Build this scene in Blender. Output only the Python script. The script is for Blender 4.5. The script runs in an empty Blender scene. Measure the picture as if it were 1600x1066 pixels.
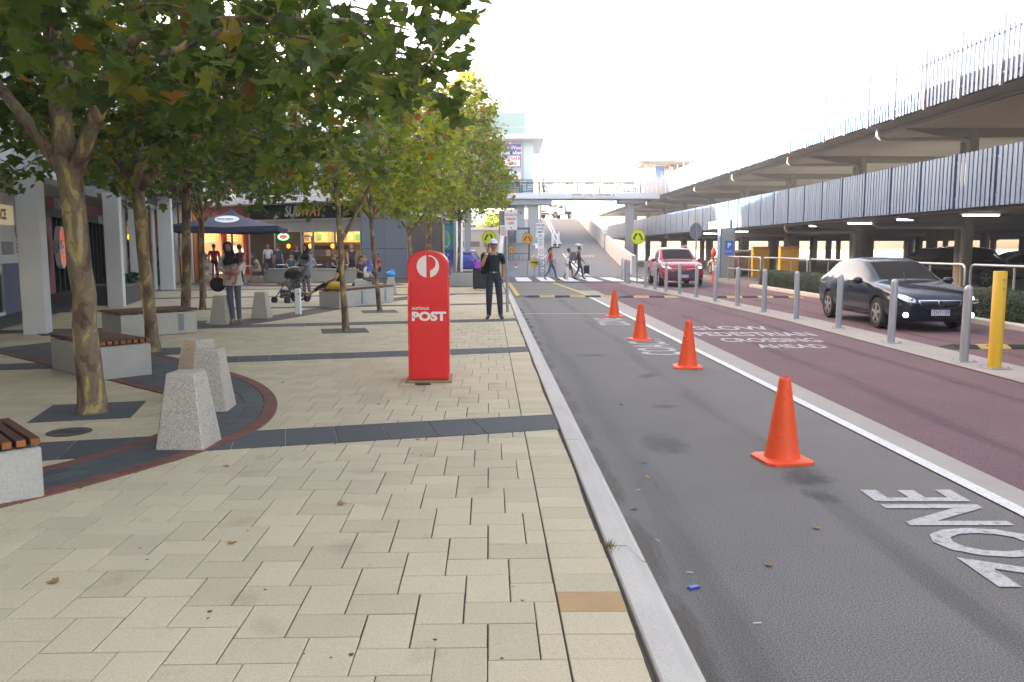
import bpy, bmesh, math, random
from mathutils import Vector, Matrix
from mathutils.bvhtree import BVHTree
R = math.radians
SC = bpy.context.scene
COL = SC.collection
random.seed(7)
# ---------------------------------------------------------------- camera, sky, sun, exposure
cam_d = bpy.data.cameras.new('camera'); cam = bpy.data.objects.new('camera', cam_d); COL.objects.link(cam)
cam_d.sensor_width = 36.0; cam_d.lens = 36.0*1280/1600; cam_d.clip_start = 0.05; cam_d.clip_end = 3000
cam.location = (0, 0, 1.6); cam.rotation_euler = (R(90)-math.atan(145/1280), 0, 0)
SC.camera = cam
SC.render.resolution_x = 1024; SC.render.resolution_y = 682
SUN_EL = 15.0; SUN_VEC = Vector((-0.96, 0.28, 0)).normalized()
w = bpy.data.worlds.new('World'); SC.world = w; w.use_nodes = True
nt = w.node_tree; bg = nt.nodes['Background']
sky = nt.nodes.new('ShaderNodeTexSky'); sky.sky_type = 'NISHITA'; sky.sun_disc = False
sky.sun_elevation = R(SUN_EL); sky.sun_rotation = math.atan2(SUN_VEC.x, SUN_VEC.y)
sky.air_density = 0.7; sky.dust_density = 3.0; sky.ozone_density = 0.3
tint = nt.nodes.new('ShaderNodeMix'); tint.data_type = 'RGBA'; tint.blend_type = 'MULTIPLY'; tint.inputs['Factor'].default_value = 1.0
tint.inputs['B'].default_value = (1.0, 0.755, 0.565, 1)
nt.links.new(sky.outputs[0], tint.inputs['A']); nt.links.new(tint.outputs['Result'], bg.inputs[0]); bg.inputs[1].default_value = 0.15
sl = bpy.data.lights.new('sun', 'SUN'); sl.energy = 4.0; sl.angle = R(0.5); sl.color = (1.0, 0.93, 0.82)
sun = bpy.data.objects.new('sun', sl); COL.objects.link(sun)
sd = Vector((SUN_VEC.x*math.cos(R(SUN_EL)), SUN_VEC.y*math.cos(R(SUN_EL)), math.sin(R(SUN_EL))))
sun.rotation_euler = sd.to_track_quat('Z', 'Y').to_euler(); sun.location = (-30, -20, 60)
vs = SC.view_settings
vs.view_transform = 'Standard'; vs.look = 'None'; vs.gamma = 1; vs.exposure = 3.8; vs.use_curve_mapping = False
SC.render.engine = 'CYCLES'
SC.cycles.max_bounces = 5; SC.cycles.diffuse_bounces = 3; SC.cycles.volume_bounces = 0; SC.cycles.glossy_bounces = 3; SC.cycles.transmission_bounces = 3; SC.cycles.transparent_max_bounces = 8
# ---------------------------------------------------------------- materials
MATS = {}
def mat(name, col, rough=0.6, metal=0.0, var=0.0, scale=6.0, bump=0.0, bscale=80.0, piece=0.0, spec=0.5,
        emis=0.0, coat=0.0, col2=None, thr=None, c2scale=3.0, trans=0.0, detail=4.0, speck=0.0, spscale=300.0, space='w'):
    if name in MATS: return MATS[name]
    m = bpy.data.materials.new(name); MATS[name] = m; m.use_nodes = True
    t = m.node_tree; n = t.nodes; L = t.links; p = n['Principled BSDF']
    p.inputs['Roughness'].default_value = rough; p.inputs['Metallic'].default_value = metal
    p.inputs['Specular IOR Level'].default_value = spec
    p.inputs['Coat Weight'].default_value = coat; p.inputs['Coat Roughness'].default_value = 0.05
    c = (*col, 1.0); p.inputs['Base Color'].default_value = c
    m.diffuse_color = c
    if emis:
        p.inputs['Emission Color'].default_value = c; p.inputs['Emission Strength'].default_value = emis
    need = var or piece or bump or col2 or speck
    if need:
        if space == 'w':
            g = n.new('ShaderNodeNewGeometry'); P = g.outputs['Position']
        else:
            g = n.new('ShaderNodeTexCoord'); P = g.outputs['Object']
        def noise(s, d=4.0, rgh=0.6):
            x = n.new('ShaderNodeTexNoise'); x.inputs['Scale'].default_value = s; x.inputs['Detail'].default_value = d
            x.inputs['Roughness'].default_value = rgh; L.new(P, x.inputs['Vector']); return x.outputs['Fac']
        def M(op, a, b):
            x = n.new('ShaderNodeMath'); x.operation = op
            for i, v in enumerate((a, b)):
                if isinstance(v, (int, float)): x.inputs[i].default_value = v
                else: L.new(v, x.inputs[i])
            return x.outputs[0]
        colout = None
        if col2:
            ns = noise(c2scale, detail)
            rmp = n.new('ShaderNodeValToRGB'); a, b = thr or (0.45, 0.6)
            rmp.color_ramp.elements[0].position = a; rmp.color_ramp.elements[1].position = b
            rmp.color_ramp.elements[0].color = c; rmp.color_ramp.elements[1].color = (*col2, 1)
            L.new(ns, rmp.inputs[0]); colout = rmp.outputs[0]
        val = None
        if var:
            v = M('MULTIPLY_ADD', noise(scale, detail), var*2.4); v.node.inputs[2].default_value = 1-var*1.2; val = v
        if speck:
            v = M('MULTIPLY_ADD', noise(spscale, 1.5, 0.75), speck*5.0); v.node.inputs[2].default_value = 1-speck*2.5
            val = M('MULTIPLY', val, v) if val else v
        if piece:
            oi = n.new('ShaderNodeObjectInfo'); gi = n.new('ShaderNodeNewGeometry')
            r = M('FRACT', M('ADD', oi.outputs['Random'], gi.outputs['Random Per Island']), 0)
            v = M('MULTIPLY_ADD', r, piece*2); v.node.inputs[2].default_value = 1-piece; 
            val = M('MULTIPLY', val, v) if val else v
        if val is not None:
            h = n.new('ShaderNodeHueSaturation')
            if colout: L.new(colout, h.inputs['Color'])
            else: h.inputs['Color'].default_value = c
            L.new(val, h.inputs['Value']); colout = h.outputs[0]
        if colout: L.new(colout, p.inputs['Base Color'])
        if bump:
            b = n.new('ShaderNodeBump'); b.inputs['Strength'].default_value = bump; b.inputs['Distance'].default_value = 0.01
            L.new(noise(bscale, 3.0), b.inputs['Height']); L.new(b.outputs[0], p.inputs['Normal'])
    if trans:
        p.inputs['Transmission Weight'].default_value = trans
    return m
def leafmat(name, cols, tr=0.45):
    """foliage: colour picked per leaf, light passes through the blade"""
    m = bpy.data.materials.new(name); MATS[name] = m; m.use_nodes = True
    t = m.node_tree; n = t.nodes; L = t.links; p = n['Principled BSDF']; out = n['Material Output']
    oi = n.new('ShaderNodeObjectInfo'); gi = n.new('ShaderNodeNewGeometry')
    a = n.new('ShaderNodeMath'); a.operation = 'ADD'; L.new(oi.outputs['Random'], a.inputs[0]); L.new(gi.outputs['Random Per Island'], a.inputs[1])
    f = n.new('ShaderNodeMath'); f.operation = 'FRACT'; L.new(a.outputs[0], f.inputs[0])
    r = n.new('ShaderNodeValToRGB'); e = r.color_ramp.elements
    e[0].position = 0; e[0].color = (*cols[0][1], 1); e[1].position = cols[1][0]; e[1].color = (*cols[1][1], 1)
    for ps, c in cols[2:]:
        k = e.new(ps); k.color = (*c, 1)
    L.new(f.outputs[0], r.inputs[0])
    L.new(r.outputs[0], p.inputs['Base Color']); p.inputs['Roughness'].default_value = 0.45; p.inputs['Specular IOR Level'].default_value = 0.4
    tb = n.new('ShaderNodeBsdfTranslucent')
    hs = n.new('ShaderNodeHueSaturation'); hs.inputs['Value'].default_value = 1.3; hs.inputs['Saturation'].default_value = 1.1
    L.new(r.outputs[0], hs.inputs['Color']); L.new(hs.outputs[0], tb.inputs['Color'])
    mx = n.new('ShaderNodeMixShader'); mx.inputs[0].default_value = tr
    L.new(p.outputs[0], mx.inputs[1]); L.new(tb.outputs[0], mx.inputs[2]); L.new(mx.outputs[0], out.inputs['Surface'])
    return m
# ---------------------------------------------------------------- mesh builder
class MB:
    def __init__(s): s.v = []; s.f = []; s.mi = []
    def add(s, vs, fs, mi=0):
        o = len(s.v); s.v += [tuple(v) for v in vs]; s.f += [tuple(i+o for i in f) for f in fs]; s.mi += [mi]*len(fs); return s
    def box(s, x0, x1, y0, y1, z0, z1, mi=0, M=None):
        vs = [Vector(p) for p in ((x0,y0,z0),(x1,y0,z0),(x1,y1,z0),(x0,y1,z0),(x0,y0,z1),(x1,y0,z1),(x1,y1,z1),(x0,y1,z1))]
        if M is not None: vs = [M @ v for v in vs]
        return s.add(vs, [(3,2,1,0),(4,5,6,7),(0,1,5,4),(1,2,6,5),(2,3,7,6),(3,0,4,7)], mi)
    def cbox(s, x0, x1, y0, y1, z0, z1, c=0.01, mi=0):
        """box with chamfered edges on the top and on the vertical sides"""
        def ring(ix, z): 
            a, b, d, e = x0+ix, x1-ix, y0+ix, y1-ix
            k = c if ix == 0 else c*0.6
            return [(a+k,d,z),(b-k,d,z),(b,d+k,z),(b,e-k,z),(b-k,e,z),(a+k,e,z),(a,e-k,z),(a,d+k,z)]
        vs = ring(0, z0)+ring(0, z1-c)+ring(c, z1)
        fs = [tuple(range(7,-1,-1)), tuple(range(16,24))]
        for r in (0, 8):
            for i in range(8): fs.append((r+i, r+(i+1)%8, r+8+(i+1)%8, r+8+i))
        return s.add(vs, fs, mi)
    def frus(s, b, t, z0, z1, mi=0, cx=0, cy=0):
        """frustum: half sizes b=(bx,by) bottom, t top"""
        vs = [(cx-b[0],cy-b[1],z0),(cx+b[0],cy-b[1],z0),(cx+b[0],cy+b[1],z0),(cx-b[0],cy+b[1],z0),
              (cx-t[0],cy-t[1],z1),(cx+t[0],cy-t[1],z1),(cx+t[0],cy+t[1],z1),(cx-t[0],cy+t[1],z1)]
        return s.add(vs, [(3,2,1,0),(4,5,6,7),(0,1,5,4),(1,2,6,5),(2,3,7,6),(3,0,4,7)], mi)
    def tube(s, pts, rad, n=8, mi=0, cap=True):
        pts = [Vector(p) for p in pts]; k = len(pts)
        if not isinstance(rad, (list, tuple)): rad = [rad]*k
        vs = []; up = Vector((0,0,1)); prev = None
        for i, p in enumerate(pts):
            d = (pts[min(i+1,k-1)]-pts[max(i-1,0)])
            if d.length < 1e-9: d = Vector((0,0,1))
            d.normalize()
            if prev is None:
                a = d.cross(Vector((0,0,1)) if abs(d.z) < 0.9 else Vector((1,0,0))).normalized()
            else:
                a = (prev-d*prev.dot(d))
                a = a.normalized() if a.length > 1e-6 else d.orthogonal().normalized()
            prev = a; b = d.cross(a)
            for j in range(n):
                t = 2*math.pi*j/n; vs.append(p+(a*math.cos(t)+b*math.sin(t))*rad[i])
        fs = []
        for i in range(k-1):
            for j in range(n):
                fs.append((i*n+j, i*n+(j+1)%n, (i+1)*n+(j+1)%n, (i+1)*n+j))
        if cap: fs += [tuple(range(n-1,-1,-1)), tuple(range((k-1)*n, k*n))]
        return s.add(vs, fs, mi)
    def lathe(s, prof, n=16, c=(0,0,0), mi=0, axis='z'):
        vs = []; hollow = len(prof) == 4 and min(p[0] for p in prof) > 0 and prof[0][0] == prof[1][0] and prof[2][0] == prof[3][0] and prof[2][0] != prof[0][0] and prof[0][1] == prof[3][1]
        if hollow: prof = list(prof)+[prof[0]]
        k = len(prof)
        for r, z in prof:
            for j in range(n):
                t = 2*math.pi*j/n; x, y = r*math.cos(t), r*math.sin(t)
                if axis == 'z': q = (c[0]+x, c[1]+y, c[2]+z)
                elif axis == 'y': q = (c[0]+x, c[1]+z, c[2]-y)
                else: q = (c[0]+z, c[1]+x, c[2]+y)
                vs.append(q)
        fs = [(i*n+j, i*n+(j+1)%n, (i+1)*n+(j+1)%n, (i+1)*n+j) for i in range(k-1) for j in range(n)]
        if not hollow: fs += [tuple(range(n-1,-1,-1)), tuple(range((k-1)*n, k*n))]
        return s.add(vs, fs, mi)
    def ell(s, c, r, n=12, k=8, mi=0, M=None):
        vs = []; fs = []
        for i in range(k+1):
            p = math.pi*i/k
            for j in range(n):
                t = 2*math.pi*j/n
                v = Vector((r[0]*math.sin(p)*math.cos(t), r[1]*math.sin(p)*math.sin(t), r[2]*math.cos(p)))
                if M is not None: v = M @ v
                vs.append(v+Vector(c))
        fs = [(i*n+j, (i+1)*n+j, (i+1)*n+(j+1)%n, i*n+(j+1)%n) for i in range(k) for j in range(n)]
        return s.add(vs, fs, mi)
    def prism(s, poly, h0, h1, plane='xy', mi=0):
        """closed polygon extruded h0..h1 along the missing axis; plane xy, xz or yz"""
        def q(a, b, h): return (a,b,h) if plane == 'xy' else ((a,h,b) if plane == 'xz' else (h,a,b))
        n = len(poly); vs = [q(a,b,h0) for a,b in poly]+[q(a,b,h1) for a,b in poly]
        ar = sum(poly[i][0]*poly[(i+1)%n][1]-poly[(i+1)%n][0]*poly[i][1] for i in range(n))
        fs = [tuple(range(n-1,-1,-1)), tuple(range(n,2*n))]+[(i,(i+1)%n,n+(i+1)%n,n+i) for i in range(n)]
        if (ar < 0) != (plane == 'xz'): fs = [f[::-1] for f in fs]
        return s.add(vs, fs, mi)
    def quad(s, a, b, c, d, mi=0): return s.add([a,b,c,d], [(0,1,2,3)], mi)
    def mesh(s, name, mats, smooth=None):
        me = bpy.data.meshes.new(name); me.from_pydata(s.v, [], s.f)
        if not isinstance(mats, (list, tuple)): mats = [mats]
        for m in mats: me.materials.append(m)
        me.polygons.foreach_set('material_index', s.mi)
        if smooth is not None:
            me.polygons.foreach_set('use_smooth', [True]*len(me.polygons))
            if smooth < 180:
                try: me.set_sharp_from_angle(angle=R(smooth))
                except Exception: pass
        me.update(); return me
    def build(s, name, mats, parent=None, smooth=None, loc=None, rz=0, **kw):
        o = bpy.data.objects.new(name, s.mesh(name, mats, smooth)); COL.objects.link(o)
        if parent: o.parent = parent
        if loc: o.location = loc
        o.rotation_euler.z = rz
        return tag(o, **kw)
def tag(o, label=None, cat=None, group=None, kind=None):
    if label: o['label'] = label
    if cat: o['category'] = cat
    if group: o['group'] = group
    if kind: o['kind'] = kind
    return o
def empty(name, loc=(0,0,0), rz=0, parent=None, **kw):
    o = bpy.data.objects.new(name, None); COL.objects.link(o); o.location = loc; o.rotation_euler.z = rz
    o.empty_display_size = 0.2
    if parent: o.parent = parent
    return tag(o, **kw)
def inst(name, me, parent=None, loc=(0,0,0), rot=(0,0,0), sc=None, M=None, **kw):
    o = bpy.data.objects.new(name, me); COL.objects.link(o)
    if parent: o.parent = parent
    if M is not None: o.matrix_local = M
    else:
        o.location = loc; o.rotation_euler = rot
        if sc: o.scale = sc
    return tag(o, **kw)
def copy_tree(o, parent=None, **kw):
    c = o.copy(); COL.objects.link(c)
    if parent: c.parent = parent
    for ch in list(o.children): copy_tree(ch, c)
    return tag(c, **kw)
def eval_mesh(o):
    dg = bpy.context.evaluated_depsgraph_get(); dg.update()
    return bpy.data.meshes.new_from_object(o.evaluated_get(dg))
def text_mesh(body, size, mt, ext=0.0, bold=0.0, align='CENTER', sx=1.0, shear=0.0, space=1.0):
    """lettering as a flat mesh in the xy plane"""
    c = bpy.data.curves.new('lettering', 'FONT'); c.body = body; c.size = size; c.extrude = ext; c.offset = bold
    c.align_x = align; c.align_y = 'CENTER'; c.shear = shear; c.space_character = space; c.resolution_u = 3
    o = bpy.data.objects.new('lettering', c); COL.objects.link(o)
    me = eval_mesh(o); bpy.data.objects.remove(o); bpy.data.curves.remove(c)
    if sx != 1.0:
        for v in me.vertices: v.co.x *= sx
    me.materials.clear(); me.materials.append(mt); return me
UPRIGHT = Matrix(((1,0,0),(0,0,-1),(0,1,0))).to_4x4()    # text plane facing -Y
def sign_text(name, body, size, mt, parent, loc, rz=0, **k):
    me = text_mesh(body, size, mt, **k)
    return inst(name, me, parent, M=Matrix.Translation(loc) @ Matrix.Rotation(rz, 4, 'Z') @ UPRIGHT)
def inherit_dummy(): pass
# common materials
M_GALV = mat('galvanised steel', (0.34,0.37,0.40), 0.42, 0.6, var=0.12, scale=9, space='o')
M_STEELPAINT = mat('silver painted steel', (0.36,0.39,0.43), 0.4, 0.35, var=0.06, scale=5, space='o')
M_BLACK = mat('black plastic', (0.015,0.015,0.017), 0.45)
M_RUB = mat('black rubber', (0.02,0.02,0.02), 0.75, var=0.1)
M_WHITE = mat('white paint', (0.75,0.76,0.78), 0.55, var=0.05, scale=2)
M_CONC = mat('grey concrete', (0.36,0.35,0.33), 0.85, var=0.18, scale=2.2, bump=0.25, bscale=60, speck=0.12, spscale=120)
M_DKGLASS = mat('dark window glass', (0.02,0.025,0.03), 0.06, spec=0.8)
# ================================================================ SETTING: ground, road, paving
PZ = 0.08                                     # plaza level above the road
def KX(Y): return 0.60-0.028*Y                # back of the kerb
KDIR = Vector((-0.028, 1, 0)).normalized(); KACR = Vector((1, 0.028, 0)).normalized()
m_ground = mat('pale yard surface', (0.30,0.28,0.25), 0.9, var=0.15, scale=0.3)
m_asph = mat('grey asphalt', (0.150,0.141,0.133), 0.9, var=0.18, scale=0.9, bump=0.12, bscale=150, speck=0.7, spscale=130, detail=6)
m_asphd = mat('dark asphalt', (0.075,0.077,0.08), 0.85, var=0.15, scale=0.8, bump=0.4, bscale=150, speck=0.3, spscale=110)
m_red = mat('red asphalt', (0.135,0.078,0.088), 0.9, var=0.2, scale=0.7, bump=0.12, bscale=150, speck=0.6, spscale=130, detail=6)
m_strip = mat('exposed concrete strip', (0.34,0.315,0.285), 0.9, var=0.15, scale=1.2, bump=0.3, bscale=120, speck=0.3, spscale=130)
m_line = mat('white road paint', (0.62,0.62,0.62), 0.7, var=0.12, scale=4, speck=0.2, spscale=60)
m_oldline = mat('worn white road paint', (0.43,0.42,0.41), 0.75, col2=(0.16,0.155,0.15), thr=(0.54,0.70), c2scale=14, var=0.1, speck=0.25, spscale=80)
m_yline = mat('yellow road paint', (0.55,0.42,0.06), 0.7, var=0.1)
m_kerb = mat('kerb concrete', (0.50,0.465,0.42), 0.88, var=0.2, scale=1.6, bump=0.3, bscale=90, speck=0.15, spscale=140, detail=6)
m_paver = mat('cream concrete paver', (0.50,0.425,0.29), 0.85, col2=(0.33,0.265,0.175), thr=(0.62,0.80), c2scale=2.3, var=0.10, scale=1.3, piece=0.09, speck=0.16, spscale=170, bump=0.25, bscale=260, detail=5)
m_joint = mat('dark paving joint', (0.06,0.052,0.043), 0.95, var=0.25, scale=5)
m_slate = mat('charcoal paver', (0.075,0.078,0.085), 0.8, piece=0.14, var=0.15, scale=2.0, speck=0.25, spscale=200, bump=0.2, bscale=200)
m_ochre = mat('ochre stained paver', (0.42,0.27,0.13), 0.85, var=0.2, scale=5, speck=0.2, spscale=200)
m_brick = mat('red brown border paver', (0.155,0.062,0.045), 0.8, piece=0.16, var=0.12, speck=0.35, spscale=140, bump=0.2, bscale=160)
def sheet(name, poly, z, mt, parent=None, kind='structure', **kw):
    mb = MB(); mb.add([(x,y,z) for x,y in poly], [tuple(range(len(poly)))])
    return mb.build(name, mt, parent, kind=kind, **kw)
def strip_sheet(name, left, right, z, mt, parent=None, **kw):
    mb = MB(); n = len(left); vs = [(x,y,z) for x,y in left]+[(x,y,z) for x,y in right]
    mb.add(vs, [(i, n+i, n+i+1, i+1) for i in range(n-1)])
    return mb.build(name, mt, parent, **kw)
def lerp_pts(P, Y):
    for (x0,y0),(x1,y1) in zip(P, P[1:]):
        if y0 <= Y <= y1: return x0+(x1-x0)*(Y-y0)/(y1-y0)
    return P[-1][0] if Y > P[-1][1] else P[0][0]
ground = sheet('ground', [(-900,-300),(900,-300),(900,1500),(-900,1500)], -0.03, m_ground)
road = sheet('road', [(0.2,-12),(12.6,-12),(12.6,47),(-3.6,47),(-3.6,36.6),(-0.6,36.6)], 0.0, m_asph)
STRIPC = [(6.47,-12),(6.45,18),(6.27,22),(6.02,27),(5.6,31.5),(5.35,35),(5.3,38)]
SY = [-12,0,6,10,14,18,20,22,24.5,27,29,31.5,33,35,38]
red = strip_sheet('red_lane', [(3.42-0.008*y,y) for y in (-12,5,20,38,47)], [(9.9,y) for y in (-12,5,20,38,47)], 0.004, m_red, kind='structure')
strip_sheet('concrete_strip', [(3.27-0.025*y,y) for y in (-12,5,20,31)], [(3.42-0.008*y,y) for y in (-12,5,20,31)], 0.007, m_strip, kind='structure')
med = strip_sheet('median_strip', [(lerp_pts(STRIPC,y)-0.40,y) for y in SY], [(lerp_pts(STRIPC,y)+0.42,y) for y in SY], 0.016, m_strip, kind='structure')
line = strip_sheet('edge_line', [(3.17-0.025*y,y) for y in (-12,5,20,31)], [(3.275-0.025*y,y) for y in (-12,5,20,31)], 0.011, m_line, kind='structure')
# zebra crossing and the raised threshold in front of it
zc = sheet('crossing_surface', [(0.0,38.3),(5.0,38.3),(9.9,38.3),(9.9,46.2),(-3.5,46.2),(-3.5,38.3)], 0.020, m_asphd)
for i in range(7):
    x = 0.25+1.14*i
    sheet('crossing_stripe', [(x,39.3),(x+0.72,39.3),(x+0.62,44.6),(x-0.10,44.6)], 0.026, m_line, zc, kind=None)
th = sheet('threshold', [(0.15,27.6),(2.6,27.6),(1.9,38.2),(-0.2,38.2)], 0.012, mat('ribbed tan threshold', (0.22,0.20,0.165), 0.85, var=0.12, speck=0.2))
for i in range(9):
    y = 28.4+i*1.1; mb = MB(); mb.box(0.2-0.03*(y-28), 2.5-0.06*(y-28), y, y+0.12, 0.012, 0.017); mb.build('rib', m_asphd, th)
strip_sheet('threshold_edge', [(0.12,27.4),(-0.22,38)], [(0.28,27.4),(-0.07,38)], 0.019, m_yline, th)
strip_sheet('threshold_edge', [(2.55,27.4),(1.85,38)], [(2.70,27.4),(1.98,38)], 0.019, m_yline, th)
strip_sheet('bay_line', [(0.32,20.0),(0.32,20.12)], [(2.6,20.0),(2.6,20.12)], 0.006, m_oldline, road)
# lettering painted on the road
def road_text(body, size, Y, X, mt, rz, sx=1.0, bold=0.0, z=0.006, **k):
    me = text_mesh(body, size, mt, bold=bold, sx=sx, **k)
    return inst('road_lettering', me, road, M=Matrix.Translation((X,Y,z)) @ Matrix.Rotation(rz, 4, 'Z'))
def fit_text(body, mt, x0, x1, y0, y1, z, rz=0, bold=0.0, parent=None, name='road_lettering'):
    """flat lettering stretched to fill a rectangle; rz=90 reads along +Y"""
    me = text_mesh(body, 1.0, mt, bold=bold); xs = [v.co.x for v in me.vertices]; ys = [v.co.y for v in me.vertices]
    a0,a1,b0,b1 = min(xs),max(xs),min(ys),max(ys)
    for v in me.vertices:
        u, t = (v.co.x-a0)/(a1-a0), (v.co.y-b0)/(b1-b0)
        v.co = (x0+u*(x1-x0), y0+t*(y1-y0), z) if not rz else (x1-t*(x1-x0), y0+u*(y1-y0), z)
    return inst(name, me, parent)
fit_text('ZONE', m_oldline, 2.30, 2.92, 3.70, 5.30, 0.006, 1, 0.02, road)
fit_text('COACH', m_oldline, 1.98, 2.62, 12.2, 14.4, 0.006, 1, 0.02, road)
fit_text('ZONE', m_oldline, 1.85, 2.5, 17.0, 18.75, 0.006, 1, 0.02, road)
fit_text('COACH', m_oldline, 2.32, 2.95, 1.2, 3.3, 0.006, 1, 0.02, road)
for s, x0, x1, y0, y1 in (('SLOW',3.62,5.15,16.0,16.75),('PEDESTRIAN',3.42,5.60,14.85,15.55),('CROSSING',3.65,5.35,13.9,14.5),('AHEAD',4.0,5.12,13.05,13.55)):
    fit_text(s, m_oldline, x0, x1, y0, y1, 0.009, 0, 0.02, red)
# stains with soft edges
def stainmat(name, col, s):
    m = bpy.data.materials.new(name); m.use_nodes = True; t = m.node_tree; n = t.nodes; L = t.links; p = n['Principled BSDF']
    p.inputs['Base Color'].default_value = (*col,1); p.inputs['Roughness'].default_value = 0.6
    tc = n.new('ShaderNodeTexCoord'); ln = n.new('ShaderNodeVectorMath'); ln.operation = 'LENGTH'; L.new(tc.outputs['Object'], ln.inputs[0])
    ns = n.new('ShaderNodeTexNoise'); ns.inputs['Scale'].default_value = 3; L.new(tc.outputs['Object'], ns.inputs['Vector'])
    a = n.new('ShaderNodeMath'); a.operation = 'MULTIPLY_ADD'; L.new(ns.outputs[0], a.inputs[0]); a.inputs[1].default_value = 0.9; L.new(ln.outputs['Value'], a.inputs[2])
    mr = n.new('ShaderNodeMapRange'); L.new(a.outputs[0], mr.inputs[0]); mr.inputs[1].default_value = 0.75; mr.inputs[2].default_value = 1.3; mr.inputs[3].default_value = s; mr.inputs[4].default_value = 0
    tr = n.new('ShaderNodeBsdfTransparent'); mx = n.new('ShaderNodeMixShader'); L.new(mr.outputs[0], mx.inputs[0]); L.new(tr.outputs[0], mx.inputs[1]); L.new(p.outputs[0], mx.inputs[2])
    L.new(mx.outputs[0], n['Material Output'].inputs['Surface']); return m
m_st = stainmat('oil stain', (0.05,0.048,0.046), 0.45); m_st2 = stainmat('paver stain', (0.22,0.15,0.08), 0.10)
stme = MB().add([(math.cos(i*math.pi/8)*1.1, math.sin(i*math.pi/8)*1.1, 0) for i in range(16)], [tuple(range(16))]).mesh('stain', m_st)
for x,y,sx,sy in ((2.06,5.60,0.30,0.20),(2.10,5.52,0.22,0.15),(2.0,5.15,0.22,0.12),(1.55,8.2,0.22,0.13),(1.25,6.6,0.5,0.25),(1.7,10.2,0.3,0.15),(1.2,12.2,0.4,0.2)):
    inst('oil_stain', stme, road, (x,y,0.0035), (0,0,random.random()*3), (sx,sy,1))
# ---- kerb
kerb = empty('kerb', (0,0,0), kind='structure')
y = -3.0
while y < 36:
    ln_ = 2.35; y1 = y+ln_-0.018
    prof = [(0,-0.05),(0,PZ+0.002),(0.008,PZ+0.010),(0.095,PZ+0.010),(0.102,PZ+0.006),(0.178,0.010),(0.20,0.003),(0.20,-0.05)]
    mb = MB(); vs = []
    n = len(prof)
    for yy in (y, y1):
        vs += [(KX(yy)+px, yy, pz) for px,pz in prof]
    mb.add(vs, [tuple(range(n)), tuple(range(2*n-1,n-1,-1))]+[(i, n+i, n+(i+1)%n, (i+1)%n) for i in range(n)][:-1])
    mb.build('kerb_stone', m_kerb, kerb)
    y += ln_
# ---- plaza base and pavers
def LB(Y): return -8.5-0.27*(Y-14.6)-4.2
plaza = sheet('plaza', [(LB(-6)+0.5,-6),(KX(-6)-0.012,-6),(KX(36)-0.012,36),(-3.4,37.5),(-4,52),(LB(46),46),(LB(20),20)], PZ-0.009, m_joint)
def clip_half(poly, nx, ny, d):
    out = []
    for i in range(len(poly)):
        a, b = poly[i], poly[(i+1)%len(poly)]
        da, db = nx*a[0]+ny*a[1]-d, nx*b[0]+ny*b[1]-d
        if da <= 0: out.append(a)
        if da*db < 0:
            t = da/(da-db); out.append((a[0]+(b[0]-a[0])*t, a[1]+(b[1]-a[1])*t))
    return out
def inset(poly, d):
    n = len(poly); out = []
    ar = sum(poly[i][0]*poly[(i+1)%n][1]-poly[(i+1)%n][0]*poly[i][1] for i in range(n))
    if ar < 0: poly = poly[::-1]
    for i in range(n):
        p0, p1, p2 = Vector(poly[i-1]), Vector(poly[i]), Vector(poly[(i+1)%n])
        e0 = (p1-p0); e1 = (p2-p1)
        if e0.length < 1e-5 or e1.length < 1e-5: out.append(tuple(p1)); continue
        e0.normalize(); e1.normalize(); n0 = Vector((-e0.y,e0.x)); n1 = Vector((-e1.y,e1.x))
        q = n0+n1; k = max(0.5, 1+n0.dot(n1)); out.append(tuple(p1+q*(d/k)))
    return out
def piece(mb, poly, zt, gap=0.0022, ch=0.004, depth=0.009, mi=0):
    """one paving piece: sides, chamfer, top"""
    a = inset(poly, gap); b = inset(a, ch); n = len(a)
    ar = sum(a[i][0]*a[(i+1)%n][1]-a[(i+1)%n][0]*a[i][1] for i in range(n))
    if ar < 2e-4: return
    vs = [(x,y,zt-depth) for x,y in a]+[(x,y,zt-ch*0.6) for x,y in a]+[(x,y,zt) for x,y in b]
    fs = [tuple(range(2*n,3*n))]
    for r in (0,n):
        for i in range(n): fs.append((r+i, r+(i+1)%n, r+n+(i+1)%n, r+n+i))
    mb.add(vs, fs, mi)
PL, PW = 0.30, 0.20
proto = MB(); piece(proto, [(-PL/2,-PW/2),(PL/2,-PW/2),(PL/2,PW/2),(-PL/2,PW/2)], 0.0); paver_me = proto.mesh('paver', m_paver)
rest = MB(); cand = []
base = Vector((KX(0)-0.31, 0))
kd = Vector((KDIR.x, KDIR.y)); ka = Vector((kd.y, -kd.x))
for a in range(-170, 260):
    for b in range(-120, 120):
        for hv in (0, 1):
            ox, oy = a*PW+b*PL, a*PW-b*PL
            if hv == 0: cx_, cy_, hx, hy = ox+PL/2, oy+PW/2, PL/2, PW/2
            else: cx_, cy_, hx, hy = ox+PL+PW/2, oy+PW-PL/2, PW/2, PL/2
            if cx_ > 0.2 or cx_ < -20 or cy_ < 0.2 or cy_ > 36: continue
            c = base+ka*cx_+kd*cy_
            if abs(c.x) > 0.75*c.y+6 or c.x < LB(c.y)+0.3 or cx_-hx > 0: continue
            if cx_+hx <= 0:
                cand.append((c.y, c.x, hv, cx_, cy_, hx, hy))
            else:
                poly = clip_half([(cx_-hx,cy_-hy),(cx_+hx,cy_-hy),(cx_+hx,cy_+hy),(cx_-hx,cy_+hy)], 1, 0, 0)
                if len(poly) > 2: piece(rest, [tuple(base+ka*x+kd*y_) for x,y_ in poly], PZ)
cand.sort()
kang = math.atan2(ka.y, ka.x); nobj = 0
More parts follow.
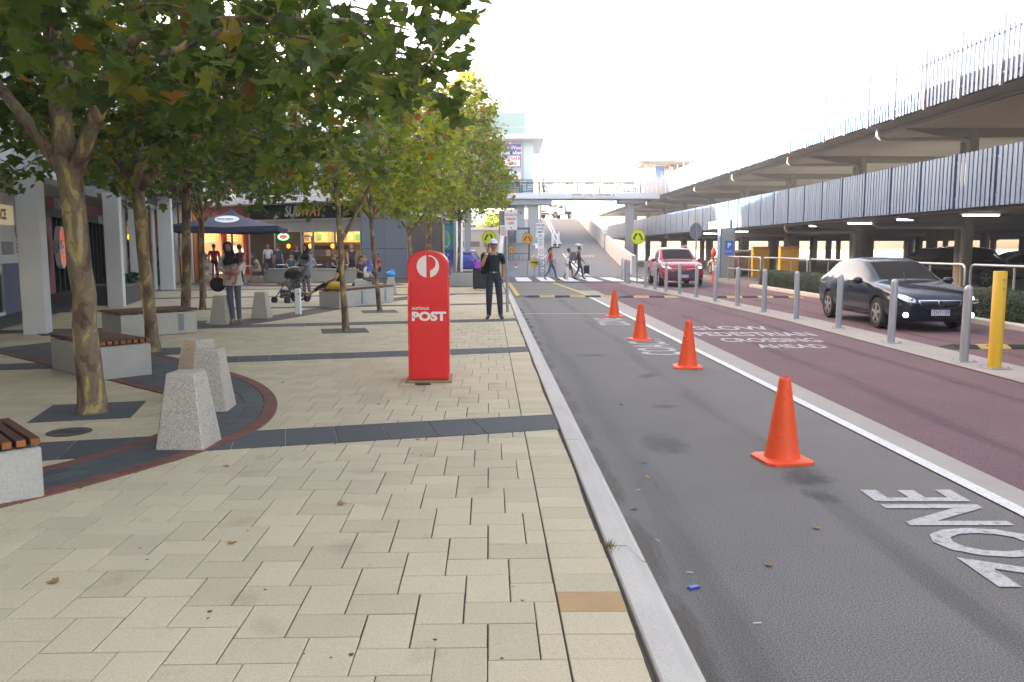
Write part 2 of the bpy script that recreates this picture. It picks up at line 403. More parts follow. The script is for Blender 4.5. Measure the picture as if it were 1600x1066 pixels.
for (Y,X,hv,cx_,cy_,hx,hy) in cand:
    vis = Y > 2.95 and abs(X) < 0.60*Y*1.03
    if vis and nobj < 296:
        nobj += 1
        inst('paver', paver_me, plaza, (X,Y,PZ+random.uniform(-0.0008,0.0012)), (random.gauss(0,0.002),random.gauss(0,0.002),kang+(math.pi/2 if hv else 0)+random.gauss(0,0.002)), (random.uniform(0.985,1.0),random.uniform(0.98,1.0),1))
    else:
        piece(rest, [tuple(base+ka*x+kd*y_) for x,y_ in ((cx_-hx,cy_-hy),(cx_+hx,cy_-hy),(cx_+hx,cy_+hy),(cx_-hx,cy_+hy))], PZ+random.uniform(-0.0008,0.0012))
rest.build('paver_field', m_paver, plaza, kind='stuff')
# soldier course along the kerb
i = 0; yy = 0.3
while yy < 36:
    hgt = 0.20
    gk = 0.022+0.006*math.sin(yy*3.1); poly = [(KX(yy)-0.306,yy),(KX(yy)-gk,yy),(KX(yy+hgt)-gk,yy+hgt),(KX(yy+hgt)-0.306,yy+hgt)]
    mb = MB(); piece(mb, poly, PZ+random.uniform(-0.001,0.001), depth=0.01)
    mb.build('edge_paver', m_ochre if 3.15 < yy < 3.33 else m_paver, plaza); yy += hgt; i += 1
# charcoal bands crossing the plaza
BU = Vector((math.cos(R(15.2)), math.sin(R(15.2)))); BV = Vector((-BU.y, BU.x))
far = MB()
for k in range(7):
    y0 = 7.05+5.22*k; org = Vector((0.10, y0-0.03))
    for j in range(60):
        a0 = -0.4*j; q = org+BU*(a0-0.4)
        if q.x < LB(q.y)+0.4 or abs(q.x) > 0.75*q.y+6: break
        wd = 0.31 if k < 3 else 0.27
        poly = [org+BU*(a0-0.4)-BV*wd, org+BU*a0-BV*wd, org+BU*a0+BV*wd, org+BU*(a0-0.4)+BV*wd]
        if j == 0:
            poly[1] = Vector((KX(poly[1].y)-0.01, poly[1].y+0.07)); poly[2] = Vector((KX(poly[2].y)-0.01, poly[2].y+0.09))
        poly = [tuple(p) for p in poly]
        if k < 3:
            mb = MB(); piece(mb, poly, PZ+0.005+random.uniform(0,0.001), depth=0.014); mb.build('band_tile', m_slate, plaza)
        else: piece(far, poly, PZ+0.005, depth=0.014)
far.build('band_field', m_slate, plaza, kind='stuff')
# curved border ring: charcoal pavers between two red brown brick edges
def cr(P, t):
    n = len(P)-1; s = min(int(t*n), n-1); u = t*n-s
    p = [Vector(P[max(0,min(n,s+d))]) for d in (-1,0,1,2)]
    return 0.5*((2*p[1])+(p[2]-p[0])*u+(2*p[0]-5*p[1]+4*p[2]-p[3])*u*u+(3*p[1]-p[0]-3*p[2]+p[3])*u**3)
def ring(OUT, INN, N, rows, zt, bw=0.13, asobj=True):
    stuff = MB()
    for i in range(N):
        t0, t1 = i/N, (i+1)/N
        o0, o1, n0, n1 = cr(OUT,t0), cr(OUT,t1), cr(INN,t0), cr(INN,t1)
        wd = ((o0-n0).length+(o1-n1).length)/2; b = bw/wd
        cuts = [0, b]+[b+(1-2*b)*(r+1)/rows for r in range(rows)]+[1]
        for r in range(len(cuts)-1):
            sub = 2 if r in (0, len(cuts)-2) else 1
            for s in range(sub):
                ta, tb = t0+(t1-t0)*s/sub, t0+(t1-t0)*(s+1)/sub
                oa, ob, na, nb = cr(OUT,ta), cr(OUT,tb), cr(INN,ta), cr(INN,tb)
                f0, f1 = cuts[r], cuts[r+1]
                poly = [tuple(oa.lerp(na,f0)), tuple(ob.lerp(nb,f0)), tuple(ob.lerp(nb,f1)), tuple(oa.lerp(na,f1))]
                edge = sub == 2
                if asobj:
                    mb = MB(); piece(mb, poly, zt, depth=0.02); mb.build('border_brick' if edge else 'ring_paver', m_brick if edge else m_slate, plaza)
                else: piece(stuff, poly, zt, depth=0.02, mi=0 if edge else 1)
    if not asobj: stuff.build('curved_border', [m_brick, m_slate], plaza, kind='stuff')
ring([(-4.1,3.2),(-3.01,4.67),(-2.38,5.85),(-2.14,6.82),(-2.28,7.85),(-2.71,8.91),(-3.34,9.83),(-4.3,10.9),(-5.6,12.2),(-7.3,13.6)],
     [(-4.7,3.6),(-3.65,4.95),(-3.07,5.95),(-2.90,6.80),(-3.0,7.55),(-3.45,8.25),(-4.1,8.85),(-5.0,9.65),(-6.2,10.7),(-7.9,12.2)], 34, 3, PZ+0.011)
ring([(-8.2,14.2),(-6.6,15.0),(-5.6,15.8),(-5.0,17.2),(-4.5,19.4),(-4.0,21.8),(-3.0,24.6),(-1.8,27)],
     [(-8.8,14.9),(-7.1,15.7),(-6.2,16.5),(-5.65,17.7),(-5.2,19.6),(-4.7,22.1),(-3.7,25.0),(-2.5,27.6)], 40, 2, PZ+0.011, asobj=False)
ring([(-11.5,33.5),(-9,32.7),(-6.5,32.8),(-4.4,34)], [(-11.7,34.8),(-9,34.0),(-6.5,34.1),(-4.9,35.2)], 20, 2, PZ+0.011, bw=0.3, asobj=False)
# paved apron under the colonnade
apron = strip_sheet('colonnade_floor', [(LB(y)+0.2,y) for y in (6,20,34)], [(LB(y)+3.3,y) for y in (6,20,34)], PZ+0.009, mat('dark honed floor', (0.09,0.09,0.095), 0.5, var=0.1), kind='structure')
# manhole
mb = MB(); mb.lathe([(0.15,0.0),(0.15,0.004),(0.145,0.005)], 24); mh = mb.build('manhole_cover', mat('patinated iron', (0.07,0.085,0.085), 0.5, 0.4, var=0.3, scale=30, space='o'), None, loc=(-3.68,6.68,PZ+0.001), label='small round iron manhole cover set in paving near the plane tree', cat='manhole cover')
mb = MB(); mb.lathe([(0.175,0),(0.175,0.003),(0.17,0.004)], 24); mb.build('rim', m_brick, mh)
for i in range(5):
    mb = MB(); mb.box(-0.10,0.10,-0.05+i*0.025,-0.043+i*0.025,0.004,0.008); mb.build('grip_bar', m_slate, mh)
# ---- ramp up to the roof deck
RP = [(47,0.0),(50,0.18),(54,0.55),(60,1.2),(70,2.4),(80,3.6),(88,4.55),(92,4.85),(97,4.95),(120,4.95)]
def RZ(Y):
    if Y <= RP[0][0]: return 0.03
    for (a,b),(c,d) in zip(RP, RP[1:]):
        if a <= Y <= c: return b+(d-b)*(Y-a)/(c-a)
    return RP[-1][1]
mb = MB(); vs = []
for Y,Z in RP: vs += [(-0.6,Y,Z),(7.0,Y,Z)]
mb.add(vs, [(2*i,2*i+1,2*i+3,2*i+2) for i in range(len(RP)-1)])
ramp = mb.build('ramp', mat('ramp asphalt', (0.16,0.165,0.17), 0.85, var=0.15, scale=0.6, speck=0.2, spscale=60), kind='structure')
def ramp_line(x0, w_, ya, yb, name='lane_line', x1=None):
    mb = MB(); vs = []; ys = [ya+(yb-ya)*i/10 for i in range(11)]
    for i,Y in enumerate(ys):
        x = x0+((x1 if x1 is not None else x0)-x0)*i/10; vs += [(x,Y,RZ(Y)+0.02),(x+w_,Y,RZ(Y)+0.02)]
    mb.add(vs, [(2*i,2*i+1,2*i+3,2*i+2) for i in range(10)]); mb.build(name, m_line, ramp)
for dx in (0, 0.28):
    ramp_line(4.05+dx, 0.13, 46.3, 60, x1=3.65+dx); ramp_line(3.55+dx, 0.15, 66, 91)
for cx_ in (1.9, 5.3):
    for yb, s in ((63, 1), ):
        mb = MB()
        for p in ([(cx_-0.1,yb),(cx_+0.1,yb),(cx_+0.1,yb+2.2),(cx_-0.1,yb+2.2)], [(cx_-0.4,yb+2.2),(cx_+0.4,yb+2.2),(cx_,yb+3.6)]):
            mb.add([(x,y_,RZ(y_)+0.03) for x,y_ in p], [tuple(range(len(p)))])
        mb.build('lane_arrow', m_line, ramp)
for cx_ in (1.7, 5.1):
    me = text_mesh('SLOW', 1.0, m_oldline, bold=0.02)
    for v in me.vertices: v.co = (cx_+v.co.x*0.55, 58.3+v.co.y*2.0, 0); v.co.z = RZ(v.co.y)+0.025
    inst('road_lettering', me, ramp)
# ================================================================ CAR PARK (right)
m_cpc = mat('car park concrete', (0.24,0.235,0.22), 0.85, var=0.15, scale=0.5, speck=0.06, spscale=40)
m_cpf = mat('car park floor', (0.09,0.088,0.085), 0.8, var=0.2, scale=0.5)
m_slat = mat('sky tinted galvanised slat', (0.085,0.145,0.26), 0.42, 0.25, piece=0.10, var=0.12, scale=2.5)  # blue cast of the sky light on the steel is put into the base colour
m_pipe = mat('grey pvc pipe', (0.30,0.29,0.28), 0.5)
m_tube = mat('lit fluorescent tube', (1.0,0.97,0.88), 0.5, emis=1.2)
CPA = math.atan(0.018)
cp = empty('car_park', (12.9,0,0), CPA, label='multi-level open concrete car park with pale slatted metal barriers beside the road', cat='car park')
def cpart(mb, name, m, **k): return mb.build(name, m, cp, **k)
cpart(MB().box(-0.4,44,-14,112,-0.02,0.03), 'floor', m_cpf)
cpart(MB().box(0.275,44,-14,112,2.78,3.05), 'deck', m_cpc)
cpart(MB().box(0.275,44,-14,112,5.84,6.10), 'deck', m_cpc)
for z0 in (3.05, 6.10): cpart(MB().box(0.12,0.27,-14,112,z0-0.22,z0+0.30), 'upstand', m_slat)
for z in (2.72, 5.76):
    for x in (1.05, 1.28): cpart(MB().tube([(x,-14,z),(x,112,z)], 0.035, 6), 'service_pipe', m_pipe)
colme = MB().lathe([(0.30,0.0),(0.30,2.78)], 16).mesh('column', m_cpc, 40)
colme2 = MB().lathe([(0.30,3.05),(0.30,5.84)], 16).mesh('column', m_cpc, 40)
CY = [3+9*i for i in range(12)]
beam = MB().add([(1.5,-0.25,0),(44,-0.25,0),(44,0.25,0),(1.5,0.25,0),(3.0,-0.25,-0.30),(44,-0.25,-0.30),(44,0.25,-0.30),(3.0,0.25,-0.30)],
                [(0,1,5,4),(2,3,7,6),(4,5,6,7),(3,0,4,7)]).mesh('beam', m_cpc)
for y in CY:
    for z in (2.779, 5.839): inst('beam', beam, cp, (0,y,z))
    for x in (4.1, 12.5, 21, 29.5, 38):
        inst('column', colme, cp, (x,y,0))
        if x < 22: inst('column', colme2, cp, (x,y,0))
    if y < 90:
        for z in (2.35, 5.42):
            cpart(MB().tube([(0.55,y-0.45,z+0.34),(0.55,y-0.45,z+0.12),(0.67,y-0.45,z+0.02),(0.85,y-0.45,z),(3.5,y-0.45,z),(3.75,y-0.45,z-0.05),(3.82,y-0.45,z-0.2),(3.82,y-0.45,z-(2.2 if z < 3 else 2.2))], 0.075, 8), 'downpipe', m_pipe, smooth=60)
    # second storey back wall ribs keep the far side open; lit tubes under the first deck
tube_me = MB().box(-0.6,0.6,-0.04,0.04,0,0.05).mesh('tube', m_tube); fit_me = MB().box(-0.65,0.65,-0.09,0.09,0.05,0.11).mesh('lamp_body', M_WHITE)
for y in [12,16.5,21,25.5,30,34.5,39,46,53,60]:
    for x in (3.2, 9.0, 16, 24):
        f = inst('light_fitting', fit_me, cp, (x,y+2,2.668)); inst('tube', tube_me, f)
# barrier panels: every slat its own piece on the nearer panels
slat_lo = MB().box(-0.012,0.012,-0.075,0.075,0,1.50).mesh('slat', m_slat); slat_up = MB().box(-0.012,0.012,-0.055,0.055,0,1.42).mesh('slat', m_slat)
post_me = MB().box(-0.03,0.05,-0.05,0.05,0,1.52).mesh('post', m_slat); post_up = MB().box(-0.02,0.06,-0.028,0.028,-0.05,1.75).mesh('post', M_GALV)
cnt = {0:0, 1:0}
for lev, zb in ((0, 2.70), (1, 5.80)):
    for k in range(3, 56):
        y0 = 4.9+1.9*k-8.0
        if y0 < 6: continue
        pn = empty('barrier_panel', (0,y0,zb), 0, cp)
        inst('post', post_me if lev == 0 else post_up, pn)
        if lev: MB().box(-0.02,0.02,0.05,0.15,0,0.95).build('post_flange', m_slat, pn)
        for zr in (0.25, 1.25): MB().box(0.014,0.05,0.05,1.85,zr,zr+0.05).build('rail', m_slat, pn)
        st = MB()
        for s in range(8):
            ys = 0.24+s*0.2045
            if cnt[lev] < 140 and y0 > 16:
                cnt[lev] += 1; inst('slat', slat_lo if lev == 0 else slat_up, pn, (random.uniform(-0.004,0.004),ys,random.uniform(-0.004,0.004)), (0,0,random.gauss(0,0.02)))
            else:
                h = 0.075 if lev == 0 else 0.055; st.box(-0.012,0.012,ys-h,ys+h,0,1.5 if lev == 0 else 1.42)
        if st.v: st.build('slat_row', m_slat, pn, kind='stuff')
# cladded entry column with its blue parking plate, and the height sign over the entry
mb = MB(); mb.box(-0.75,0.05,-0.3,0.3,0,2.70); ec = mb.build('entry_column', M_GALV, None, loc=(12.1,45.2,0), label='grey steel clad square column carrying a small blue plate at the car park entry', cat='column')
mb = MB(); mb.box(-0.77,-0.70,-0.315,0.315,0.02,2.69); mb.build('corner_trim', m_slat, ec)
mb = MB(); mb.box(-0.52,-0.06,-0.34,-0.302,1.25,2.0); pl = mb.build('parking_plate', mat('sign blue', (0.03,0.16,0.62), 0.5), ec)
sign_text('lettering', 'P', 0.36, M_WHITE, pl, (-0.29,-0.343,1.74), bold=0.012); sign_text('lettering', 'ENTRY', 0.12, M_WHITE, pl, (-0.29,-0.343,1.42))
mb = MB(); mb.cbox(-0.05,0.03,-2.2,2.2,-0.22,0.22,0.01)
mb.build('clearance_sign', mat('pale blue sign board', (0.50,0.56,0.66), 0.5), None, loc=(12.05-0.12,47.6,2.95), rz=CPA, label='long blank pale blue board fixed to the lower slatted barrier', cat='sign')
# pay machines
m_mach = mat('machine yellow', (0.52,0.30,0.02), 0.45, var=0.08)
def machine(x, y, lab):
    r = empty('pay_machine', (x,y,0.03), R(-8), label=lab, cat='ticket machine')
    MB().cbox(-0.46,0.46,-0.3,0.3,0,1.62,0.03).build('cabinet', m_mach, r)
    MB().box(-0.40,0.40,-0.315,-0.302,0.9,1.5).build('front_panel', mat('machine panel yellow', (0.60,0.36,0.03), 0.5), r)
    MB().box(-0.47,0.47,-0.31,0.31,1.62,1.66).build('lid', m_mach, r)
machine(13.75,45.6, 'tall yellow cabinet machine closest to the grey clad entry column'); machine(13.9,41.4, 'tall yellow cabinet machine just inside the slatted car park, past its twin')
# ---- handrails in front of the car park
def handrail(y0, y1, lab):
    r = empty('hand_rail', (11.5-0.018*y0,y0,0), CPA, label=lab, cat='hand rail', group='tubular rails along the car park')
    L_ = y1-y0; q = 0.12
    pts = [(0,0,0.0),(0,0,1.2-q),(0,q*0.3,1.2-q*0.3),(0,q,1.2),(0,L_-q,1.2),(0,L_-q*0.3,1.2-q*0.3),(0,L_,1.2-q),(0,L_,0)]
    MB().tube(pts, 0.032, 8).build('frame', M_GALV, r, smooth=60)
    MB().tube([(0,0,0.62),(0,L_,0.62)], 0.025, 8).build('mid_rail', M_GALV, r, smooth=60)
    for k in (1,2): MB().tube([(0,L_*k/3,0),(0,L_*k/3,1.2)], 0.025, 8).build('post', M_GALV, r, smooth=60)
for (a,b),lb in zip(((35.9,40.9),(30.5,35.5),(25.3,30.2),(20.2,25.1),(14.9,19.95)), ('beside the grey clad entry column','in front of the yellow machines','behind the hedge between the two cars','directly behind the dark blue hatchback','behind the hedge beside the yellow bollard')):
    handrail(a,b,'galvanised tubular hand rail section '+lb)
# ---- hedge with its kerb
hk = empty('hedge_kerb', (0,0,0), kind='structure')
for i in range(9): MB().cbox(9.85,10.08,8+i*2.9,8+i*2.9+2.88,-0.03,0.12,0.02).build('kerb_stone', m_kerb, hk)
hedge = empty('hedge', (10.6,21,0), label='long clipped dark green hedge between the red lane and the car park rails', cat='hedge')
sheet('soil', [(10.08,8),(12.4,8),(12.2,34),(10.08,34)], 0.09, mat('bed soil', (0.05,0.035,0.025), 0.95, var=0.3), kind='structure')
mh_ = leafmat('hedge leaf', [(0,(0.016,0.035,0.012)),(0.5,(0.03,0.06,0.018)),(0.9,(0.055,0.095,0.028)),(1.0,(0.09,0.11,0.03))], 0.25)
hb = MB(); rnd = random.Random(3)
for i in range(52000):
    y = rnd.uniform(-12.6,12.8); f = rnd.random()
    wx = 0.42+0.03*math.sin(y*2.1)+0.02*math.sin(y*5.3); hz = 0.56+0.03*math.sin(y*1.7)+0.02*math.sin(y*4.4+1)
    if f < 0.5: x, z = -wx+rnd.uniform(-0.03,0.05), rnd.uniform(0.0,hz)
    elif f < 0.85: x, z = rnd.uniform(-wx,wx), hz+rnd.uniform(-0.05,0.04)
    else: x, z = rnd.uniform(-wx,wx), rnd.uniform(0.1,hz)
    c = Vector((x,y,z+0.10)); d = Vector((rnd.gauss(0,1),rnd.gauss(0,1),rnd.gauss(0,1))).normalized()
    e = d.orthogonal().normalized(); s = rnd.uniform(0.016,0.032)
    hb.add([c-d*s, c+e*s*0.55, c+d*s, c-e*s*0.55], [(0,1,2,3)])
hb.build('foliage', mh_, hedge, kind='stuff')
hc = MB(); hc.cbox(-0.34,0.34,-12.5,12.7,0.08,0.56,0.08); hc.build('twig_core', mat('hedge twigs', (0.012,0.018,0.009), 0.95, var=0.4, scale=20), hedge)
# ---- bollards
def bollard(x, y, lab, group='steel bollards along the median', h=1.06, r=0.055):
    b = empty('bollard', (x,y,0.016), random.uniform(-0.3,0.3), label=lab, cat='bollard', group=group)
    o = inst('post', BPOST, b); o.rotation_euler = (random.gauss(0,0.006),random.gauss(0,0.006),0); inst('base_plate', BPLATE, b)
    for sx in (-1,1):
        for sy in (-1,1): inst('bolt', BBOLT, b, (sx*0.095,sy*0.095,0.012))
    return b
BPOST = MB().lathe([(0.06,0.0),(0.06,1.0),(0.055,1.03),(0.042,1.055),(0.02,1.07),(0.004,1.073)], 14).mesh('post', M_STEELPAINT, 50)
BPLATE = MB().cbox(-0.13,0.13,-0.13,0.13,0,0.012,0.004).mesh('base_plate', M_GALV); BBOLT = MB().lathe([(0.014,0),(0.014,0.014),(0.008,0.018)], 6).mesh('bolt', M_GALV)
BLS = [(6.37,11.45),(6.40,13.75),(6.5,16.25),(6.44,18.5),(6.3,20.45),(6.22,22.6),(6.1,24.6),(6.0,26.7),(5.8,28.4),(5.62,29.9),(5.5,31.5),(5.4,33.2)]
for i,(x,y) in enumerate(BLS):
    lab = ['first','second','third','fourth','fifth','sixth','seventh','eighth','ninth','tenth','eleventh','twelfth'][i]+' grey steel bollard from the yellow bollard along the concrete median strip'
    if i == 0: lab = 'round grey steel bollard with a small padlock lug beside the yellow bollard'
    b = bollard(x,y,lab, group='steel bollards along the median')
    if i == 0: MB().tube([(0.06,-0.02,0.86),(0.12,-0.05,0.87),(0.125,-0.05,0.83),(0.07,-0.02,0.82)], 0.012, 6).build('lug', M_GALV, b)
NTH = ['first','third','fourth','second']
for x,y in ((5.2,36.6),(5.65,40.8),(5.75,43),(5.3,38.5)): bollard(x,y,NTH.pop(0)+' grey steel bollard past the median row at the right end of the zebra crossing', 'bollards at the right end of the crossing')
NTH = ['first','second','third','fourth','fifth']
for x,y in ((1.55,46.4),(1.85,46.0),(2.15,45.7),(2.45,46.3),(2.3,47.2)): bollard(x,y,NTH.pop(0)+' grey steel bollard from the load limit sign at the foot of the ramp', 'bollards at the foot of the ramp')
yb = empty('bollard', (6.41,10.78,0.016), 0.1, label='thick bright yellow steel bollard, taller than the grey ones', cat='bollard')
MB().lathe([(0.082,0),(0.082,1.28),(0.076,1.285)], 18).build('post', mat('bollard yellow', (0.62,0.38,0.015), 0.5, var=0.12, scale=7, col2=(0.30,0.17,0.02), thr=(0.68,0.74), c2scale=9, space='o'), yb, smooth=50)
MB().cbox(-0.15,0.15,-0.15,0.15,0,0.014,0.004).build('base_plate', M_GALV, yb)
for sx in (-1,1):
    for sy in (-1,1): inst('bolt', BBOLT, yb, (sx*0.115,sy*0.115,0.014))
inst('bolt', BBOLT, yb, (0.0,-0.08,1.18), (R(90),0,0)); inst('bolt', BBOLT, yb, (0.0,-0.08,1.07), (R(90),0,0))
# ---- rubber speed humps: black and yellow blocks
m_hy = mat('hump yellow', (0.46,0.34,0.12), 0.7, var=0.2, scale=6); 
def hump(x0, x1, y, lab, seg=0.5, rz=0):
    r = empty('speed_hump', (x0,y,0.006), rz, label=lab, cat='speed hump', group=None)
    n = int((x1-x0)/seg)
    for i in range(n):
        a = i*seg
        e0 = 0.16 if i == 0 else 0.0; e1 = 0.16 if i == n-1 else 0.0
        prof = [(-0.18,0.0),(-0.15,0.02),(-0.05,0.055),(0.05,0.055),(0.15,0.02),(0.18,0)]
        vs = [(a+e0*(z>0.01)+0.003, yy, z) for yy,z in prof]+[(a+seg-e1*(z>0.01)-0.003, yy, z) for yy,z in prof]
        m = MB(); k = len(prof); m.add(vs, [(j,k+j,k+j+1,j+1) for j in range(k-1)]+[tuple(range(k)), tuple(range(2*k-1,k-1,-1))])
        o = m.build('hump_block', m_hy if i % 2 else M_RUB, r)
        if i % 2:
            for d in (-0.1,0,0.1): MB().box(a+seg/2+d-0.02,a+seg/2+d+0.02,-0.10,-0.07,0.036,0.048).build('reflector', M_RUB, o)
hump(0.40,3.4,26.9,'black and yellow rubber speed hump across the grey coach bay'); hump(3.45,5.7,26.7,'black and yellow rubber speed hump across the red lane beside the coach bay')
hump(6.45,9.75,26.6,'black and yellow rubber speed hump between the red car and the dark hatchback'); hump(6.95,9.8,13.1,'black and yellow rubber speed hump just ahead of the dark hatchback')
# ================================================================ FOOTBRIDGE
m_fb = mat('footbridge pale panel', (0.50,0.55,0.60), 0.6, var=0.06); m_fbd = mat('footbridge concrete', (0.33,0.345,0.37), 0.8, var=0.1, scale=0.7)
fb = empty('footbridge', (0,66,0.22), label='pale footbridge with open railings crossing above the ramp to the upper car park', cat='footbridge')
MB().box(-4.4,11.75,0,2.6,5.28,5.56).build('deck', m_fbd, fb); MB().box(-4.4,11.75,-0.06,-0.003,5.30,5.74).build('fascia', m_fb, fb); MB().box(-4.4,11.75,2.603,2.66,5.30,5.74).build('fascia', m_fb, fb)
MB().box(-3.2,3.2,0.3,2.3,4.85,5.279).build('crosshead', m_fbd, fb); MB().box(8.6,10.6,0.4,2.2,4.95,5.279).build('crosshead', m_fbd, fb)
MB().box(1.3,2.15,0.7,1.9,-0.02,4.849).build('column', m_fbd, fb); MB().box(0.35,1.0,1.0,1.8,-0.02,4.849).build('column', m_fbd, fb)
MB().box(9.25,9.8,0.8,1.8,-0.02,4.949).build('column', m_fbd, fb); MB().tube([(2.3,0.62,-0.02),(2.3,0.62,5.2)], 0.06, 8).build('drain_pipe', M_GALV, fb)
m_rail = mat('pale rail paint', (0.05,0.07,0.11), 0.6)
for yy in (0.05, 2.55):
    for k in range(10):
        x0 = -4.2+k*1.6
        MB().tube([(x0,yy,5.56),(x0,yy,6.78)], 0.045, 6).build('rail_post', m_rail, fb)
        if k < 9:
            MB().tube([(x0,yy,6.76),(x0+1.6,yy,6.76)], 0.045, 6).build('top_rail', m_rail, fb)
            MB().tube([(x0+0.2,yy,5.85),(x0+0.2,yy,6.5),(x0+1.1,yy,6.5),(x0+1.1,yy,5.85),(x0+0.2,yy,5.85)], 0.032, 5).build('rail_loop', m_rail, fb)
            MB().tube([(x0+0.6,yy,6.1),(x0+0.6,yy,6.66),(x0+1.45,yy,6.66),(x0+1.45,yy,6.1),(x0+0.6,yy,6.1)], 0.032, 5).build('rail_loop', m_rail, fb)
MB().tube([(2.9,0.1,5.56),(2.15,0.1,7.9)], 0.09, 6).build('raking_strut', m_fb, fb)
bb = MB(); bb.box(4.6,8.3,-0.10,-0.062,5.42,5.72); bb = bb.build('name_board', mat('board grey', (0.58,0.60,0.63), 0.6), fb)
sign_text('lettering', 'UPPER LEVEL CARPARK', 0.30, mat('board lettering', (0.10,0.10,0.12), 0.6), bb, (6.3,-0.104,5.57), bold=0.004)
MB().prism([(8.0,5.5),(8.2,5.57),(8.0,5.64)], -0.108, -0.103, 'xz').build('arrow', MATS['board lettering'], bb)
# ---- lift lobby at the left end of the bridge
m_tw = mat('pale aqua cladding', (0.16,0.27,0.28), 0.5, var=0.04); m_tg = mat('lobby grey', (0.36,0.38,0.42), 0.6)
tw = empty('lobby_tower', (0,68.7,0), label='pale aqua raised lobby building with deep eave beside the footbridge', cat='building')
MB().box(-9,0.9,0,9,5.30,10.35).build('lower_wall', m_tg, tw); MB().box(-9,1.1,0.3,9.2,10.72,12.7).build('upper_wall', m_tw, tw)
MB().box(-9.5,2.6,-1.6,9.6,10.36,10.70).build('eave', M_WHITE, tw); MB().box(0.93,1.75,0.25,8.5,5.30,10.35).build('glass_corner', mat('pale glass', (0.45,0.55,0.62), 0.15, spec=0.7), tw)
MB().box(-9.02,1.12,0.28,0.299,11.5,11.53).build('panel_joint', m_tg, tw)
for x in (-8,-4,0.2): MB().box(x,x+0.5,1,1.5,0,5.299).build('leg', m_fbd, tw)
MB().box(-2.6,-0.9,-0.04,-0.003,8.3,10.1).build('window', M_DKGLASS, tw)
def board(par, name, x0, x1, z0, z1, col, y=-0.04, th=0.035, rough=0.5):
    return MB().box(x0,x1,y,y+th,z0,z1).build(name, mat('board %.2f %.2f %.2f' % col, col, rough), par)
b1 = board(tw, 'newspaper_sign', -0.80,0.72,8.22,10.1,(0.05,0.06,0.35))
b2 = MB().box(-0.74,0.66,-0.050,-0.041,8.30,9.15).build('sign_panel', M_WHITE, b1)
sign_text('lettering', 'The West', 0.42, M_WHITE, b1, (-0.04,-0.045,9.80), bold=0.006); sign_text('lettering', 'Australian', 0.42, M_WHITE, b1, (-0.04,-0.045,9.40), bold=0.006)
m_sr = mat('sign red', (0.50,0.03,0.04), 0.5)
sign_text('lettering', 'ON SALE', 0.36, m_sr, b2, (-0.04,-0.053,8.93), bold=0.012); sign_text('lettering', 'HERE', 0.36, m_sr, b2, (-0.04,-0.053,8.52), bold=0.012)
b3 = board(tw, 'round_emblem_board', -0.80,0.72,6.95,7.85,(0.60,0.60,0.62)); b4 = board(tw, 'script_board', -2.5,-0.86,6.95,7.85,(0.62,0.62,0.62))
for i,(x,c) in enumerate(((-0.38,(0.50,0.05,0.04)),(0.25,(0.22,0.05,0.07)))):
    MB().lathe([(0.24,0),(0.24,-0.008),(0.23,-0.01)], 20, (x,-0.041,7.4), axis='y').build('emblem_disc', mat('emblem %d' % i, c, 0.5), b3)
    MB().prism([(x-0.10,7.30),(x+0.10,7.30),(x,7.52)], -0.058, -0.052, 'xz').build('emblem_mark', M_WHITE, b3)
MB().tube([(-2.2,-0.05,7.35),(-1.9,-0.05,7.5),(-1.6,-0.05,7.32),(-1.2,-0.05,7.45)], 0.03, 5).build('script_stroke', mat('script blue', (0.08,0.25,0.5), 0.5), b4)
MB().tube([(-1.9,-0.05,7.65),(-1.6,-0.05,7.72),(-1.3,-0.05,7.62)], 0.03, 5).build('script_stroke', mat('script yellow', (0.6,0.45,0.08), 0.5), b4)
b5 = board(tw, 'shop_panel', -2.5,0.78,5.6,6.9,(0.03,0.34,0.42)); b6 = MB().box(-0.45,0.5,-0.05,-0.041,5.75,6.5).build('poster', mat('poster rose', (0.45,0.08,0.12), 0.5), b5)
for (x0,x1,z0,z1) in ((-0.36,0.41,6.2,6.42),(-0.36,-0.02,5.82,6.12),(0.08,0.41,5.82,6.12)): MB().box(x0,x1,-0.056,-0.051,z0,z1).build('poster_block', mat('poster pale', (0.55,0.35,0.36), 0.5), b6)
MB().box(-2.5,0.78,-0.055,-0.041,6.82,6.95).build('yellow_band', m_yline, b5)
MB().tube([(-0.15,-0.02,10.2),(-0.15,-0.25,10.15)], 0.10, 8).build('camera_dome', M_WHITE, tw)
# ---- ramp walls
def ramp_wall(xw, ya, yb, lab, hh=1.1, th_=0.25):
    ys = [ya+(yb-ya)*i/14 for i in range(15)]; mb = MB(); vs = []
    for Y in ys: vs += [(xw,Y,-0.03),(xw,Y,RZ(Y)+hh),(xw+th_,Y,RZ(Y)+hh),(xw+th_,Y,-0.03)]
    fs = [(0,1,2,3), (59,58,57,56)]
    for i in range(14):
        for j in range(4): a = 4*i+j; b = 4*i+(j+1)%4; fs.append((a,a+4,b+4,b))
    mb.add(vs, fs); o = mb.build('ramp_wall', mat('parapet concrete', (0.42,0.43,0.44), 0.85, var=0.12, scale=0.8, speck=0.08, spscale=50), None, label=lab, cat='wall'); return o
ramp_wall(7.02,48.2,62.0,'concrete parapet wall on the lower right side of the ramp'); w2 = ramp_wall(7.02,63.2,96,'concrete parapet wall along the upper right side of the ramp')
ramp_wall(-0.86,50,96,'concrete parapet wall on the left side of the ramp')
MB().box(6.6,7.01,48.2,64,0,0.001).build('kerb_lip', m_kerb, ramp) if False else None
strip_sheet('ramp_edge_line', [(6.7,48.5)], [(6.8,48.5)], 0, m_yline) if False else None
mb = MB(); mb.tube([(6.6,90,7.15),(18.5,90,7.15)], 0.06, 6); cb = mb.build('clearance_bar', M_GALV, None, label='thin overhead clearance bar with yellow and black chevrons at the ramp top', cat='barrier')
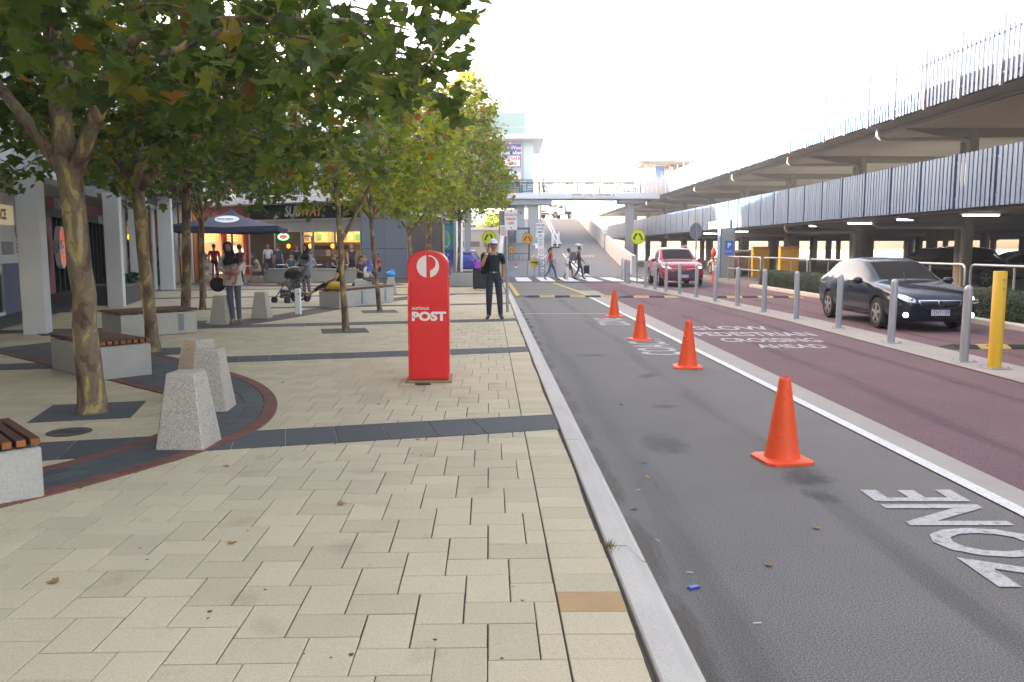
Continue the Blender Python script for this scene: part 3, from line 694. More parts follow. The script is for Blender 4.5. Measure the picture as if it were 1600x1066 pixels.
for x0 in (6.7, 12.5):
    for i in range(7): MB().box(x0+i*0.30,x0+i*0.30+0.29,89.86,89.93,7.03,7.27).build('chevron', mat('hi-vis yellow green', (0.55,0.60,0.05), 0.6) if i % 2 == 0 else M_BLACK, cb)
MB().tube([(6.6,90,4.7),(6.6,90,7.15)], 0.06, 6).build('post', M_GALV, cb); MB().tube([(18.5,90,6.0),(18.5,90,7.15)], 0.06, 6).build('post', M_GALV, cb)
# low roof of the stair lobby on the car park deck
sr = empty('roof_pavilion', (13.2,75,6.1), label='flat roofed stair pavilion on top of the car park with wide pale eaves', cat='building')
MB().box(1.0,4.0,0.4,3.0,0,3.0).build('wall', mat('taupe wall', (0.30,0.24,0.20), 0.7), sr); MB().box(-2.0,5.0,-1.2,4,3.15,3.5).build('roof', M_WHITE, sr); MB().box(-1.6,4.6,-0.8,3.7,3.0,3.149).build('soffit', mat('cream soffit', (0.6,0.5,0.36), 0.7), sr)
MB().box(-0.2,0.6,0.5,0.6,1.4,2.9).build('blue_panel', mat('sky blue panel', (0.12,0.30,0.62), 0.5), sr); MB().box(0.98,1.08,0.2,0.39,0,3.0).build('post', M_WHITE, sr); MB().tube([(-1.2,-0.5,0),(-1.2,-0.5,3.0)], 0.08, 8).build('post', M_WHITE, sr); MB().box(4.3,5.2,0.0,0.1,1.6,3.1).build('blue_panel', MATS['sky blue panel'], sr)
# ================================================================ LEFT BUILDING with colonnade
LBA = math.atan2(0.262, 0.965)           # local +y runs along the facade (away), local -x is into the building
lb = empty('arcade_building', (-8.51,14.64,0), LBA, label='white walled shop building with square white columns and dark glazed shopfronts on the left', cat='building')
m_ww = mat('white render', (0.66,0.67,0.68), 0.75, var=0.06, scale=0.6); m_sof = mat('soffit grey', (0.30,0.30,0.29), 0.8)
m_fas = mat('dark charcoal fascia', (0.05,0.055,0.065), 0.5); m_pink = mat('dusty pink panel', (0.30,0.115,0.145), 0.6, var=0.05); m_dado = mat('slate blue dado', (0.115,0.13,0.21), 0.6)
def lp(mb, name, m, par=lb, **k): return mb.build(name, m, par, **k)
lp(MB().box(-14,-1.0,-60,6.4,3.0,6.0), 'upper_wall', m_ww); lp(MB().box(-14,-1.0,6.42,19.5,3.15,6.0), 'upper_wall', m_ww)
lp(MB().box(-24,-2.6,-60,41,6.0,12.8), 'upper_storeys', m_ww); lp(MB().box(-24.2,-2.4,-60,41.2,12.8,13.2), 'parapet', M_CONC)
lp(MB().box(-24,-2.7,-60,21,13.2,16.2), 'top_storey', m_ww)
lp(MB().box(-24,-9.5,21,41,0,5.99), 'rear_wing', m_ww)
lp(MB().box(-3.2,-0.2,-60,6.4,2.86,2.999), 'soffit', m_sof); lp(MB().box(-3.2,-0.25,6.42,19.5,3.0,3.149), 'soffit', m_sof)
lp(MB().box(-0.98,-0.2,7.0,19.5,3.15,3.7), 'canopy_fascia', m_fas)
for k in range(5): lp(MB().box(-2.605,-2.55,-20+9*k,-14.5+9*k,7.2,9.2), 'window', M_DKGLASS)
for s in (0, 7.09): lp(MB().cbox(-0.19,0.19,s-0.19,s+0.19,PZ,(4.6 if s == 0 else 3.0),0.012), 'column', m_ww)
for s in (-7.5,-14,-21): lp(MB().cbox(-0.19,0.19,s-0.19,s+0.19,PZ,4.6,0.012), 'column', m_ww)
lp(MB().box(-2.6,-2.2,-60,-6.01,PZ,2.86), 'ground_wall', m_ww)
# park office bay
lp(MB().box(-2.3,-1.9,-6,6.35,1.25,2.86), 'office_wall', m_ww); lp(MB().box(-2.32,-1.88,4.6,6.35,PZ,1.249), 'dado', m_dado)
lp(MB().box(-2.2,-1.92,-6,4.55,PZ,1.0), 'teal_glass_base', mat('teal glass', (0.02,0.07,0.075), 0.1, spec=0.7)); lp(MB().box(-1.905,-1.86,-6,4.58,PZ,0.17), 'sill', m_ww); lp(MB().box(-1.90,-1.86,4.50,4.585,0.17,1.249), 'frame_post', M_GALV)
lp(MB().box(-1.905,-1.86,-6,4.58,1.0,1.06), 'frame_rail', M_GALV)
ow = lp(MB().box(-1.899,-1.87,1.0,4.3,1.06,2.05), 'office_window', M_DKGLASS)
for (a,b,c,d,col) in ((2.3,2.75,1.1,1.75,(0.55,0.55,0.6)),(2.9,3.1,1.1,1.75,(0.18,0.06,0.28)),(3.2,3.7,1.08,1.72,(0.6,0.6,0.62)),(3.85,4.2,1.1,1.7,(0.03,0.03,0.04))):
    MB().box(-1.868,-1.862,a,b,c,d).build('notice', mat('notice %.2f%.2f' % (col[0],col[2]), col, 0.6), ow)
osn = lp(MB().box(-1.88,-1.62,0.4,4.75,2.12,2.55), 'office_sign', mat('lit cream sign', (0.85,0.72,0.45), 0.5, emis=0.02))
def side_text(body, size, mt, par, x, y, z, **k):       # lettering on a wall that faces +x (local), reading towards +y
    return inst('lettering', text_mesh(body, size, mt, **k), par, M=Matrix.Translation((x,y,z)) @ Matrix.Rotation(R(90),4,'Z') @ UPRIGHT)
side_text('CAR PARK OFFICE', 0.30, mat('sign brown', (0.32,0.12,0.05), 0.5), osn, -1.616, 3.0, 2.33, bold=0.012)
lp(MB().box(-1.898,-1.89,4.75,5.55,1.45,1.75), 'wall_box', mat('box grey', (0.25,0.25,0.28), 0.5))
nsg = empty('no_smoking_sign', (-1.885,5.9,2.0), 0, lb)
MB().lathe([(0.16,0),(0.16,0.006),(0.13,0.006),(0.13,0.0)], 20, axis='x').build('ring', m_sr, nsg); MB().box(0.001,0.008,-0.11,0.11,-0.015,0.015).build('bar', M_BLACK, nsg)
for k in range(3): MB().box(0.001,0.005,-0.15,0.15,-0.32-0.09*k,-0.29-0.09*k).build('text_line', M_BLACK, nsg)
# pink shop
lp(MB().box(-2.3,-1.9,6.4,9.0,0.36,2.45), 'pink_panel', m_pink); lp(MB().box(-2.3,-1.86,6.4,19.5,PZ,0.36), 'plinth', M_BLACK)
lp(MB().box(-2.3,-1.80,6.4,19.5,2.45,2.66), 'fascia_beam', m_fas); lp(MB().box(-2.3,-1.92,6.4,19.5,2.66,3.0), 'sign_band', m_pink)
lp(MB().box(-2.2,-2.0,9.02,19.4,0.36,2.449), 'shop_glass', M_DKGLASS)
for k in range(19): lp(MB().box(-1.995,-1.93,9.05+k*0.55,9.13+k*0.55,0.36,2.449), 'mullion', M_BLACK)
m_pale = mat('pale blue letter', (0.50,0.60,0.68), 0.5)
side_text('IDB BAR', 0.40, m_pale, lb, -1.915, 10.2, 2.84, bold=0.015); side_text('WALKA', 0.40, m_pale, lb, -1.79, 15.4, 2.55, bold=0.015, sx=1.6)
ov = empty('oval_sign', (-1.6,8.35,1.62), 0, lb)
MB().lathe([(0.0,0.0),(0.31,0.0),(0.31,0.10),(0.0,0.10)], 28, axis='x').build('disc', mat('sign orange', (0.75,0.10,0.02), 0.5, emis=0.04), ov).scale.z = 1.7
MB().lathe([(0.315,-0.03),(0.335,-0.03),(0.335,0.10),(0.315,0.10)], 28, axis='x').build('rim', M_WHITE, ov).scale.z = 1.7
side_text('HOME', 0.42, mat('sign charcoal', (0.06,0.06,0.07), 0.5), ov, 0.115, -0.62, 0, bold=0.02); side_text('LOFT', 0.40, M_WHITE, ov, 0.118, 0.08, 0, bold=0.02)
# inside lights and goods behind the glazing
# beyond: passage columns, orange wall, planter
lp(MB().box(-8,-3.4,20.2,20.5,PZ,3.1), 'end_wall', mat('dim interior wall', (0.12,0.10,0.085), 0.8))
for (x,y) in ((-11.34,25.09),(-12.84,30.62),(-14.4,36.5)):
    c = empty('arcade_column', (x,y,PZ), LBA, label={-11.34:'white square column beside the round grey post and fern planter',-12.84:'white square column beside the orange wall',-14.4:'white square column behind the cafe umbrella'}[x], cat='column')
    MB().cbox(-0.24,0.24,-0.24,0.24,0,3.4,0.012).build('shaft', m_ww, c); MB().tube([(-0.42,-0.1,0),(-0.42,-0.1,3.4)], 0.10, 10).build('round_post', m_ww, c, smooth=60); MB().box(-0.55,0.32,-0.35,0.35,3.4,3.5).build('cap', m_sof, c)
cn = empty('walkway_canopy', (-11.6,24.6,3.58), LBA, label='flat pale canopy slab carried by the white columns', cat='canopy')
MB().box(-4.5,1.1,-1.3,14,0,0.16).build('slab', m_ww, cn); MB().box(-4.5,1.13,-1.33,14.03,0.16,0.5).build('edge', m_fas, cn)
pl4 = empty('planter', (-11.3,23.6,PZ), LBA, label='long dark planter box with a fern in front of the white columns', cat='planter')
MB().cbox(-0.5,0.5,-1.8,1.8,0,0.52,0.02).build('box', mat('planter charcoal', (0.06,0.065,0.07), 0.6), pl4)
fm = leafmat('fern leaf', [(0,(0.02,0.05,0.02)),(0.6,(0.05,0.10,0.04)),(1,(0.10,0.15,0.07))], 0.3); fr = MB(); rr = random.Random(11)
for k in range(70):
    a = rr.uniform(0,6.28); el = rr.uniform(0.5,1.3); ln_ = rr.uniform(0.5,0.95); b0 = Vector((rr.uniform(-0.3,0.3),rr.uniform(0.0,1.4),0.52)); last = None
    for i in range(9):
        t = i/8; p = b0+Vector((math.cos(a)*math.cos(el)*ln_*t, math.sin(a)*math.cos(el)*ln_*t, ln_*(math.sin(el)*t-0.75*t*t)))
        sd_ = Vector((-math.sin(a),math.cos(a),0))*0.09*math.sin(math.pi*min(1,t*0.9+0.1))
        if last: fr.add([last[0]-last[1],p-sd_,p,last[0]],[(0,1,2,3)]); fr.add([last[0],p,p+sd_,last[0]+last[1]],[(0,1,2,3)])
        last = (p,sd_)
fr.build('fern', fm, pl4, kind='stuff')
# ================================================================ FOOD COURT BUILDING (faces the plaza)
FA = R(-30)                                # local +x runs right along the facade and towards us
fcb = empty('food_court', (-7.8,42.5,0), FA, label='two storey food court building with white balcony, red shop and glazed sandwich shop', cat='building')
def fp(mb, name, m, par=fcb, **k): return mb.build(name, m, par, **k)
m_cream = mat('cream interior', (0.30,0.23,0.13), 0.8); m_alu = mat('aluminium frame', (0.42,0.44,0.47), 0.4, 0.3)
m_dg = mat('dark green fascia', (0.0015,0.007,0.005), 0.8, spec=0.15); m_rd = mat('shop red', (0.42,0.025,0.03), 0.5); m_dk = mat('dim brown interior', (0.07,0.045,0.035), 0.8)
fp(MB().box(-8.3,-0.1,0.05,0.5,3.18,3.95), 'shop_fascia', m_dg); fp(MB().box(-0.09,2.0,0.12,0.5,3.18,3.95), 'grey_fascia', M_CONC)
fp(MB().box(-8.3,0.9,0.02,0.3,3.08,3.179), 'fascia_trim', m_alu)
fp(MB().box(-20,2.4,-1.2,0.6,3.97,4.22), 'balcony_slab', M_WHITE); fp(MB().box(-20,1.2,2.6,6,4.23,7.4), 'upper_wall', mat('upper pale wall', (0.55,0.55,0.56), 0.7)); fp(MB().box(-20.3,1.4,1.6,6,7.4,7.7), 'roof_edge', M_WHITE)
for k in range(6): fp(MB().box(-19+k*3.5,-16.6+k*3.5,2.55,2.599,4.6,7.2), 'upper_window', M_DKGLASS)
brl = empty('balcony_rail', (0,-1.1,4.22), 0, fcb); rb_ = MB()
for k in range(150): rb_.box(-20+k*0.15,-19.985+k*0.15,-0.01,0.01,0,1.05)
rb_.build('baluster_row', M_WHITE, brl, kind='stuff'); MB().tube([(-20,0,1.08),(2.4,0,1.08)], 0.035, 6).build('top_rail', M_WHITE, brl); MB().tube([(-20,0,0.1),(2.4,0,0.1)], 0.025, 6).build('bottom_rail', M_WHITE, brl)
for k in range(8): MB().box(-20+k*3.2,-19.94+k*3.2,-0.03,0.03,0,1.1).build('rail_post', M_WHITE, brl)
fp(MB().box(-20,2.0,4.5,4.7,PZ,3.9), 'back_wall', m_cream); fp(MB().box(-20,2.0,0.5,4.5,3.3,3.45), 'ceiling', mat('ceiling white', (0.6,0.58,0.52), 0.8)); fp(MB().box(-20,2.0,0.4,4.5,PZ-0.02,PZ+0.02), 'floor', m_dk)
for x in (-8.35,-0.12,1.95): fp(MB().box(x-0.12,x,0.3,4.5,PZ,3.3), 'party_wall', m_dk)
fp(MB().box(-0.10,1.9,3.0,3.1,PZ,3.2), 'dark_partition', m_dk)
# glazing frames
for x in (-8.3,-6.3,-4.3,-3.42,-1.9,-0.12,0.9): fp(MB().box(x-0.03,x+0.03,0.14,0.22,PZ,3.079), 'mullion', m_alu)
fp(MB().box(-8.3,0.9,0.145,0.215,2.48,2.54), 'transom', m_alu); fp(MB().box(-8.27,0.87,0.16,0.20,2.541,3.07), 'transom_panel', mat('pale spandrel', (0.36,0.38,0.38), 0.5))
gl = mat('shop glass', (0.9,0.95,0.95), 0.02, trans=1.0)
dr = fp(MB().box(-4.24,-3.48,0.13,0.19,2.20,2.28), 'door', m_alu)
for a,b in ((-4.24,-4.16),(-3.56,-3.48)): MB().box(a,b,0.13,0.19,PZ,2.20).build('door_stile', m_alu, dr)
MB().tube([(-3.62,0.10,0.9),(-3.62,0.10,1.4)], 0.02, 6).build('handle', m_alu, dr); MB().box(-4.0,-3.75,0.12,0.128,1.25,1.75).build('door_sticker', m_pale, dr)
# sandwich shop interior: menu boards, counter, pendant lamps, checker strip
mbd = mat('lit menu board', (0.45,0.27,0.07), 0.5, emis=0.16, col2=(0.16,0.12,0.05), thr=(0.45,0.55), c2scale=3.5); m_lt = mat('warm strip light', (1.0,0.82,0.45), 0.5, emis=2.6)
for k in range(6):
    x = -8.0+k*1.0; mnb = fp(MB().box(x,x+0.92,4.2,4.28,1.95,2.55), 'menu_board', mbd)
    MB().box(x+0.05,x+0.4,4.19,4.199,2.05,2.45).build('menu_picture', mat('menu picture %d' % (k%3), ((0.35,0.14,0.04),(0.12,0.22,0.05),(0.45,0.30,0.08))[k%3], 0.5, emis=0.10), mnb)
    for j in range(3): MB().box(x+0.46,x+0.86,4.19,4.199,2.08+j*0.13,2.13+j*0.13).build('menu_line', mat('menu text', (0.7,0.6,0.3), 0.5, emis=0.10), mnb)
for x0 in (-7.6,-4.9,-2.6): fp(MB().box(x0,x0+1.6,3.7,3.8,2.62,2.67), 'strip_light', m_lt)
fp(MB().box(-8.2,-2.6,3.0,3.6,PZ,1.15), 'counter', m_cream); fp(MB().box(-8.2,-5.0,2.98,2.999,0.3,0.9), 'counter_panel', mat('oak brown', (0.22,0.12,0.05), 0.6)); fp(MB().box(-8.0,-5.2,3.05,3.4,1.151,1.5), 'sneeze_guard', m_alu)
ck = MB()
for k in range(36):
    for j in range(2):
        if (k+j) % 2: ck.box(-8.2+k*0.1,-8.1+k*0.1,4.44,4.49,1.55+j*0.1,1.65+j*0.1)
ck.build('checker_strip', M_BLACK, fcb, kind='stuff')
for x in (-7.3,-5.6,-3.9+0.0):
    pd = empty('pendant_lamp', (x,2.2,1.72), 0, fcb); MB().ell((0,0,0),(0.11,0.11,0.13),12,8).build('globe', mat('amber lamp', (1.0,0.36,0.02), 0.4, emis=0.35), pd, smooth=180); MB().tube([(0,0,0.13),(0,0,1.5)], 0.008, 5).build('cord', M_BLACK, pd)
# neon oval
nn = empty('neon_sign', (-5.55,0.11,2.22), 0, fcb)
MB().add([(0.42*math.cos(t*math.pi/16),0,0.18*math.sin(t*math.pi/16)) for t in range(32)], [tuple(range(31,-1,-1))]).build('backing', M_BLACK, nn)
for sc_, nm, cl, st in ((1.0,'green_ring',(0.1,0.9,0.25),0.22),(0.78,'white_ring',(0.9,0.9,0.8),0.15)):
    MB().tube([(0.42*sc_*math.cos(t*math.pi/16),-0.02,0.18*sc_*math.sin(t*math.pi/16)) for t in range(33)], 0.02, 6).build(nm, mat('neon '+nm, cl, 0.4, emis=st), nn)
sign_text('lettering', 'OPEN', 0.20, mat('neon red', (1.0,0.06,0.04), 0.4, emis=0.25), nn, (0,-0.025,0), bold=0.012, sx=0.95)
# sandwich shop name
m_sy = mat('sign yellow', (0.80,0.42,0.02), 0.5); m_sw = mat('sign white', (0.62,0.62,0.62), 0.5)
sgn = empty('shop_name', (-4.2,0.03,3.56), 0, fcb)
inst('lettering', text_mesh('SUB', 0.78, m_sw, ext=0.015, bold=0.025, align='RIGHT', shear=0.2, sx=0.85), sgn, M=UPRIGHT.copy()); inst('lettering', text_mesh('WAY', 0.78, m_sy, ext=0.015, bold=0.025, align='LEFT', shear=0.2, sx=0.85), sgn, M=UPRIGHT.copy())
MB().prism([(1.62,0.20),(1.85,0.36),(1.85,0.26),(2.05,0.38),(1.86,0.46),(1.86,0.41),(1.60,0.30)], -0.02, 0.0, 'xz').build('arrow', m_sy, sgn)
MB().prism([(-1.55,-0.28),(-1.85,-0.12),(-1.83,-0.22),(-1.98,-0.30),(-1.80,-0.36),(-1.82,-0.30)], -0.02, 0.0, 'xz').build('arrow', m_sw, sgn)
# posters to the right of the door
fp(MB().box(0.0,0.42,0.13,0.15,0.7,1.75), 'teal_poster', mat('poster teal', (0.10,0.38,0.36), 0.5)); fp(MB().box(0.46,0.86,1.5,1.55,1.2,2.2), 'red_poster', m_sr); fp(MB().box(0.05,0.36,0.12,0.129,1.0,1.25), 'poster_food', mat('food tan', (0.45,0.25,0.08), 0.6))
# red shop on the left of it
fp(MB().box(-12.6,-8.5,0.0,0.4,2.9,3.95), 'red_fascia', m_rd); sign_text('lettering', 'ESPRESSO BRA', 0.5, mat('sign lit white', (1,0.9,0.75), 0.5, emis=0.14), fcb, (-11.6,-0.01,3.05), bold=0.01)
for x in (-12.6,-10.3,-8.5): fp(MB().box(x-0.1,x+0.1,0.0,0.25,PZ,2.9), 'red_post', m_rd)
fp(MB().box(-17.5,-12.7,0.05,0.4,2.9,3.95), 'red_fascia', m_rd)
mo = mat('lit orange menu', (0.70,0.16,0.02), 0.5, emis=0.11)
for k in range(4): fp(MB().box(-17.2+k*2.0,-15.4+k*2.0,2.4,2.5,1.95,2.75), 'menu_board', mo)
for k in range(4):
    for j in range(4): fp(MB().box(-17.0+k*2.0,-15.7+k*2.0,2.38,2.39,2.05+j*0.17,2.10+j*0.17), 'menu_line', MATS['menu text'])
fp(MB().box(-17.4,-9,2.0,2.6,PZ,1.1), 'counter', m_dk); fp(MB().box(-16,-9,2.2,2.3,2.80,2.85), 'strip_light', m_lt)
og = empty('orange_wall', (-15.4,37.2,PZ), R(-20), label='tall curved topped orange wall panel behind the white columns', cat='wall')
pts = [(-1.3,0),(1.3,0),(1.3,3.0)]+[(1.3-2.6*(i/10), 3.0+0.35*math.sin(math.pi*i/20+math.pi/2)) for i in range(11)]+[(-1.3,3.0)]
MB().prism(pts, 0, 0.25, 'xz').build('panel', mat('orange wall', (0.55,0.17,0.03), 0.6, var=0.06), og); MB().box(0.3,0.62,-0.02,-0.003,1.2,1.65).build('notice', M_WHITE, og)
MB().box(-1.5,1.5,0.3,0.45,0,3.6).build('backing', m_dk, og)
dp = empty('dim_passage', (-17.6,38.6,PZ), R(-14), label='dim shop front with warm hanging lamps seen between the white columns', cat='shop front')
MB().box(-6,1.6,0,0.2,0,3.6).build('wall', m_dk, dp)
for x in (-1.2,0.2,0.9): MB().ell((x,-0.6,2.0+0.2*x),(0.12,0.12,0.16),10,6).build('lamp', MATS['amber lamp'], dp, smooth=180); MB().tube([(x,-0.6,2.1+0.2*x),(x,-0.6,3.4)], 0.008, 5).build('cord', M_BLACK, dp)
MB().box(-3,1.5,-0.05,-0.003,1.9,2.8).build('lit_display', mat('amber display', (0.30,0.17,0.04), 0.5, emis=0.06, col2=(0.05,0.03,0.02), thr=(0.45,0.6), c2scale=2.5), dp)
# ---- grey blue panelled block and the poster wall
m_gb = mat('grey blue panel', (0.20,0.225,0.29), 0.55, piece=0.04, var=0.04)
blk = empty('panelled_block', (-7.55,41.4,0), 0, label='grey blue panelled corner block of the food court beside the poster wall', cat='building')
MB().box(0.06,2.24,0.05,6,0,7.6).build('core', M_BLACK, blk)
for k in range(5):
    for j in range(2): MB().box(j*1.15+0.008,j*1.15+1.142,0,0.06,PZ+k*1.5+0.012,PZ+k*1.5+1.488).build('panel', m_gb, blk)
    MB().box(2.24,2.30,0.065,2.0,PZ+k*1.5+0.012,PZ+k*1.5+1.488).build('panel', m_gb, blk)
for k in range(4): MB().box(2.31,2.36,0.3,0.75,0.3+k*1.6,1.7+k*1.6).build('glass_strip', mat('blue strip glass', (0.35,0.50,0.68), 0.2, spec=0.7), blk)
pw = empty('poster_wall', (-7.2,47.5,0), 0, label='pale wall with a blue shopping centre poster and a green shoe poster', cat='wall')
MB().box(0,3.95,0.2,7,0,6.4).build('wall', M_WHITE, pw); 
for x in (0.9,2.18,3.82): MB().box(x,x+0.16,0.02,0.199,0,6.2).build('pilaster', M_GALV, pw)
m_pb = mat('poster blue', (0.045,0.075,0.36), 0.5); m_pgr = mat('poster green', (0.04,0.27,0.20), 0.5)
pa = MB().box(1.08,2.14,0.10,0.19,2.35,3.15).build('blue_header', m_pb, pw)
sign_text('lettering', 'Brand Outlet', 0.22, M_WHITE, pa, (1.60,0.095,2.78), bold=0.004, sx=0.8); sign_text('lettering', 'Centre', 0.22, M_WHITE, pa, (1.60,0.095,2.54), bold=0.004, sx=0.8)
pb_ = MB().box(1.08,2.14,0.11,0.19,0.9,2.349).build('photo_poster', mat('photo grey', (0.38,0.38,0.42), 0.5, col2=(0.08,0.08,0.11), thr=(0.52,0.6), c2scale=3.0), pw)
MB().prism([(1.7,0.95),(2.08,0.95),(2.05,1.75),(1.9,1.95),(1.75,1.7)], 0.10, 0.108, 'xz').build('printed_figure', mat('print shirt', (0.5,0.47,0.48), 0.6), pb_); MB().ell((1.92,0.104,2.1),(0.10,0.004,0.13),12,8).build('printed_head', mat('print skin', (0.35,0.20,0.14), 0.6), pb_)
pg = MB().box(2.40,3.78,0.10,0.19,1.55,3.20).build('shoe_poster', m_pgr, pw)
MB().box(2.40,3.78,0.09,0.099,2.92,3.20).build('poster_header', m_pb, pg); MB().box(2.40,3.78,0.10,0.19,0.60,1.549).build('poster_footer', m_pb, pw)
sign_text('lettering', 'HARBOUR TOWN', 0.10, M_WHITE, pw, (3.05,0.085,3.06)); sign_text('lettering', 'Over', 0.18, M_WHITE, pw, (2.95,0.095,1.42), bold=0.004); sign_text('lettering', 'Brand Outlets', 0.18, M_WHITE, pw, (3.05,0.095,1.23), bold=0.004)
for k in range(4): MB().box(2.6,3.5-0.1*(k%2),0.094,0.099,1.02-k*0.10,1.045-k*0.10).build('text_line', M_WHITE, pw)
sh = mat('print shoe green', (0.05,0.36,0.28), 0.5); sw_ = mat('print sole', (0.55,0.62,0.55), 0.5)
for x0 in (2.86,3.38):
    out = [(x0+0.24*math.cos(t*math.pi/12)*(1.0 if math.sin(t*math.pi/12) < 0 else 0.85), 2.12+0.48*math.sin(t*math.pi/12)) for t in range(24)]
    MB().prism(out, 0.088, 0.099, 'xz').build('printed_sole', sw_, pg); MB().prism([(x0+(a-x0)*0.86, 2.14+(b-2.12)*0.93) for a,b in out], 0.082, 0.087, 'xz').build('printed_shoe', sh, pg)
    MB().ell((x0,0.080,2.40),(0.13,0.004,0.17),14,8).build('printed_opening', mat('print grey', (0.22,0.25,0.27), 0.6), pg)
    for k in range(4): MB().box(x0-0.1,x0+0.1,0.077,0.081,2.05+k*0.06,2.07+k*0.06).build('printed_lace', MATS['print grey'], pg)
MB().ell((2.78,0.088,2.72),(0.18,0.006,0.13),12,8).build('printed_bow', m_sr, pg); MB().ell((3.14,0.088,2.70),(0.18,0.006,0.12),12,8).build('printed_bow', m_sr, pg)
# ---- far sunlit buildings beyond the driveway, then an added unseen shade block
m_fcw = mat('cream far wall', (0.62,0.56,0.46), 0.8, var=0.05)
fb1 = empty('far_building', (-3.5,92,0), 0, label='long low cream building in sunlight beyond the driveway', cat='building')
MB().box(-9,4.2,0,6,0,3.6).build('wall', m_fcw, fb1); MB().box(-9.2,4.4,-0.2,6.2,3.6,3.9).build('parapet', M_WHITE, fb1)
for k in range(7): MB().box(-8.4+k*1.75,-7.1+k*1.75,-0.02,-0.003,1.75,2.35).build('window', mat('shaded opening', (0.25,0.22,0.19), 0.7), fb1)
fb2 = empty('far_building', (-10,120,0), 0, label='pale blue gabled building far behind the low cream one', cat='building')
MB().prism([(-12,0),(10,0),(10,5.5),(-1,8.5),(-12,6)], 0, 8, 'xz').build('wall', mat('pale blue far wall', (0.42,0.52,0.62), 0.7), fb2); MB().prism([(-12.4,6.02),(-1,8.55),(10.4,5.5),(10.4,5.8),(-1,8.9),(-12.4,6.35)], -0.4, 8.4, 'xz').build('roof', M_WHITE, fb2)

shade_blk = empty('far_building', (-19,58,0), 0, label='plain pale unseen block added behind the food court to shade the ramp', cat='building')  # unseen mass added only to keep the sun off the ramp
MB().box(-10,5,-1,44,0,11).build('wall', m_ww, shade_blk); MB().box(-10.2,5.2,-1.2,44.2,11,11.3).build('parapet', M_CONC, shade_blk)
# ================================================================ STREET FURNITURE
# ---- traffic cones
m_cone = mat('cone orange', (0.80,0.085,0.014), 0.5, var=0.14, scale=4, col2=(0.40,0.05,0.02), thr=(0.60,0.74), c2scale=9, space='o', bump=0.2, bscale=20, detail=6)
m_conew = mat('cone white band', (0.75,0.75,0.75), 0.5)
CS = 0.91
cone_me = MB().lathe([(0.150,0.028),(0.142,0.05),(0.136,0.075),(0.050,0.655),(0.050,0.668),(0.042,0.695),(0.035,0.70),(0.030,0.66),(0.028,0.60)], 24).mesh('cone_body', m_cone, 40)
def cone_base():
    mb = MB(); a, c = 0.205, 0.05
    def oc(a, c, z): return [(-a+c,-a,z),(a-c,-a,z),(a,-a+c,z),(a,a-c,z),(a-c,a,z),(-a+c,a,z),(-a,a-c,z),(-a,-a+c,z)]
    vs = oc(a,c,0)+oc(a,c,0.022)+oc(a-0.012,c,0.03)+oc(0.15,0.06,0.034)
    fs = [tuple(range(7,-1,-1)), tuple(range(24,32))]+[(r+i,r+(i+1)%8,r+8+(i+1)%8,r+8+i) for r in (0,8,16) for i in range(8)]
    return mb.add(vs, fs).mesh('cone_base', m_cone, 30)
cb_me = cone_base()
for x,y,rz,lab in ((2.05,6.08,0.15,'large clean orange traffic cone beside a damp patch on the asphalt'),(2.37,10.95,-0.12,'orange traffic cone beside the painted word COACH'),(2.25,14.3,0.3,'orange traffic cone between the painted words COACH and ZONE'),(2.40,19.2,0.05,'duller orange traffic cone past the farther painted word ZONE')):
    c = empty('traffic_cone', (x,y,0.001), rz, label=lab, cat='traffic cone', group='orange cones along the coach bay'); c.scale = (CS,)*3
    inst('cone_base', cb_me, c); inst('cone_body', cone_me, c, (0,0,0), (random.gauss(0,0.01),random.gauss(0,0.01),0))
c = empty('traffic_cone', (0.25,52.0,0.0), 0.4, label='orange traffic cone with a white band at the gate beyond the crossing', cat='traffic cone')
inst('cone_base', cb_me, c); inst('cone_body', cone_me, c); MB().lathe([(0.105,0.30),(0.080,0.46)], 20).build('white_band', m_conew, c, smooth=60)
# orange and white flexible post beside the red car
dl = empty('delineator_post', (9.35,38.2,0.004), 0, label='slim orange and white marker post behind the red car', cat='marker post')
MB().lathe([(0.13,0),(0.13,0.03),(0.05,0.06),(0.05,0.55)], 14).build('lower', m_cone, dl, smooth=50); MB().lathe([(0.05,0.551),(0.05,0.95)], 14).build('white_sleeve', m_conew, dl, smooth=50); MB().lathe([(0.05,0.951),(0.05,1.2),(0.12,1.26),(0.12,1.45),(0.05,1.6)], 14).build('top', m_cone, dl, smooth=50)
# ---- post box
m_pr = mat('post box red', (0.72,0.010,0.012), 0.28, coat=0.5, var=0.05, scale=3, space='o'); m_pw = mat('post box print', (0.80,0.72,0.66), 0.5)
pbx = empty('post_box', (-0.955,9.42,PZ), R(2.5), label='tall red street post box with arched top and white lettering', cat='post box')
def arch(w_, h, r, n=14):
    """front outline of the box: straight sides, broad curved top"""
    pts = [(-w_,0),(w_,0),(w_,h-r)]
    pts += [(w_*math.cos(a)*1.0 if False else w_*math.cos(math.pi*i/n), h-r+r*math.sin(math.pi*i/n)**0.85) for i,a in enumerate([0]*(n+1))][1:-1]
    return pts+[(-w_,h-r)]
pts = arch(0.228, 1.465, 0.17)
bm_ = MB(); n = len(pts); D = 0.225; ch = 0.012
vs = []
for yy, s in ((-D,1-ch/0.23),(-D+ch,1),(D-ch,1),(D,1-ch/0.23)):
    vs += [(x*s, yy, 0.03+(z if s == 1 else (z-0.7)*(1-ch/0.75)+0.7)) for x,z in pts]
fs = [tuple(range(n)), tuple(range(4*n-1,3*n-1,-1))]+[(r*n+i, (r+1)*n+i, (r+1)*n+(i+1)%n, r*n+(i+1)%n) for r in range(3) for i in range(n)]
bm_.add(vs, fs); bm_.build('body', m_pr, pbx, smooth=35)
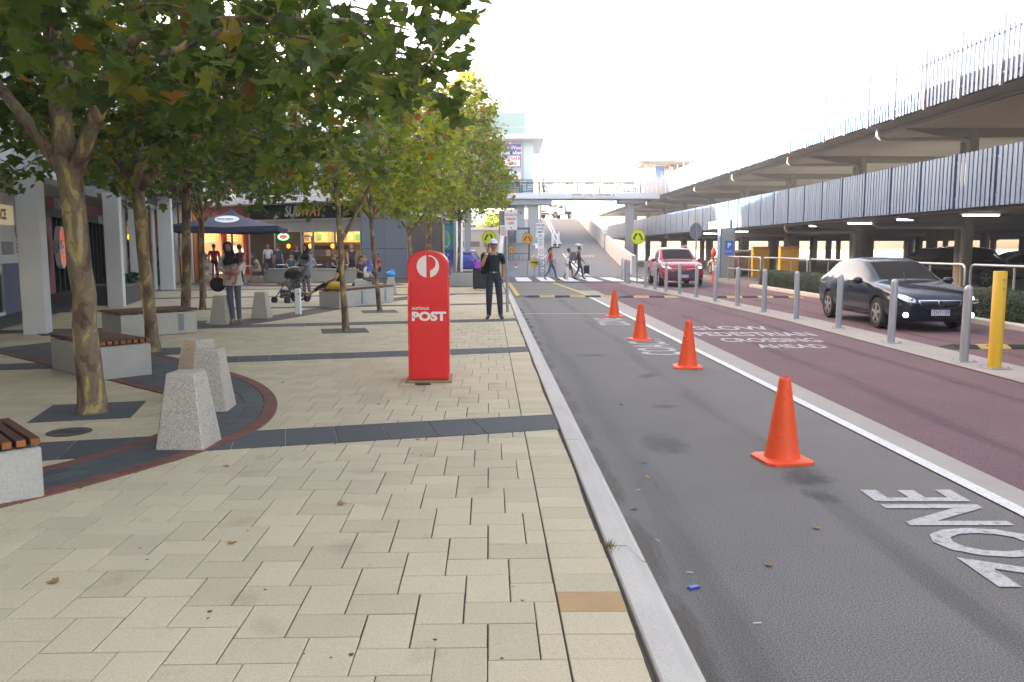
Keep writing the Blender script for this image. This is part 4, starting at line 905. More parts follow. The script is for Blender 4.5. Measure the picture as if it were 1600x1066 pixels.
MB().cbox(-0.262,0.262,-0.262,0.262,0,0.03,0.006).build('plinth', mat('grimy plinth', (0.25,0.20,0.11), 0.8, var=0.35, scale=14, space='o'), pbx)
MB().box(-0.252,-0.130,-0.236,-0.2255,1.150,1.162).build('slot_lip', m_pr, pbx); MB().box(-0.245,-0.229,-0.20,0.05,1.155,1.17).build('slot_hood', m_pr, pbx)
MB().box(-0.19,-0.186,-0.2275,-0.2252,0.06,1.145).build('door_seam', mat('seam dark red', (0.25,0.004,0.005), 0.5), pbx); MB().box(-0.19,0.20,-0.2275,-0.2252,0.055,0.059).build('door_seam', MATS['seam dark red'], pbx)
MB().lathe([(0.012,0),(0.012,-0.006)], 10, (-0.165,-0.2252,0.75), axis='y').build('lock', M_GALV, pbx)
MB().box(0.2282,0.234,-0.17,0.17,0.10,1.20).build('side_panel', m_pr, pbx)
def disc_half(cx_, cz, r, a0, a1, n=24): return [(cx_+r*math.cos(a0+(a1-a0)*i/n), cz+r*math.sin(a0+(a1-a0)*i/n)) for i in range(n+1)]
LX, LZ, LR = 0.005, 1.318, 0.125
lft = [p for p in disc_half(LX,LZ,LR,R(98),R(262))]
logo = MB().prism(lft, -0.2285, -0.2255, 'xz').build('emblem_half', m_pw, pbx)
rgt = disc_half(LX,LZ,LR,R(-80),R(85)); inner = disc_half(LX+0.010,LZ+0.036,0.080,R(90),R(-78),18)
rp = [(LX+0.022,LZ-0.123)]+rgt+[(LX+0.010,LZ+0.125),(LX+0.010,LZ+0.117)]+inner[1:]+[(LX+0.022,LZ-0.043)]
oa = disc_half(LX,LZ,LR,R(86),R(-80),30); ib = disc_half(LX+0.008,LZ+0.034,0.078,R(92),R(-76),22); ib = ib+[(LX+0.024, ib[-1][1]+(oa[-1][1]-ib[-1][1])*k/8) for k in range(1,9)]
em_ = MB(); em_.add([(x,-0.2284,z) for x,z in oa]+[(x,-0.2284,z) for x,z in ib], [(i+1,i,31+i,32+i) for i in range(30)]); em_.build('emblem_half', m_pw, pbx)
def fit_up(body, mt, x0, x1, z0, z1, y, par, bold=0.0, name='lettering', **k):
    me = text_mesh(body, 1.0, mt, bold=bold, **k); xs = [v.co.x for v in me.vertices]; ys = [v.co.y for v in me.vertices]; a0,a1,b0,b1 = min(xs),max(xs),min(ys),max(ys)
    for v in me.vertices: v.co = (x0+(v.co.x-a0)/(a1-a0)*(x1-x0), y, z0+(v.co.y-b0)/(b1-b0)*(z1-z0))
    return inst(name, me, par)
fit_up('AUSTRALIA', m_pw, -0.182,0.015,0.832,0.864,-0.2285,pbx,0.018); fit_up('POST', m_pw, -0.182,0.205,0.705,0.812,-0.2285,pbx,0.05)
# shackle lying at the foot of the box
MB().tube([(-0.09,0,0.012),(-0.05,0.03,0.012),(0.0,0.01,0.014),(0.04,0.035,0.012),(0.08,0.0,0.012),(0.0,-0.02,0.012),(-0.09,0,0.012)], 0.010, 6).build('wire_loop', mat('rusty wire', (0.08,0.04,0.02), 0.8), None, loc=(-0.99,9.04,PZ), label='rusty loop of wire lying at the foot of the post box', cat='wire')
# ---- tapered concrete bollards
m_cb = mat('exposed aggregate concrete', (0.42,0.385,0.33), 0.9, var=0.12, scale=3, speck=0.30, spscale=70, bump=0.6, bscale=90, space='o')
cb_ = MB(); b, t_ = 0.185, 0.112
def och(h, c, z): return [(-h+c,-h,z),(h-c,-h,z),(h,-h+c,z),(h,h-c,z),(h-c,h,z),(-h+c,h,z),(-h,h-c,z),(-h,-h+c,z)]
vs = och(b,0.012,0)+och(t_,0.010,0.562)+och(t_-0.008,0.008,0.57)
cb_.add(vs, [tuple(range(7,-1,-1)), tuple(range(16,24))]+[(r+i,r+(i+1)%8,r+8+(i+1)%8,r+8+i) for r in (0,8) for i in range(8)])
cbm = cb_.mesh('concrete_bollard', m_cb)
for x,y,rz,lab in ((-2.50,6.22,R(-2),'pale tapered concrete bollard at the tip of the curved charcoal border, overlapping two others'),(-2.85,7.66,R(5),'tapered concrete bollard just behind the foremost one on the curved border'),(-3.28,8.5,R(58),'tapered concrete bollard between the timber bench and the curved border tip'),
                   (-5.83,16.4,R(-4),'tapered concrete bollard beside the woman carrying a child'),(-5.45,17.8,R(0),'tapered concrete bollard standing free between the woman and the short white post'),(-4.0,27.1,R(12),'tapered concrete bollard with a blue bag on top near the post box')):
    inst('concrete_bollard', cbm, None, (x,y,PZ+0.010), (0,0,rz), label=lab, cat='bollard', group='tapered concrete bollards')
bg_ = MB(); bg_.ell((0,0,0.10),(0.16,0.13,0.11),12,8); bg_.ell((0.06,0.02,0.2),(0.07,0.06,0.06),8,6)
bg_.build('bag', mat('sky blue plastic', (0.05,0.28,0.70), 0.35), None, smooth=180, loc=(-4.0,27.1,PZ+0.57), label='crumpled sky blue bag resting on a concrete bollard', cat='bag')
# ---- benches: concrete blocks with timber slats
m_bc = mat('bench concrete', (0.40,0.385,0.35), 0.85, var=0.2, scale=2.5, speck=0.12, spscale=90, bump=0.2, bscale=60, col2=(0.20,0.18,0.15), thr=(0.66,0.8), c2scale=5, space='o')
m_tim = mat('oiled hardwood', (0.085,0.032,0.018), 0.5, piece=0.25, var=0.2, scale=12, space='o'); m_tend = mat('hardwood end grain', (0.30,0.105,0.03), 0.65, piece=0.3, var=0.2, scale=30, space='o')
def bench(name, x, y, rz, L_, W_, lab, H_=0.40, slats='x', timber=True):
    """block L_ along local x, W_ along y; slats run along x or y"""
    r = empty(name, (x,y,PZ+0.010), rz, label=lab, cat='bench')
    MB().cbox(-L_/2,L_/2,-W_/2,W_/2,0,H_,0.012).build('concrete_block', m_bc, r)
    for j in range(int(L_/1.2)): MB().box(-L_/2+1.2*(j+1)-0.2,-L_/2+1.2*(j+1)-0.1,-W_/2-0.004,-W_/2+0.001,0.05,H_-0.03).build('recess_strip', mat('recess grey', (0.20,0.22,0.25), 0.8), r)
    if timber:
        a, c = (W_, L_) if slats == 'x' else (L_, W_)
        n = int(a/0.072)
        for i in range(n):
            p = -a/2+a*(i+0.5)/n; h = 0.028
            if slats == 'x': mb = MB().cbox(-c/2-0.02,c/2+0.02,p-h,p+h,H_+0.018,H_+0.062,0.004)
            else: mb = MB().cbox(p-h,p+h,-c/2-0.02,c/2+0.02,H_+0.018,H_+0.062,0.004)
            s = mb.build('slat', m_tim, r)
            q = c/2+0.021
            for sg in (-1,1):
                e = MB()
                if slats == 'x': e.box(sg*q-0.0015,sg*q+0.0015,p-h+0.004,p+h-0.004,H_+0.02,H_+0.058)
                else: e.box(p-h+0.004,p+h-0.004,sg*q-0.0015,sg*q+0.0015,H_+0.02,H_+0.058)
                e.build('end_grain', m_tend, s)
        for s in (-0.3,0.3):
            if slats == 'x': MB().box(s*L_-0.03,s*L_+0.03,-W_/2+0.03,W_/2-0.03,H_+0.001,H_+0.0175).build('batten', M_BLACK, r)
            else: MB().box(-L_/2+0.03,L_/2-0.03,s*W_-0.03,s*W_+0.03,H_+0.001,H_+0.0175).build('batten', M_BLACK, r)
    return r
bench('bench', -3.67,4.65,R(43),1.5,0.75,'concrete bench with open dark timber slats at the curved border, nearest the manhole cover', slats='y', H_=0.31)
bench('bench', -5.08,10.02,R(-41),1.45,0.6,'concrete bench with timber top behind the mottled trunk of the big plane tree', H_=0.38)
bench('bench', -6.45,14.55,R(48),1.35,0.8,'concrete bench with brown timber top behind the second plane tree', H_=0.38)
bench('bench', -4.15,22.1,R(68),2.7,0.62,'concrete bench with timber top that the woman with long dark hair sits on', H_=0.42)
sw = empty('seat_wall', (-9.0,37.2,PZ), R(-6), label='long low concrete seat wall in front of the sandwich shop', cat='seat wall')
MB().cbox(-2.2,2.3,-0.3,0.3,0,0.55,0.02).build('wall', m_bc, sw); MB().box(-2.22,2.32,-0.32,0.32,0.551,0.60).build('coping', M_CONC, sw)
sb_ = empty('seat_block', (-5.2,28.9,PZ), R(10), label='small square concrete seat block where the girl in a blue headscarf sits', cat='seat block'); MB().cbox(-0.33,0.33,-0.33,0.33,0,0.42,0.015).build('block', m_bc, sb_)
# ---- planters with trees
for x,y,wx,lab in ((-2.15,33.2,0.62,'square concrete planter with a slim tree beside the suitcase'),(-3.75,36.6,0.85,'broad concrete planter with a stout tree in front of the shoe poster')):
    p = empty('planter', (x,y,PZ), R(6), label=lab, cat='planter'); MB().cbox(-wx,wx,-0.55,0.55,0,0.55,0.02).build('box', m_bc, p); MB().box(-wx+0.08,wx-0.08,-0.47,0.47,0.551,0.556).build('soil', MATS['bed soil'], p)
# ---- short white bollard light
wp = empty('bollard_light', (-4.9,18.75,PZ), 0, label='short white square post with a small dark lens beside the stroller', cat='post'); MB().cbox(-0.06,0.06,-0.06,0.06,0,0.60,0.008).build('post', M_WHITE, wp); MB().box(0.01,0.04,-0.066,-0.061,0.47,0.50).build('lens', M_BLACK, wp)
# round wicker drum
dm = empty('woven_drum', (-4.25,28.0,PZ), 0, label='round tan woven drum lying on its side near the concrete bollard', cat='drum'); MB().lathe([(0.0,-0.10),(0.17,-0.10),(0.19,-0.07),(0.19,0.07),(0.17,0.10),(0.0,0.10)], 18, (0,0,0.19), axis='y').build('shell', mat('tan weave', (0.30,0.20,0.10), 0.8, var=0.25, scale=20), dm, smooth=40); MB().lathe([(0.195,-0.075),(0.195,-0.055)], 18, (0,0,0.19), axis='y').build('hoop', M_BLACK, dm)
# ---- tree pits
for x,y,s in ((-3.95,7.55,0.42),(-5.3,12.0,0.42),(-6.7,16.7,0.42),(-3.1,15.1,0.42),(-3.2,19.75,0.42)):
    for (a,b_) in ((-1,-1),(0,-1),(-1,0),(0,0)):
        q = [Vector((x,y))+BU*(u*s)+BV*(v*s) for u,v in ((a,b_),(a+1,b_),(a+1,b_+1),(a,b_+1))]
        mb = MB(); piece(mb, [tuple(v) for v in q], PZ+0.007, depth=0.016); mb.build('pit_slab', m_slate, plaza)
# ---- signs
m_fy = mat('fluorescent yellow green', (0.62,0.72,0.01), 0.5, emis=0.0); m_or = mat('amber sign face', (0.62,0.32,0.015), 0.5)
def leg_sign(name, x, y, zc, r, face, lab, ptop=None, zb=0.0, rz=0):
    """round pedestrian crossing sign: a pair of walking legs in black"""
    s = empty(name, (x,y,zb), rz, label=lab, cat='sign')
    MB().tube([(0,0.05,0),(0,0.05,ptop or zc+r)], 0.03, 8).build('post', M_GALV, s, smooth=60)
    MB().lathe([(r,0.0),(r,0.012)], 32, (0,0,zc), axis='y').build('disc', face, s)
    MB().lathe([(r*0.97,-0.003),(r*0.97,0.0),(r*0.93,0.0),(r*0.93,-0.003)], 32, (0,-0.001,zc), axis='y').build('border', M_BLACK, s)
    k = r
    for i,pg_ in enumerate(([(-0.30,0.45),(-0.02,0.45),(-0.08,0.32),(-0.42,-0.18),(-0.32,-0.34),(-0.38,-0.42),(-0.68,-0.22),(-0.62,-0.12)], [(0.02,0.45),(0.30,0.45),(0.62,-0.2),(0.72,-0.32),(0.42,-0.44),(0.36,-0.34),(0.44,-0.22),(0.10,0.32)])):
        MB().prism([(a*k, zc+b_*k) for a,b_ in pg_], -0.006, -0.002, 'xz').build('leg_symbol', M_BLACK, s)
    return s
leg_sign('crossing_sign', -1.05,37.8,2.08,0.33,m_fy,'round fluorescent yellow pedestrian crossing sign above the suitcase')
leg_sign('crossing_sign', 5.55,36.4,2.10,0.33,m_fy,'round fluorescent yellow pedestrian crossing sign among the median bollards')
leg_sign('crossing_sign', 0.90,48.5,2.15,0.32,m_or,'round amber pedestrian crossing sign beside the footbridge column')
leg_sign('crossing_sign', -0.02,60,1.45,0.28,m_or,'small dull amber crossing sign in front of the metal gate')
# coach stop sign post next to the man
sp = empty('sign_post', (-0.11,19.6,PZ), 0, label='grey steel post with white coach drop off signs next to the man', cat='sign post')
MB().tube([(0,0,0),(-0.03,0,2.4)], 0.035, 10).build('post', M_GALV, sp, smooth=60)
s1 = MB().cbox(-0.06,0.23,-0.06,-0.045,1.95,2.43,0.002).build('coach_sign', M_WHITE, sp); m_dr = mat('sign print red', (0.55,0.10,0.10), 0.5)
for i,(tx,h) in enumerate((('COACH',0.085),('DROP',0.085),('OFF',0.085))): sign_text('lettering', tx, h, m_dr, s1, (0.085,-0.0635,2.30-i*0.10), bold=0.002)
MB().prism([(0.06,1.985),(0.11,1.985),(0.085,2.03)], -0.063, -0.0605, 'xz').build('arrow', m_dr, s1); MB().lathe([(0.022,0),(0.022,-0.002)], 12, (0.085,-0.0605,2.385), axis='y').build('dot', m_dr, s1)
s2 = MB().cbox(-0.17,0.0,-0.044,-0.03,1.80,2.06,0.002).build('small_sign', M_WHITE, sp)
for k in range(4): MB().box(-0.15,-0.02,-0.047,-0.0445,1.84+k*0.05,1.86+k*0.05).build('text_line', m_dr, s2)
MB().box(-0.20,-0.07,0.04,0.05,1.85,2.40).build('back_sign', mat('sign back grey', (0.22,0.23,0.25), 0.5), sp)
# load limit signs at the ramp foot
lg = empty('load_limit_sign', (1.62,47.2,0.02), 0, label='stack of white load limit and speed signs on a post at the ramp foot', cat='sign post')
MB().tube([(0,0,0),(0,0,3.0)], 0.04, 8).build('post', M_GALV, lg)
g1 = MB().cbox(-0.26,0.22,-0.08,-0.05,2.18,3.0,0.003).build('load_plate', M_WHITE, lg)
for i,tx in enumerate(('GROSS','LOAD','LIMIT','10t')): sign_text('lettering', tx, 0.17, M_BLACK, g1, (-0.02,-0.084,2.87-i*0.19), bold=0.003)
g2 = MB().cbox(-0.16,0.20,-0.08,-0.05,1.60,2.15,0.003).build('notice_plate', M_WHITE, lg); g3 = MB().cbox(-0.14,0.22,-0.08,-0.05,0.98,1.58,0.003).build('notice_plate', M_WHITE, lg); g4 = MB().cbox(-0.10,0.26,-0.08,-0.05,0.25,0.97,0.003).build('speed_plate', M_WHITE, lg)
for k in range(4): MB().box(-0.10,0.14,-0.084,-0.0805,1.75+k*0.10,1.78+k*0.10).build('text_line', M_BLACK, g2)
MB().lathe([(0.12,-0.003),(0.12,0.0),(0.09,0.0),(0.09,-0.003)], 20, (0.05,-0.081,1.38), axis='y').build('ring', m_sr, g3); MB().box(-0.08,0.16,-0.084,-0.0805,1.10,1.13).build('text_line', M_BLACK, g3)
MB().lathe([(0.21,-0.004),(0.21,0.0),(0.165,0.0),(0.165,-0.004)], 24, (0.07,-0.082,0.72), axis='y').build('ring', M_BLACK, g4); sign_text('lettering', '5', 0.26, M_BLACK, g4, (0.07,-0.086,0.72), bold=0.006)
MB().box(-0.04,0.2,-0.084,-0.0805,0.33,0.36).build('text_line', M_BLACK, g4)
dd = empty('warning_sign', (1.28,47.4,0.02), 0, label='yellow diamond warning sign half hidden by the speed sign stack', cat='sign'); MB().tube([(0,0.04,0),(0,0.04,1.1)], 0.03, 6).build('post', M_GALV, dd)
MB().prism([(0,0.42),(0.33,0.75),(0,1.08),(-0.33,0.75)], 0, 0.012, 'xz').build('plate', mat('diamond yellow', (0.66,0.40,0.02), 0.5), dd); MB().prism([(-0.16,0.72),(0.08,0.72),(0.08,0.66),(0.2,0.76),(0.08,0.86),(0.08,0.8),(-0.16,0.8)], -0.004, -0.001, 'xz').build('symbol', M_BLACK, dd)
# disc sign on a tall post by the car park
dk = empty('disc_sign', (9.3,41.8,0.004), R(30), label='plain grey round sign back on a tall post behind the red car', cat='sign'); MB().tube([(0,-0.04,0),(0,-0.04,3.3)], 0.04, 8).build('post', M_GALV, dk); MB().lathe([(0.42,0.0),(0.42,0.012)], 28, (0,0,2.45), axis='y').build('disc', mat('sign back', (0.20,0.22,0.25), 0.5), dk)
# slim bollards on the ramp and lane divider posts
for x,y in ((3.3,63.5),(3.5,65.2)):
    p = empty('lane_marker', (x,y,RZ(y)), 0, label='slim white double post marker on the ramp centre line, '+('lower one' if y < 64 else 'higher one'), cat='marker post', group='lane markers on the ramp')
    for dx in (-0.2,0.2): MB().tube([(dx,0,0),(dx,0,1.1)], 0.05, 8).build('tube', M_WHITE, p)
    MB().box(-0.35,0.35,-0.2,0.2,0,0.1).build('base', M_RUB, p)
wv = empty('white_marker', (2.62,38.9,0.026), 0, label='slim white flexible post on the zebra crossing in front of the woman in red', cat='marker post'); MB().lathe([(0.14,0),(0.14,0.04),(0.06,0.06),(0.06,1.05),(0.045,1.1)], 12).build('post', M_WHITE, wv, smooth=50); MB().lathe([(0.062,0.7),(0.062,0.85)], 12).build('band', mat('band grey', (0.3,0.3,0.32), 0.5), wv)
# ---- dark metal gate left of the bridge column
gt = empty('metal_gate', (-1.2,56,0), 0, label='dark metal bar gate with a tall frame left of the footbridge column', cat='gate'); m_gt = mat('gate charcoal', (0.07,0.075,0.085), 0.5)
for k in range(14): MB().tube([(0.35+k*0.15,0,0.1),(0.35+k*0.15,0,1.25)], 0.018, 5).build('bar', m_gt, gt)
for z in (0.1,1.25): MB().tube([(0.3,0,z),(2.4,0,z)], 0.03, 6).build('rail', m_gt, gt)
MB().box(0.8,0.98,0.05,0.25,0,3.9).build('frame_post', m_gt, gt); MB().box(2.3,2.42,0.05,0.2,0,3.0).build('frame_post', m_gt, gt); MB().box(0.8,2.42,0.06,0.2,2.85,3.0).build('cross_bar', m_gt, gt); MB().cbox(-0.15,0.28,-0.1,0.2,0,1.35,0.02).build('control_box', m_gt, gt)
isl = MB().cbox(0.3,3.0,52.5,56.5,-0.02,0.16,0.04).build('traffic_island', m_kerb, None, kind='structure')
# ---- cafe umbrella
um = empty('cafe_umbrella', (-11.5,33.9,PZ), R(10), label='large square navy cafe umbrella with a white oval logo', cat='umbrella'); m_nv = mat('navy canvas', (0.028,0.034,0.065), 0.8, var=0.08)
MB().tube([(0,0,0),(0,0,3.1)], 0.04, 8).build('pole', M_BLACK, um); MB().cbox(-0.35,0.35,-0.35,0.35,0,0.09,0.03).build('foot', M_CONC, um)
mb = MB(); vs = []; N = 8
for i in range(N+1):
    t = i/N; h = 2.05*t; z = 3.12-0.80*t**0.62 if t > 0 else 3.12
    for j in range(16):
        a = 2*math.pi*j/16; k = max(abs(math.cos(a)),abs(math.sin(a))); sag = 0.10*t*abs(math.sin(2*a))**2
        vs.append((h*math.cos(a)/k, h*math.sin(a)/k, z+sag*0.8))
mb.add(vs, [(i*16+j,(i+1)*16+j,(i+1)*16+(j+1)%16,i*16+(j+1)%16) for i in range(N) for j in range(16)])
mb.build('canopy', m_nv, um, smooth=60)
vb = MB(); ring_ = vs[-16:]; vb.add(ring_+[(x*0.995,y*0.995,z-0.22) for x,y,z in ring_], [(j,16+j,16+(j+1)%16,(j+1)%16) for j in range(16)]); vb.build('valance', m_nv, um)
for sx,sy in ((1,1),(1,-1),(-1,1),(-1,-1)): MB().tube([(0,0,2.2),(sx*1.9,sy*1.9,2.30)], 0.018, 5).build('rib', M_BLACK, um)
lgq = MB(); nq = 28; c0 = Vector((0,-1.02,2.615)); 
lgq.add([c0+Vector((0.47*math.cos(2*math.pi*i/nq), -0.34*-0.0+0.30*math.sin(2*math.pi*i/nq)*0.98, 0.145*math.sin(2*math.pi*i/nq)))+Vector((0,-0.03,0.055)) for i in range(nq)], [tuple(range(nq))])
lgo = lgq.build('oval_logo', M_WHITE, um)
tm = text_mesh('europa', 0.22, mat('logo dark', (0.05,0.05,0.06), 0.6), bold=0.006)
inst('lettering', tm, lgo, M=Matrix.Translation((-0.06,-1.085,2.685)) @ Matrix.Rotation(R(26),4,'X'))
# cafe chairs and tables
m_ch = mat('chair charcoal', (0.05,0.05,0.055), 0.5)
def cafe_table(x, y, lab):
    t = empty('cafe_table', (x,y,PZ), 0, label=lab, cat='table', group='cafe tables'); MB().lathe([(0.34,0.72),(0.34,0.745),(0.33,0.75)], 18).build('top', M_WHITE, t); MB().tube([(0,0,0.02),(0,0,0.72)], 0.03, 8).build('leg', M_GALV, t); MB().lathe([(0.24,0),(0.22,0.02),(0.05,0.03)], 16).build('foot', M_GALV, t)
def cafe_chair(x, y, rz, lab):
    t = empty('cafe_chair', (x,y,PZ), rz, label=lab, cat='chair', group='cafe chairs'); MB().cbox(-0.21,0.21,-0.21,0.21,0.43,0.46,0.01).build('seat', m_ch, t); MB().cbox(-0.21,0.21,0.19,0.22,0.55,0.85,0.01).build('backrest', m_ch, t)
    for sx in (-1,1):
        MB().tube([(sx*0.19,-0.19,0),(sx*0.19,-0.19,0.43)], 0.014, 6).build('leg', M_GALV, t); MB().tube([(sx*0.19,0.19,0),(sx*0.2,0.205,0.85)], 0.014, 6).build('leg', M_GALV, t)
for x,y,l in ((-11.9,36.6,'small white cafe table under the navy umbrella'),(-10.9,39.3,'small white cafe table behind the seat wall, nearer the red shop'),(-9.4,39.2,'small white cafe table with takeaway cups behind the seat wall'),(-8.0,39.0,'small white cafe table before the glass shop door'),(-6.6,38.9,'small white cafe table by the grey blue block')): cafe_table(x,y,l)
for x,y,rz,l in ((-12.5,36.4,1.4,'charcoal cafe chair under the umbrella facing its table'),(-11.2,36.9,-1.5,'charcoal cafe chair between the umbrella table and the seat wall'),(-13.2,38.6,0.4,'charcoal cafe chair in front of the red shop'),(-10.3,39.9,-1.0,'charcoal cafe chair behind the seat wall near the red shop'),(-8.7,39.9,0.6,'charcoal cafe chair behind the seat wall at the cup table'),(-7.3,39.6,-0.8,'charcoal cafe chair before the glass shop door'),(-14.9,40.5,0.3,'charcoal cafe chair beside the last white column')): cafe_chair(x,y,rz,l)
# ---- luggage
su = empty('suitcase', (-1.16,29.8,PZ), R(-4), label='large black upright suitcase on castors behind the man', cat='suitcase'); m_su = mat('suitcase fabric', (0.022,0.020,0.022), 0.7, var=0.1)
MB().cbox(-0.25,0.25,-0.16,0.16,0.06,0.80,0.04).build('shell', m_su, su); MB().cbox(-0.20,0.20,-0.19,-0.161,0.12,0.60,0.02).build('front_pocket', m_su, su)
for sx in (-0.18,0.18):
    for sy in (-0.1,0.1): MB().lathe([(0.03,-0.015),(0.03,0.015)], 10, (sx,sy,0.03), axis='x').build('castor', M_WHITE, su)
MB().tube([(-0.12,0.12,0.8),(-0.12,0.12,1.05),(0.12,0.12,1.05),(0.12,0.12,0.8)], 0.012, 6).build('handle', M_GALV, su)
pbg = empty('purple_bag', (-1.16,29.78,PZ+0.80), 0.05, label='bright purple bag resting on the black suitcase', cat='bag'); m_pp = mat('purple nylon', (0.30,0.03,0.48), 0.5, var=0.15); MB().cbox(-0.23,0.20,-0.14,0.10,0.0,0.22,0.05).build('body', m_pp, pbg); MB().tube([(-0.12,-0.02,0.2),(-0.08,-0.02,0.30),(0.05,-0.02,0.30),(0.09,-0.02,0.2)], 0.012, 5).build('handle', m_pp, pbg)
# ---- stroller
st = empty('stroller', (-6.25,23.2,PZ), R(-28), label='patterned baby stroller with black hood pushed by the woman in a black headscarf', cat='stroller')
m_sf = mat('stroller print', (0.30,0.29,0.31), 0.8, col2=(0.05,0.05,0.06), thr=(0.48,0.54), c2scale=16, space='o')
for sx in (-0.24,0.24):
    MB().tube([(sx,-0.42,0.09),(sx,0.10,0.62),(sx,0.40,1.02)], 0.014, 6).build('frame_tube', M_BLACK, st); MB().tube([(sx,0.38,0.09),(sx,0.02,0.55)], 0.014, 6).build('frame_tube', M_BLACK, st)
    for yy in (-0.42,0.38):
        for d in (-0.03,0.03): MB().lathe([(0.085,-0.014),(0.085,0.014)], 16, (sx+d,yy,0.085), axis='x').build('wheel', M_RUB, st)
mb = MB(); mb.add([(-0.21,-0.22,0.36),(0.21,-0.22,0.36),(0.21,0.10,0.34),(-0.21,0.10,0.34),(0.21,0.26,0.86),(-0.21,0.26,0.86)], [(0,1,2,3),(3,2,4,5)]); mb.add([(-0.21,-0.24,0.12),(0.21,-0.24,0.12),(0.21,-0.22,0.36),(-0.21,-0.22,0.36)], [(0,1,2,3)])
sm_ = mb.build('seat', m_sf, st); MB().box(-0.22,0.22,-0.30,-0.25,0.48,0.54).build('bumper_bar', m_sf, st)
mb = MB(); vs = []
for i in range(7):
    a = R(-10+i*24); 
    for j in range(9):
        u = -0.25+0.5*j/8; q = 1-0.25*(2*j/8-1)**2; vs.append((u, 0.22-0.30*math.cos(a)*q, 0.72+0.30*math.sin(a)*q))
mb.add(vs, [(i*9+j,i*9+j+1,(i+1)*9+j+1,(i+1)*9+j) for i in range(6) for j in range(8)]); mb.build('hood', M_BLACK, st, smooth=60)
MB().cbox(-0.2,0.2,-0.1,0.3,0.14,0.28,0.03).build('basket', M_BLACK, st); MB().tube([(-0.24,0.40,1.02),(0.24,0.40,1.02)], 0.016, 6).build('handle', M_BLACK, st)
# ================================================================ VEHICLES
m_glass = mat('car glass', (0.012,0.016,0.020), 0.04, spec=0.9); m_tyre = mat('tyre', (0.018,0.018,0.019), 0.8); m_alloy = mat('alloy wheel', (0.42,0.43,0.45), 0.3, 0.7)
m_chrome = mat('chrome', (0.75,0.76,0.78), 0.12, 1.0); m_lens = mat('headlamp lens', (0.55,0.57,0.60), 0.08, 0.4, spec=0.9); m_well = mat('wheel well black', (0.008,0.008,0.008), 0.9)
m_lit = mat('lit lamp', (1.0,0.93,0.80), 0.3, emis=1.6); m_tail = mat('tail lamp red', (0.45,0.01,0.015), 0.15, spec=0.8); m_blkgl = mat('gloss black trim', (0.01,0.01,0.011), 0.2)
def paint(name, col, metal=0.45): return mat(name, col, 0.16, metal*0.5, spec=0.4, coat=0.4, var=0.03, scale=3, space='o')
def body_mesh(st, side_win, shield, rear, wheels, wr_, paintm, lev=2):
    mb = MB(); NR = 10; rings = []
    for (x,zb,w_,zs,wr,zt) in st:
        h = zt-zs; crown = min(0.05, h*0.5)
        P = [(0,zb),(w_*0.80,zb),(w_*0.97,zb+0.09),(w_,zb+(zs-zb)*0.55),(w_*0.985,zs)]
        e5 = (wr, zt-crown); P.append((w_*0.985+(e5[0]-w_*0.985)*0.87, zs+(e5[1]-zs)*0.87)); P.append(e5)
        P.append((wr*0.90, zt-crown*0.55)); P.append((wr*0.5, zt-crown*0.15)); P.append((0, zt))
        ringp = [(x,y,z) for y,z in P]+[(x,-y,z) for y,z in P[-2:0:-1]]
        rings.append(ringp)
    n = len(rings[0]); vs = [p for r in rings for p in r]; fs = []; mi = []
    for i in range(len(rings)-1):
        xa, xb = st[i][0], st[i+1][0]; xm = (xa+xb)/2
        for j in range(n):
            k = (j+1)%n; a = min(j, n-j if j else 0); row = j if j < NR-1 else n-1-j
            m = 0
            if row == 4 and any(lo < xm < hi for lo,hi in side_win): m = 1
            if row in (7,8) and shield[0] < xm < shield[1]: m = 2
            if row in (7,8) and rear and rear[0] < xm < rear[1]: m = 3
            fs.append((i*n+j, i*n+k, (i+1)*n+k, (i+1)*n+j)); mi.append(m)
    def cap(off, flip):
        for r in range(NR-1):
            a, b = off+r, off+r+1; c, d = off+(n-r)%n, off+(n-r-1)%n
            q = [a,b,d,c]; q = list(dict.fromkeys(q))
            if len(q) > 2: fs.append(tuple(q if flip else q[::-1])); mi.append(0)
    cap(0, True); cap((len(rings)-1)*n, False)
    me = bpy.data.meshes.new('body'); me.from_pydata(vs, [], fs)
    for m in (paintm, m_glass, m_glass, m_glass, m_well): me.materials.append(m)
    me.polygons.foreach_set('material_index', mi); me.update()
    bmx = bmesh.new(); bmx.from_mesh(me); bmesh.ops.recalc_face_normals(bmx, faces=bmx.faces[:]); bmx.to_mesh(me); bmx.free()
    o = bpy.data.objects.new('body', me); COL.objects.link(o)
    sm = o.modifiers.new('s', 'SUBSURF'); sm.levels = lev; sm.render_levels = lev
    cut = MB()
    for x in wheels:
        for sgn in (-1,1): cut.lathe([(wr_*1.13,-0.16),(wr_*1.13,0.25)] , 28, (0,0,0), axis='y') if False else None
    cv = MB()
    for x in wheels:
        for sgn in (-1,1):
            y0, y1 = (0.55,1.2) if sgn > 0 else (-1.2,-0.55)
            cv.lathe([(wr_*1.14,y0),(wr_*1.14,y1)], 28, (x,0,wr_+0.01), axis='y')
    co = cv.build('cutter', m_well)
    bmx = bmesh.new(); bmx.from_mesh(co.data); bmesh.ops.recalc_face_normals(bmx, faces=bmx.faces[:]); bmx.to_mesh(co.data); bmx.free()
    bo = o.modifiers.new('b', 'BOOLEAN'); bo.operation = 'DIFFERENCE'; bo.object = co; bo.solver = 'EXACT'
    try: bo.material_mode = 'TRANSFER'
    except Exception: pass
    r = eval_mesh(o); bpy.data.objects.remove(o); bpy.data.objects.remove(co)
    for p in r.polygons:
        if p.material_index in (1,2,3) and p.center.z < 0.88: p.material_index = 4
    r.polygons.foreach_set('use_smooth', [True]*len(r.polygons)); 
    try: r.set_sharp_from_angle(angle=R(50))
    except Exception: pass
    return r
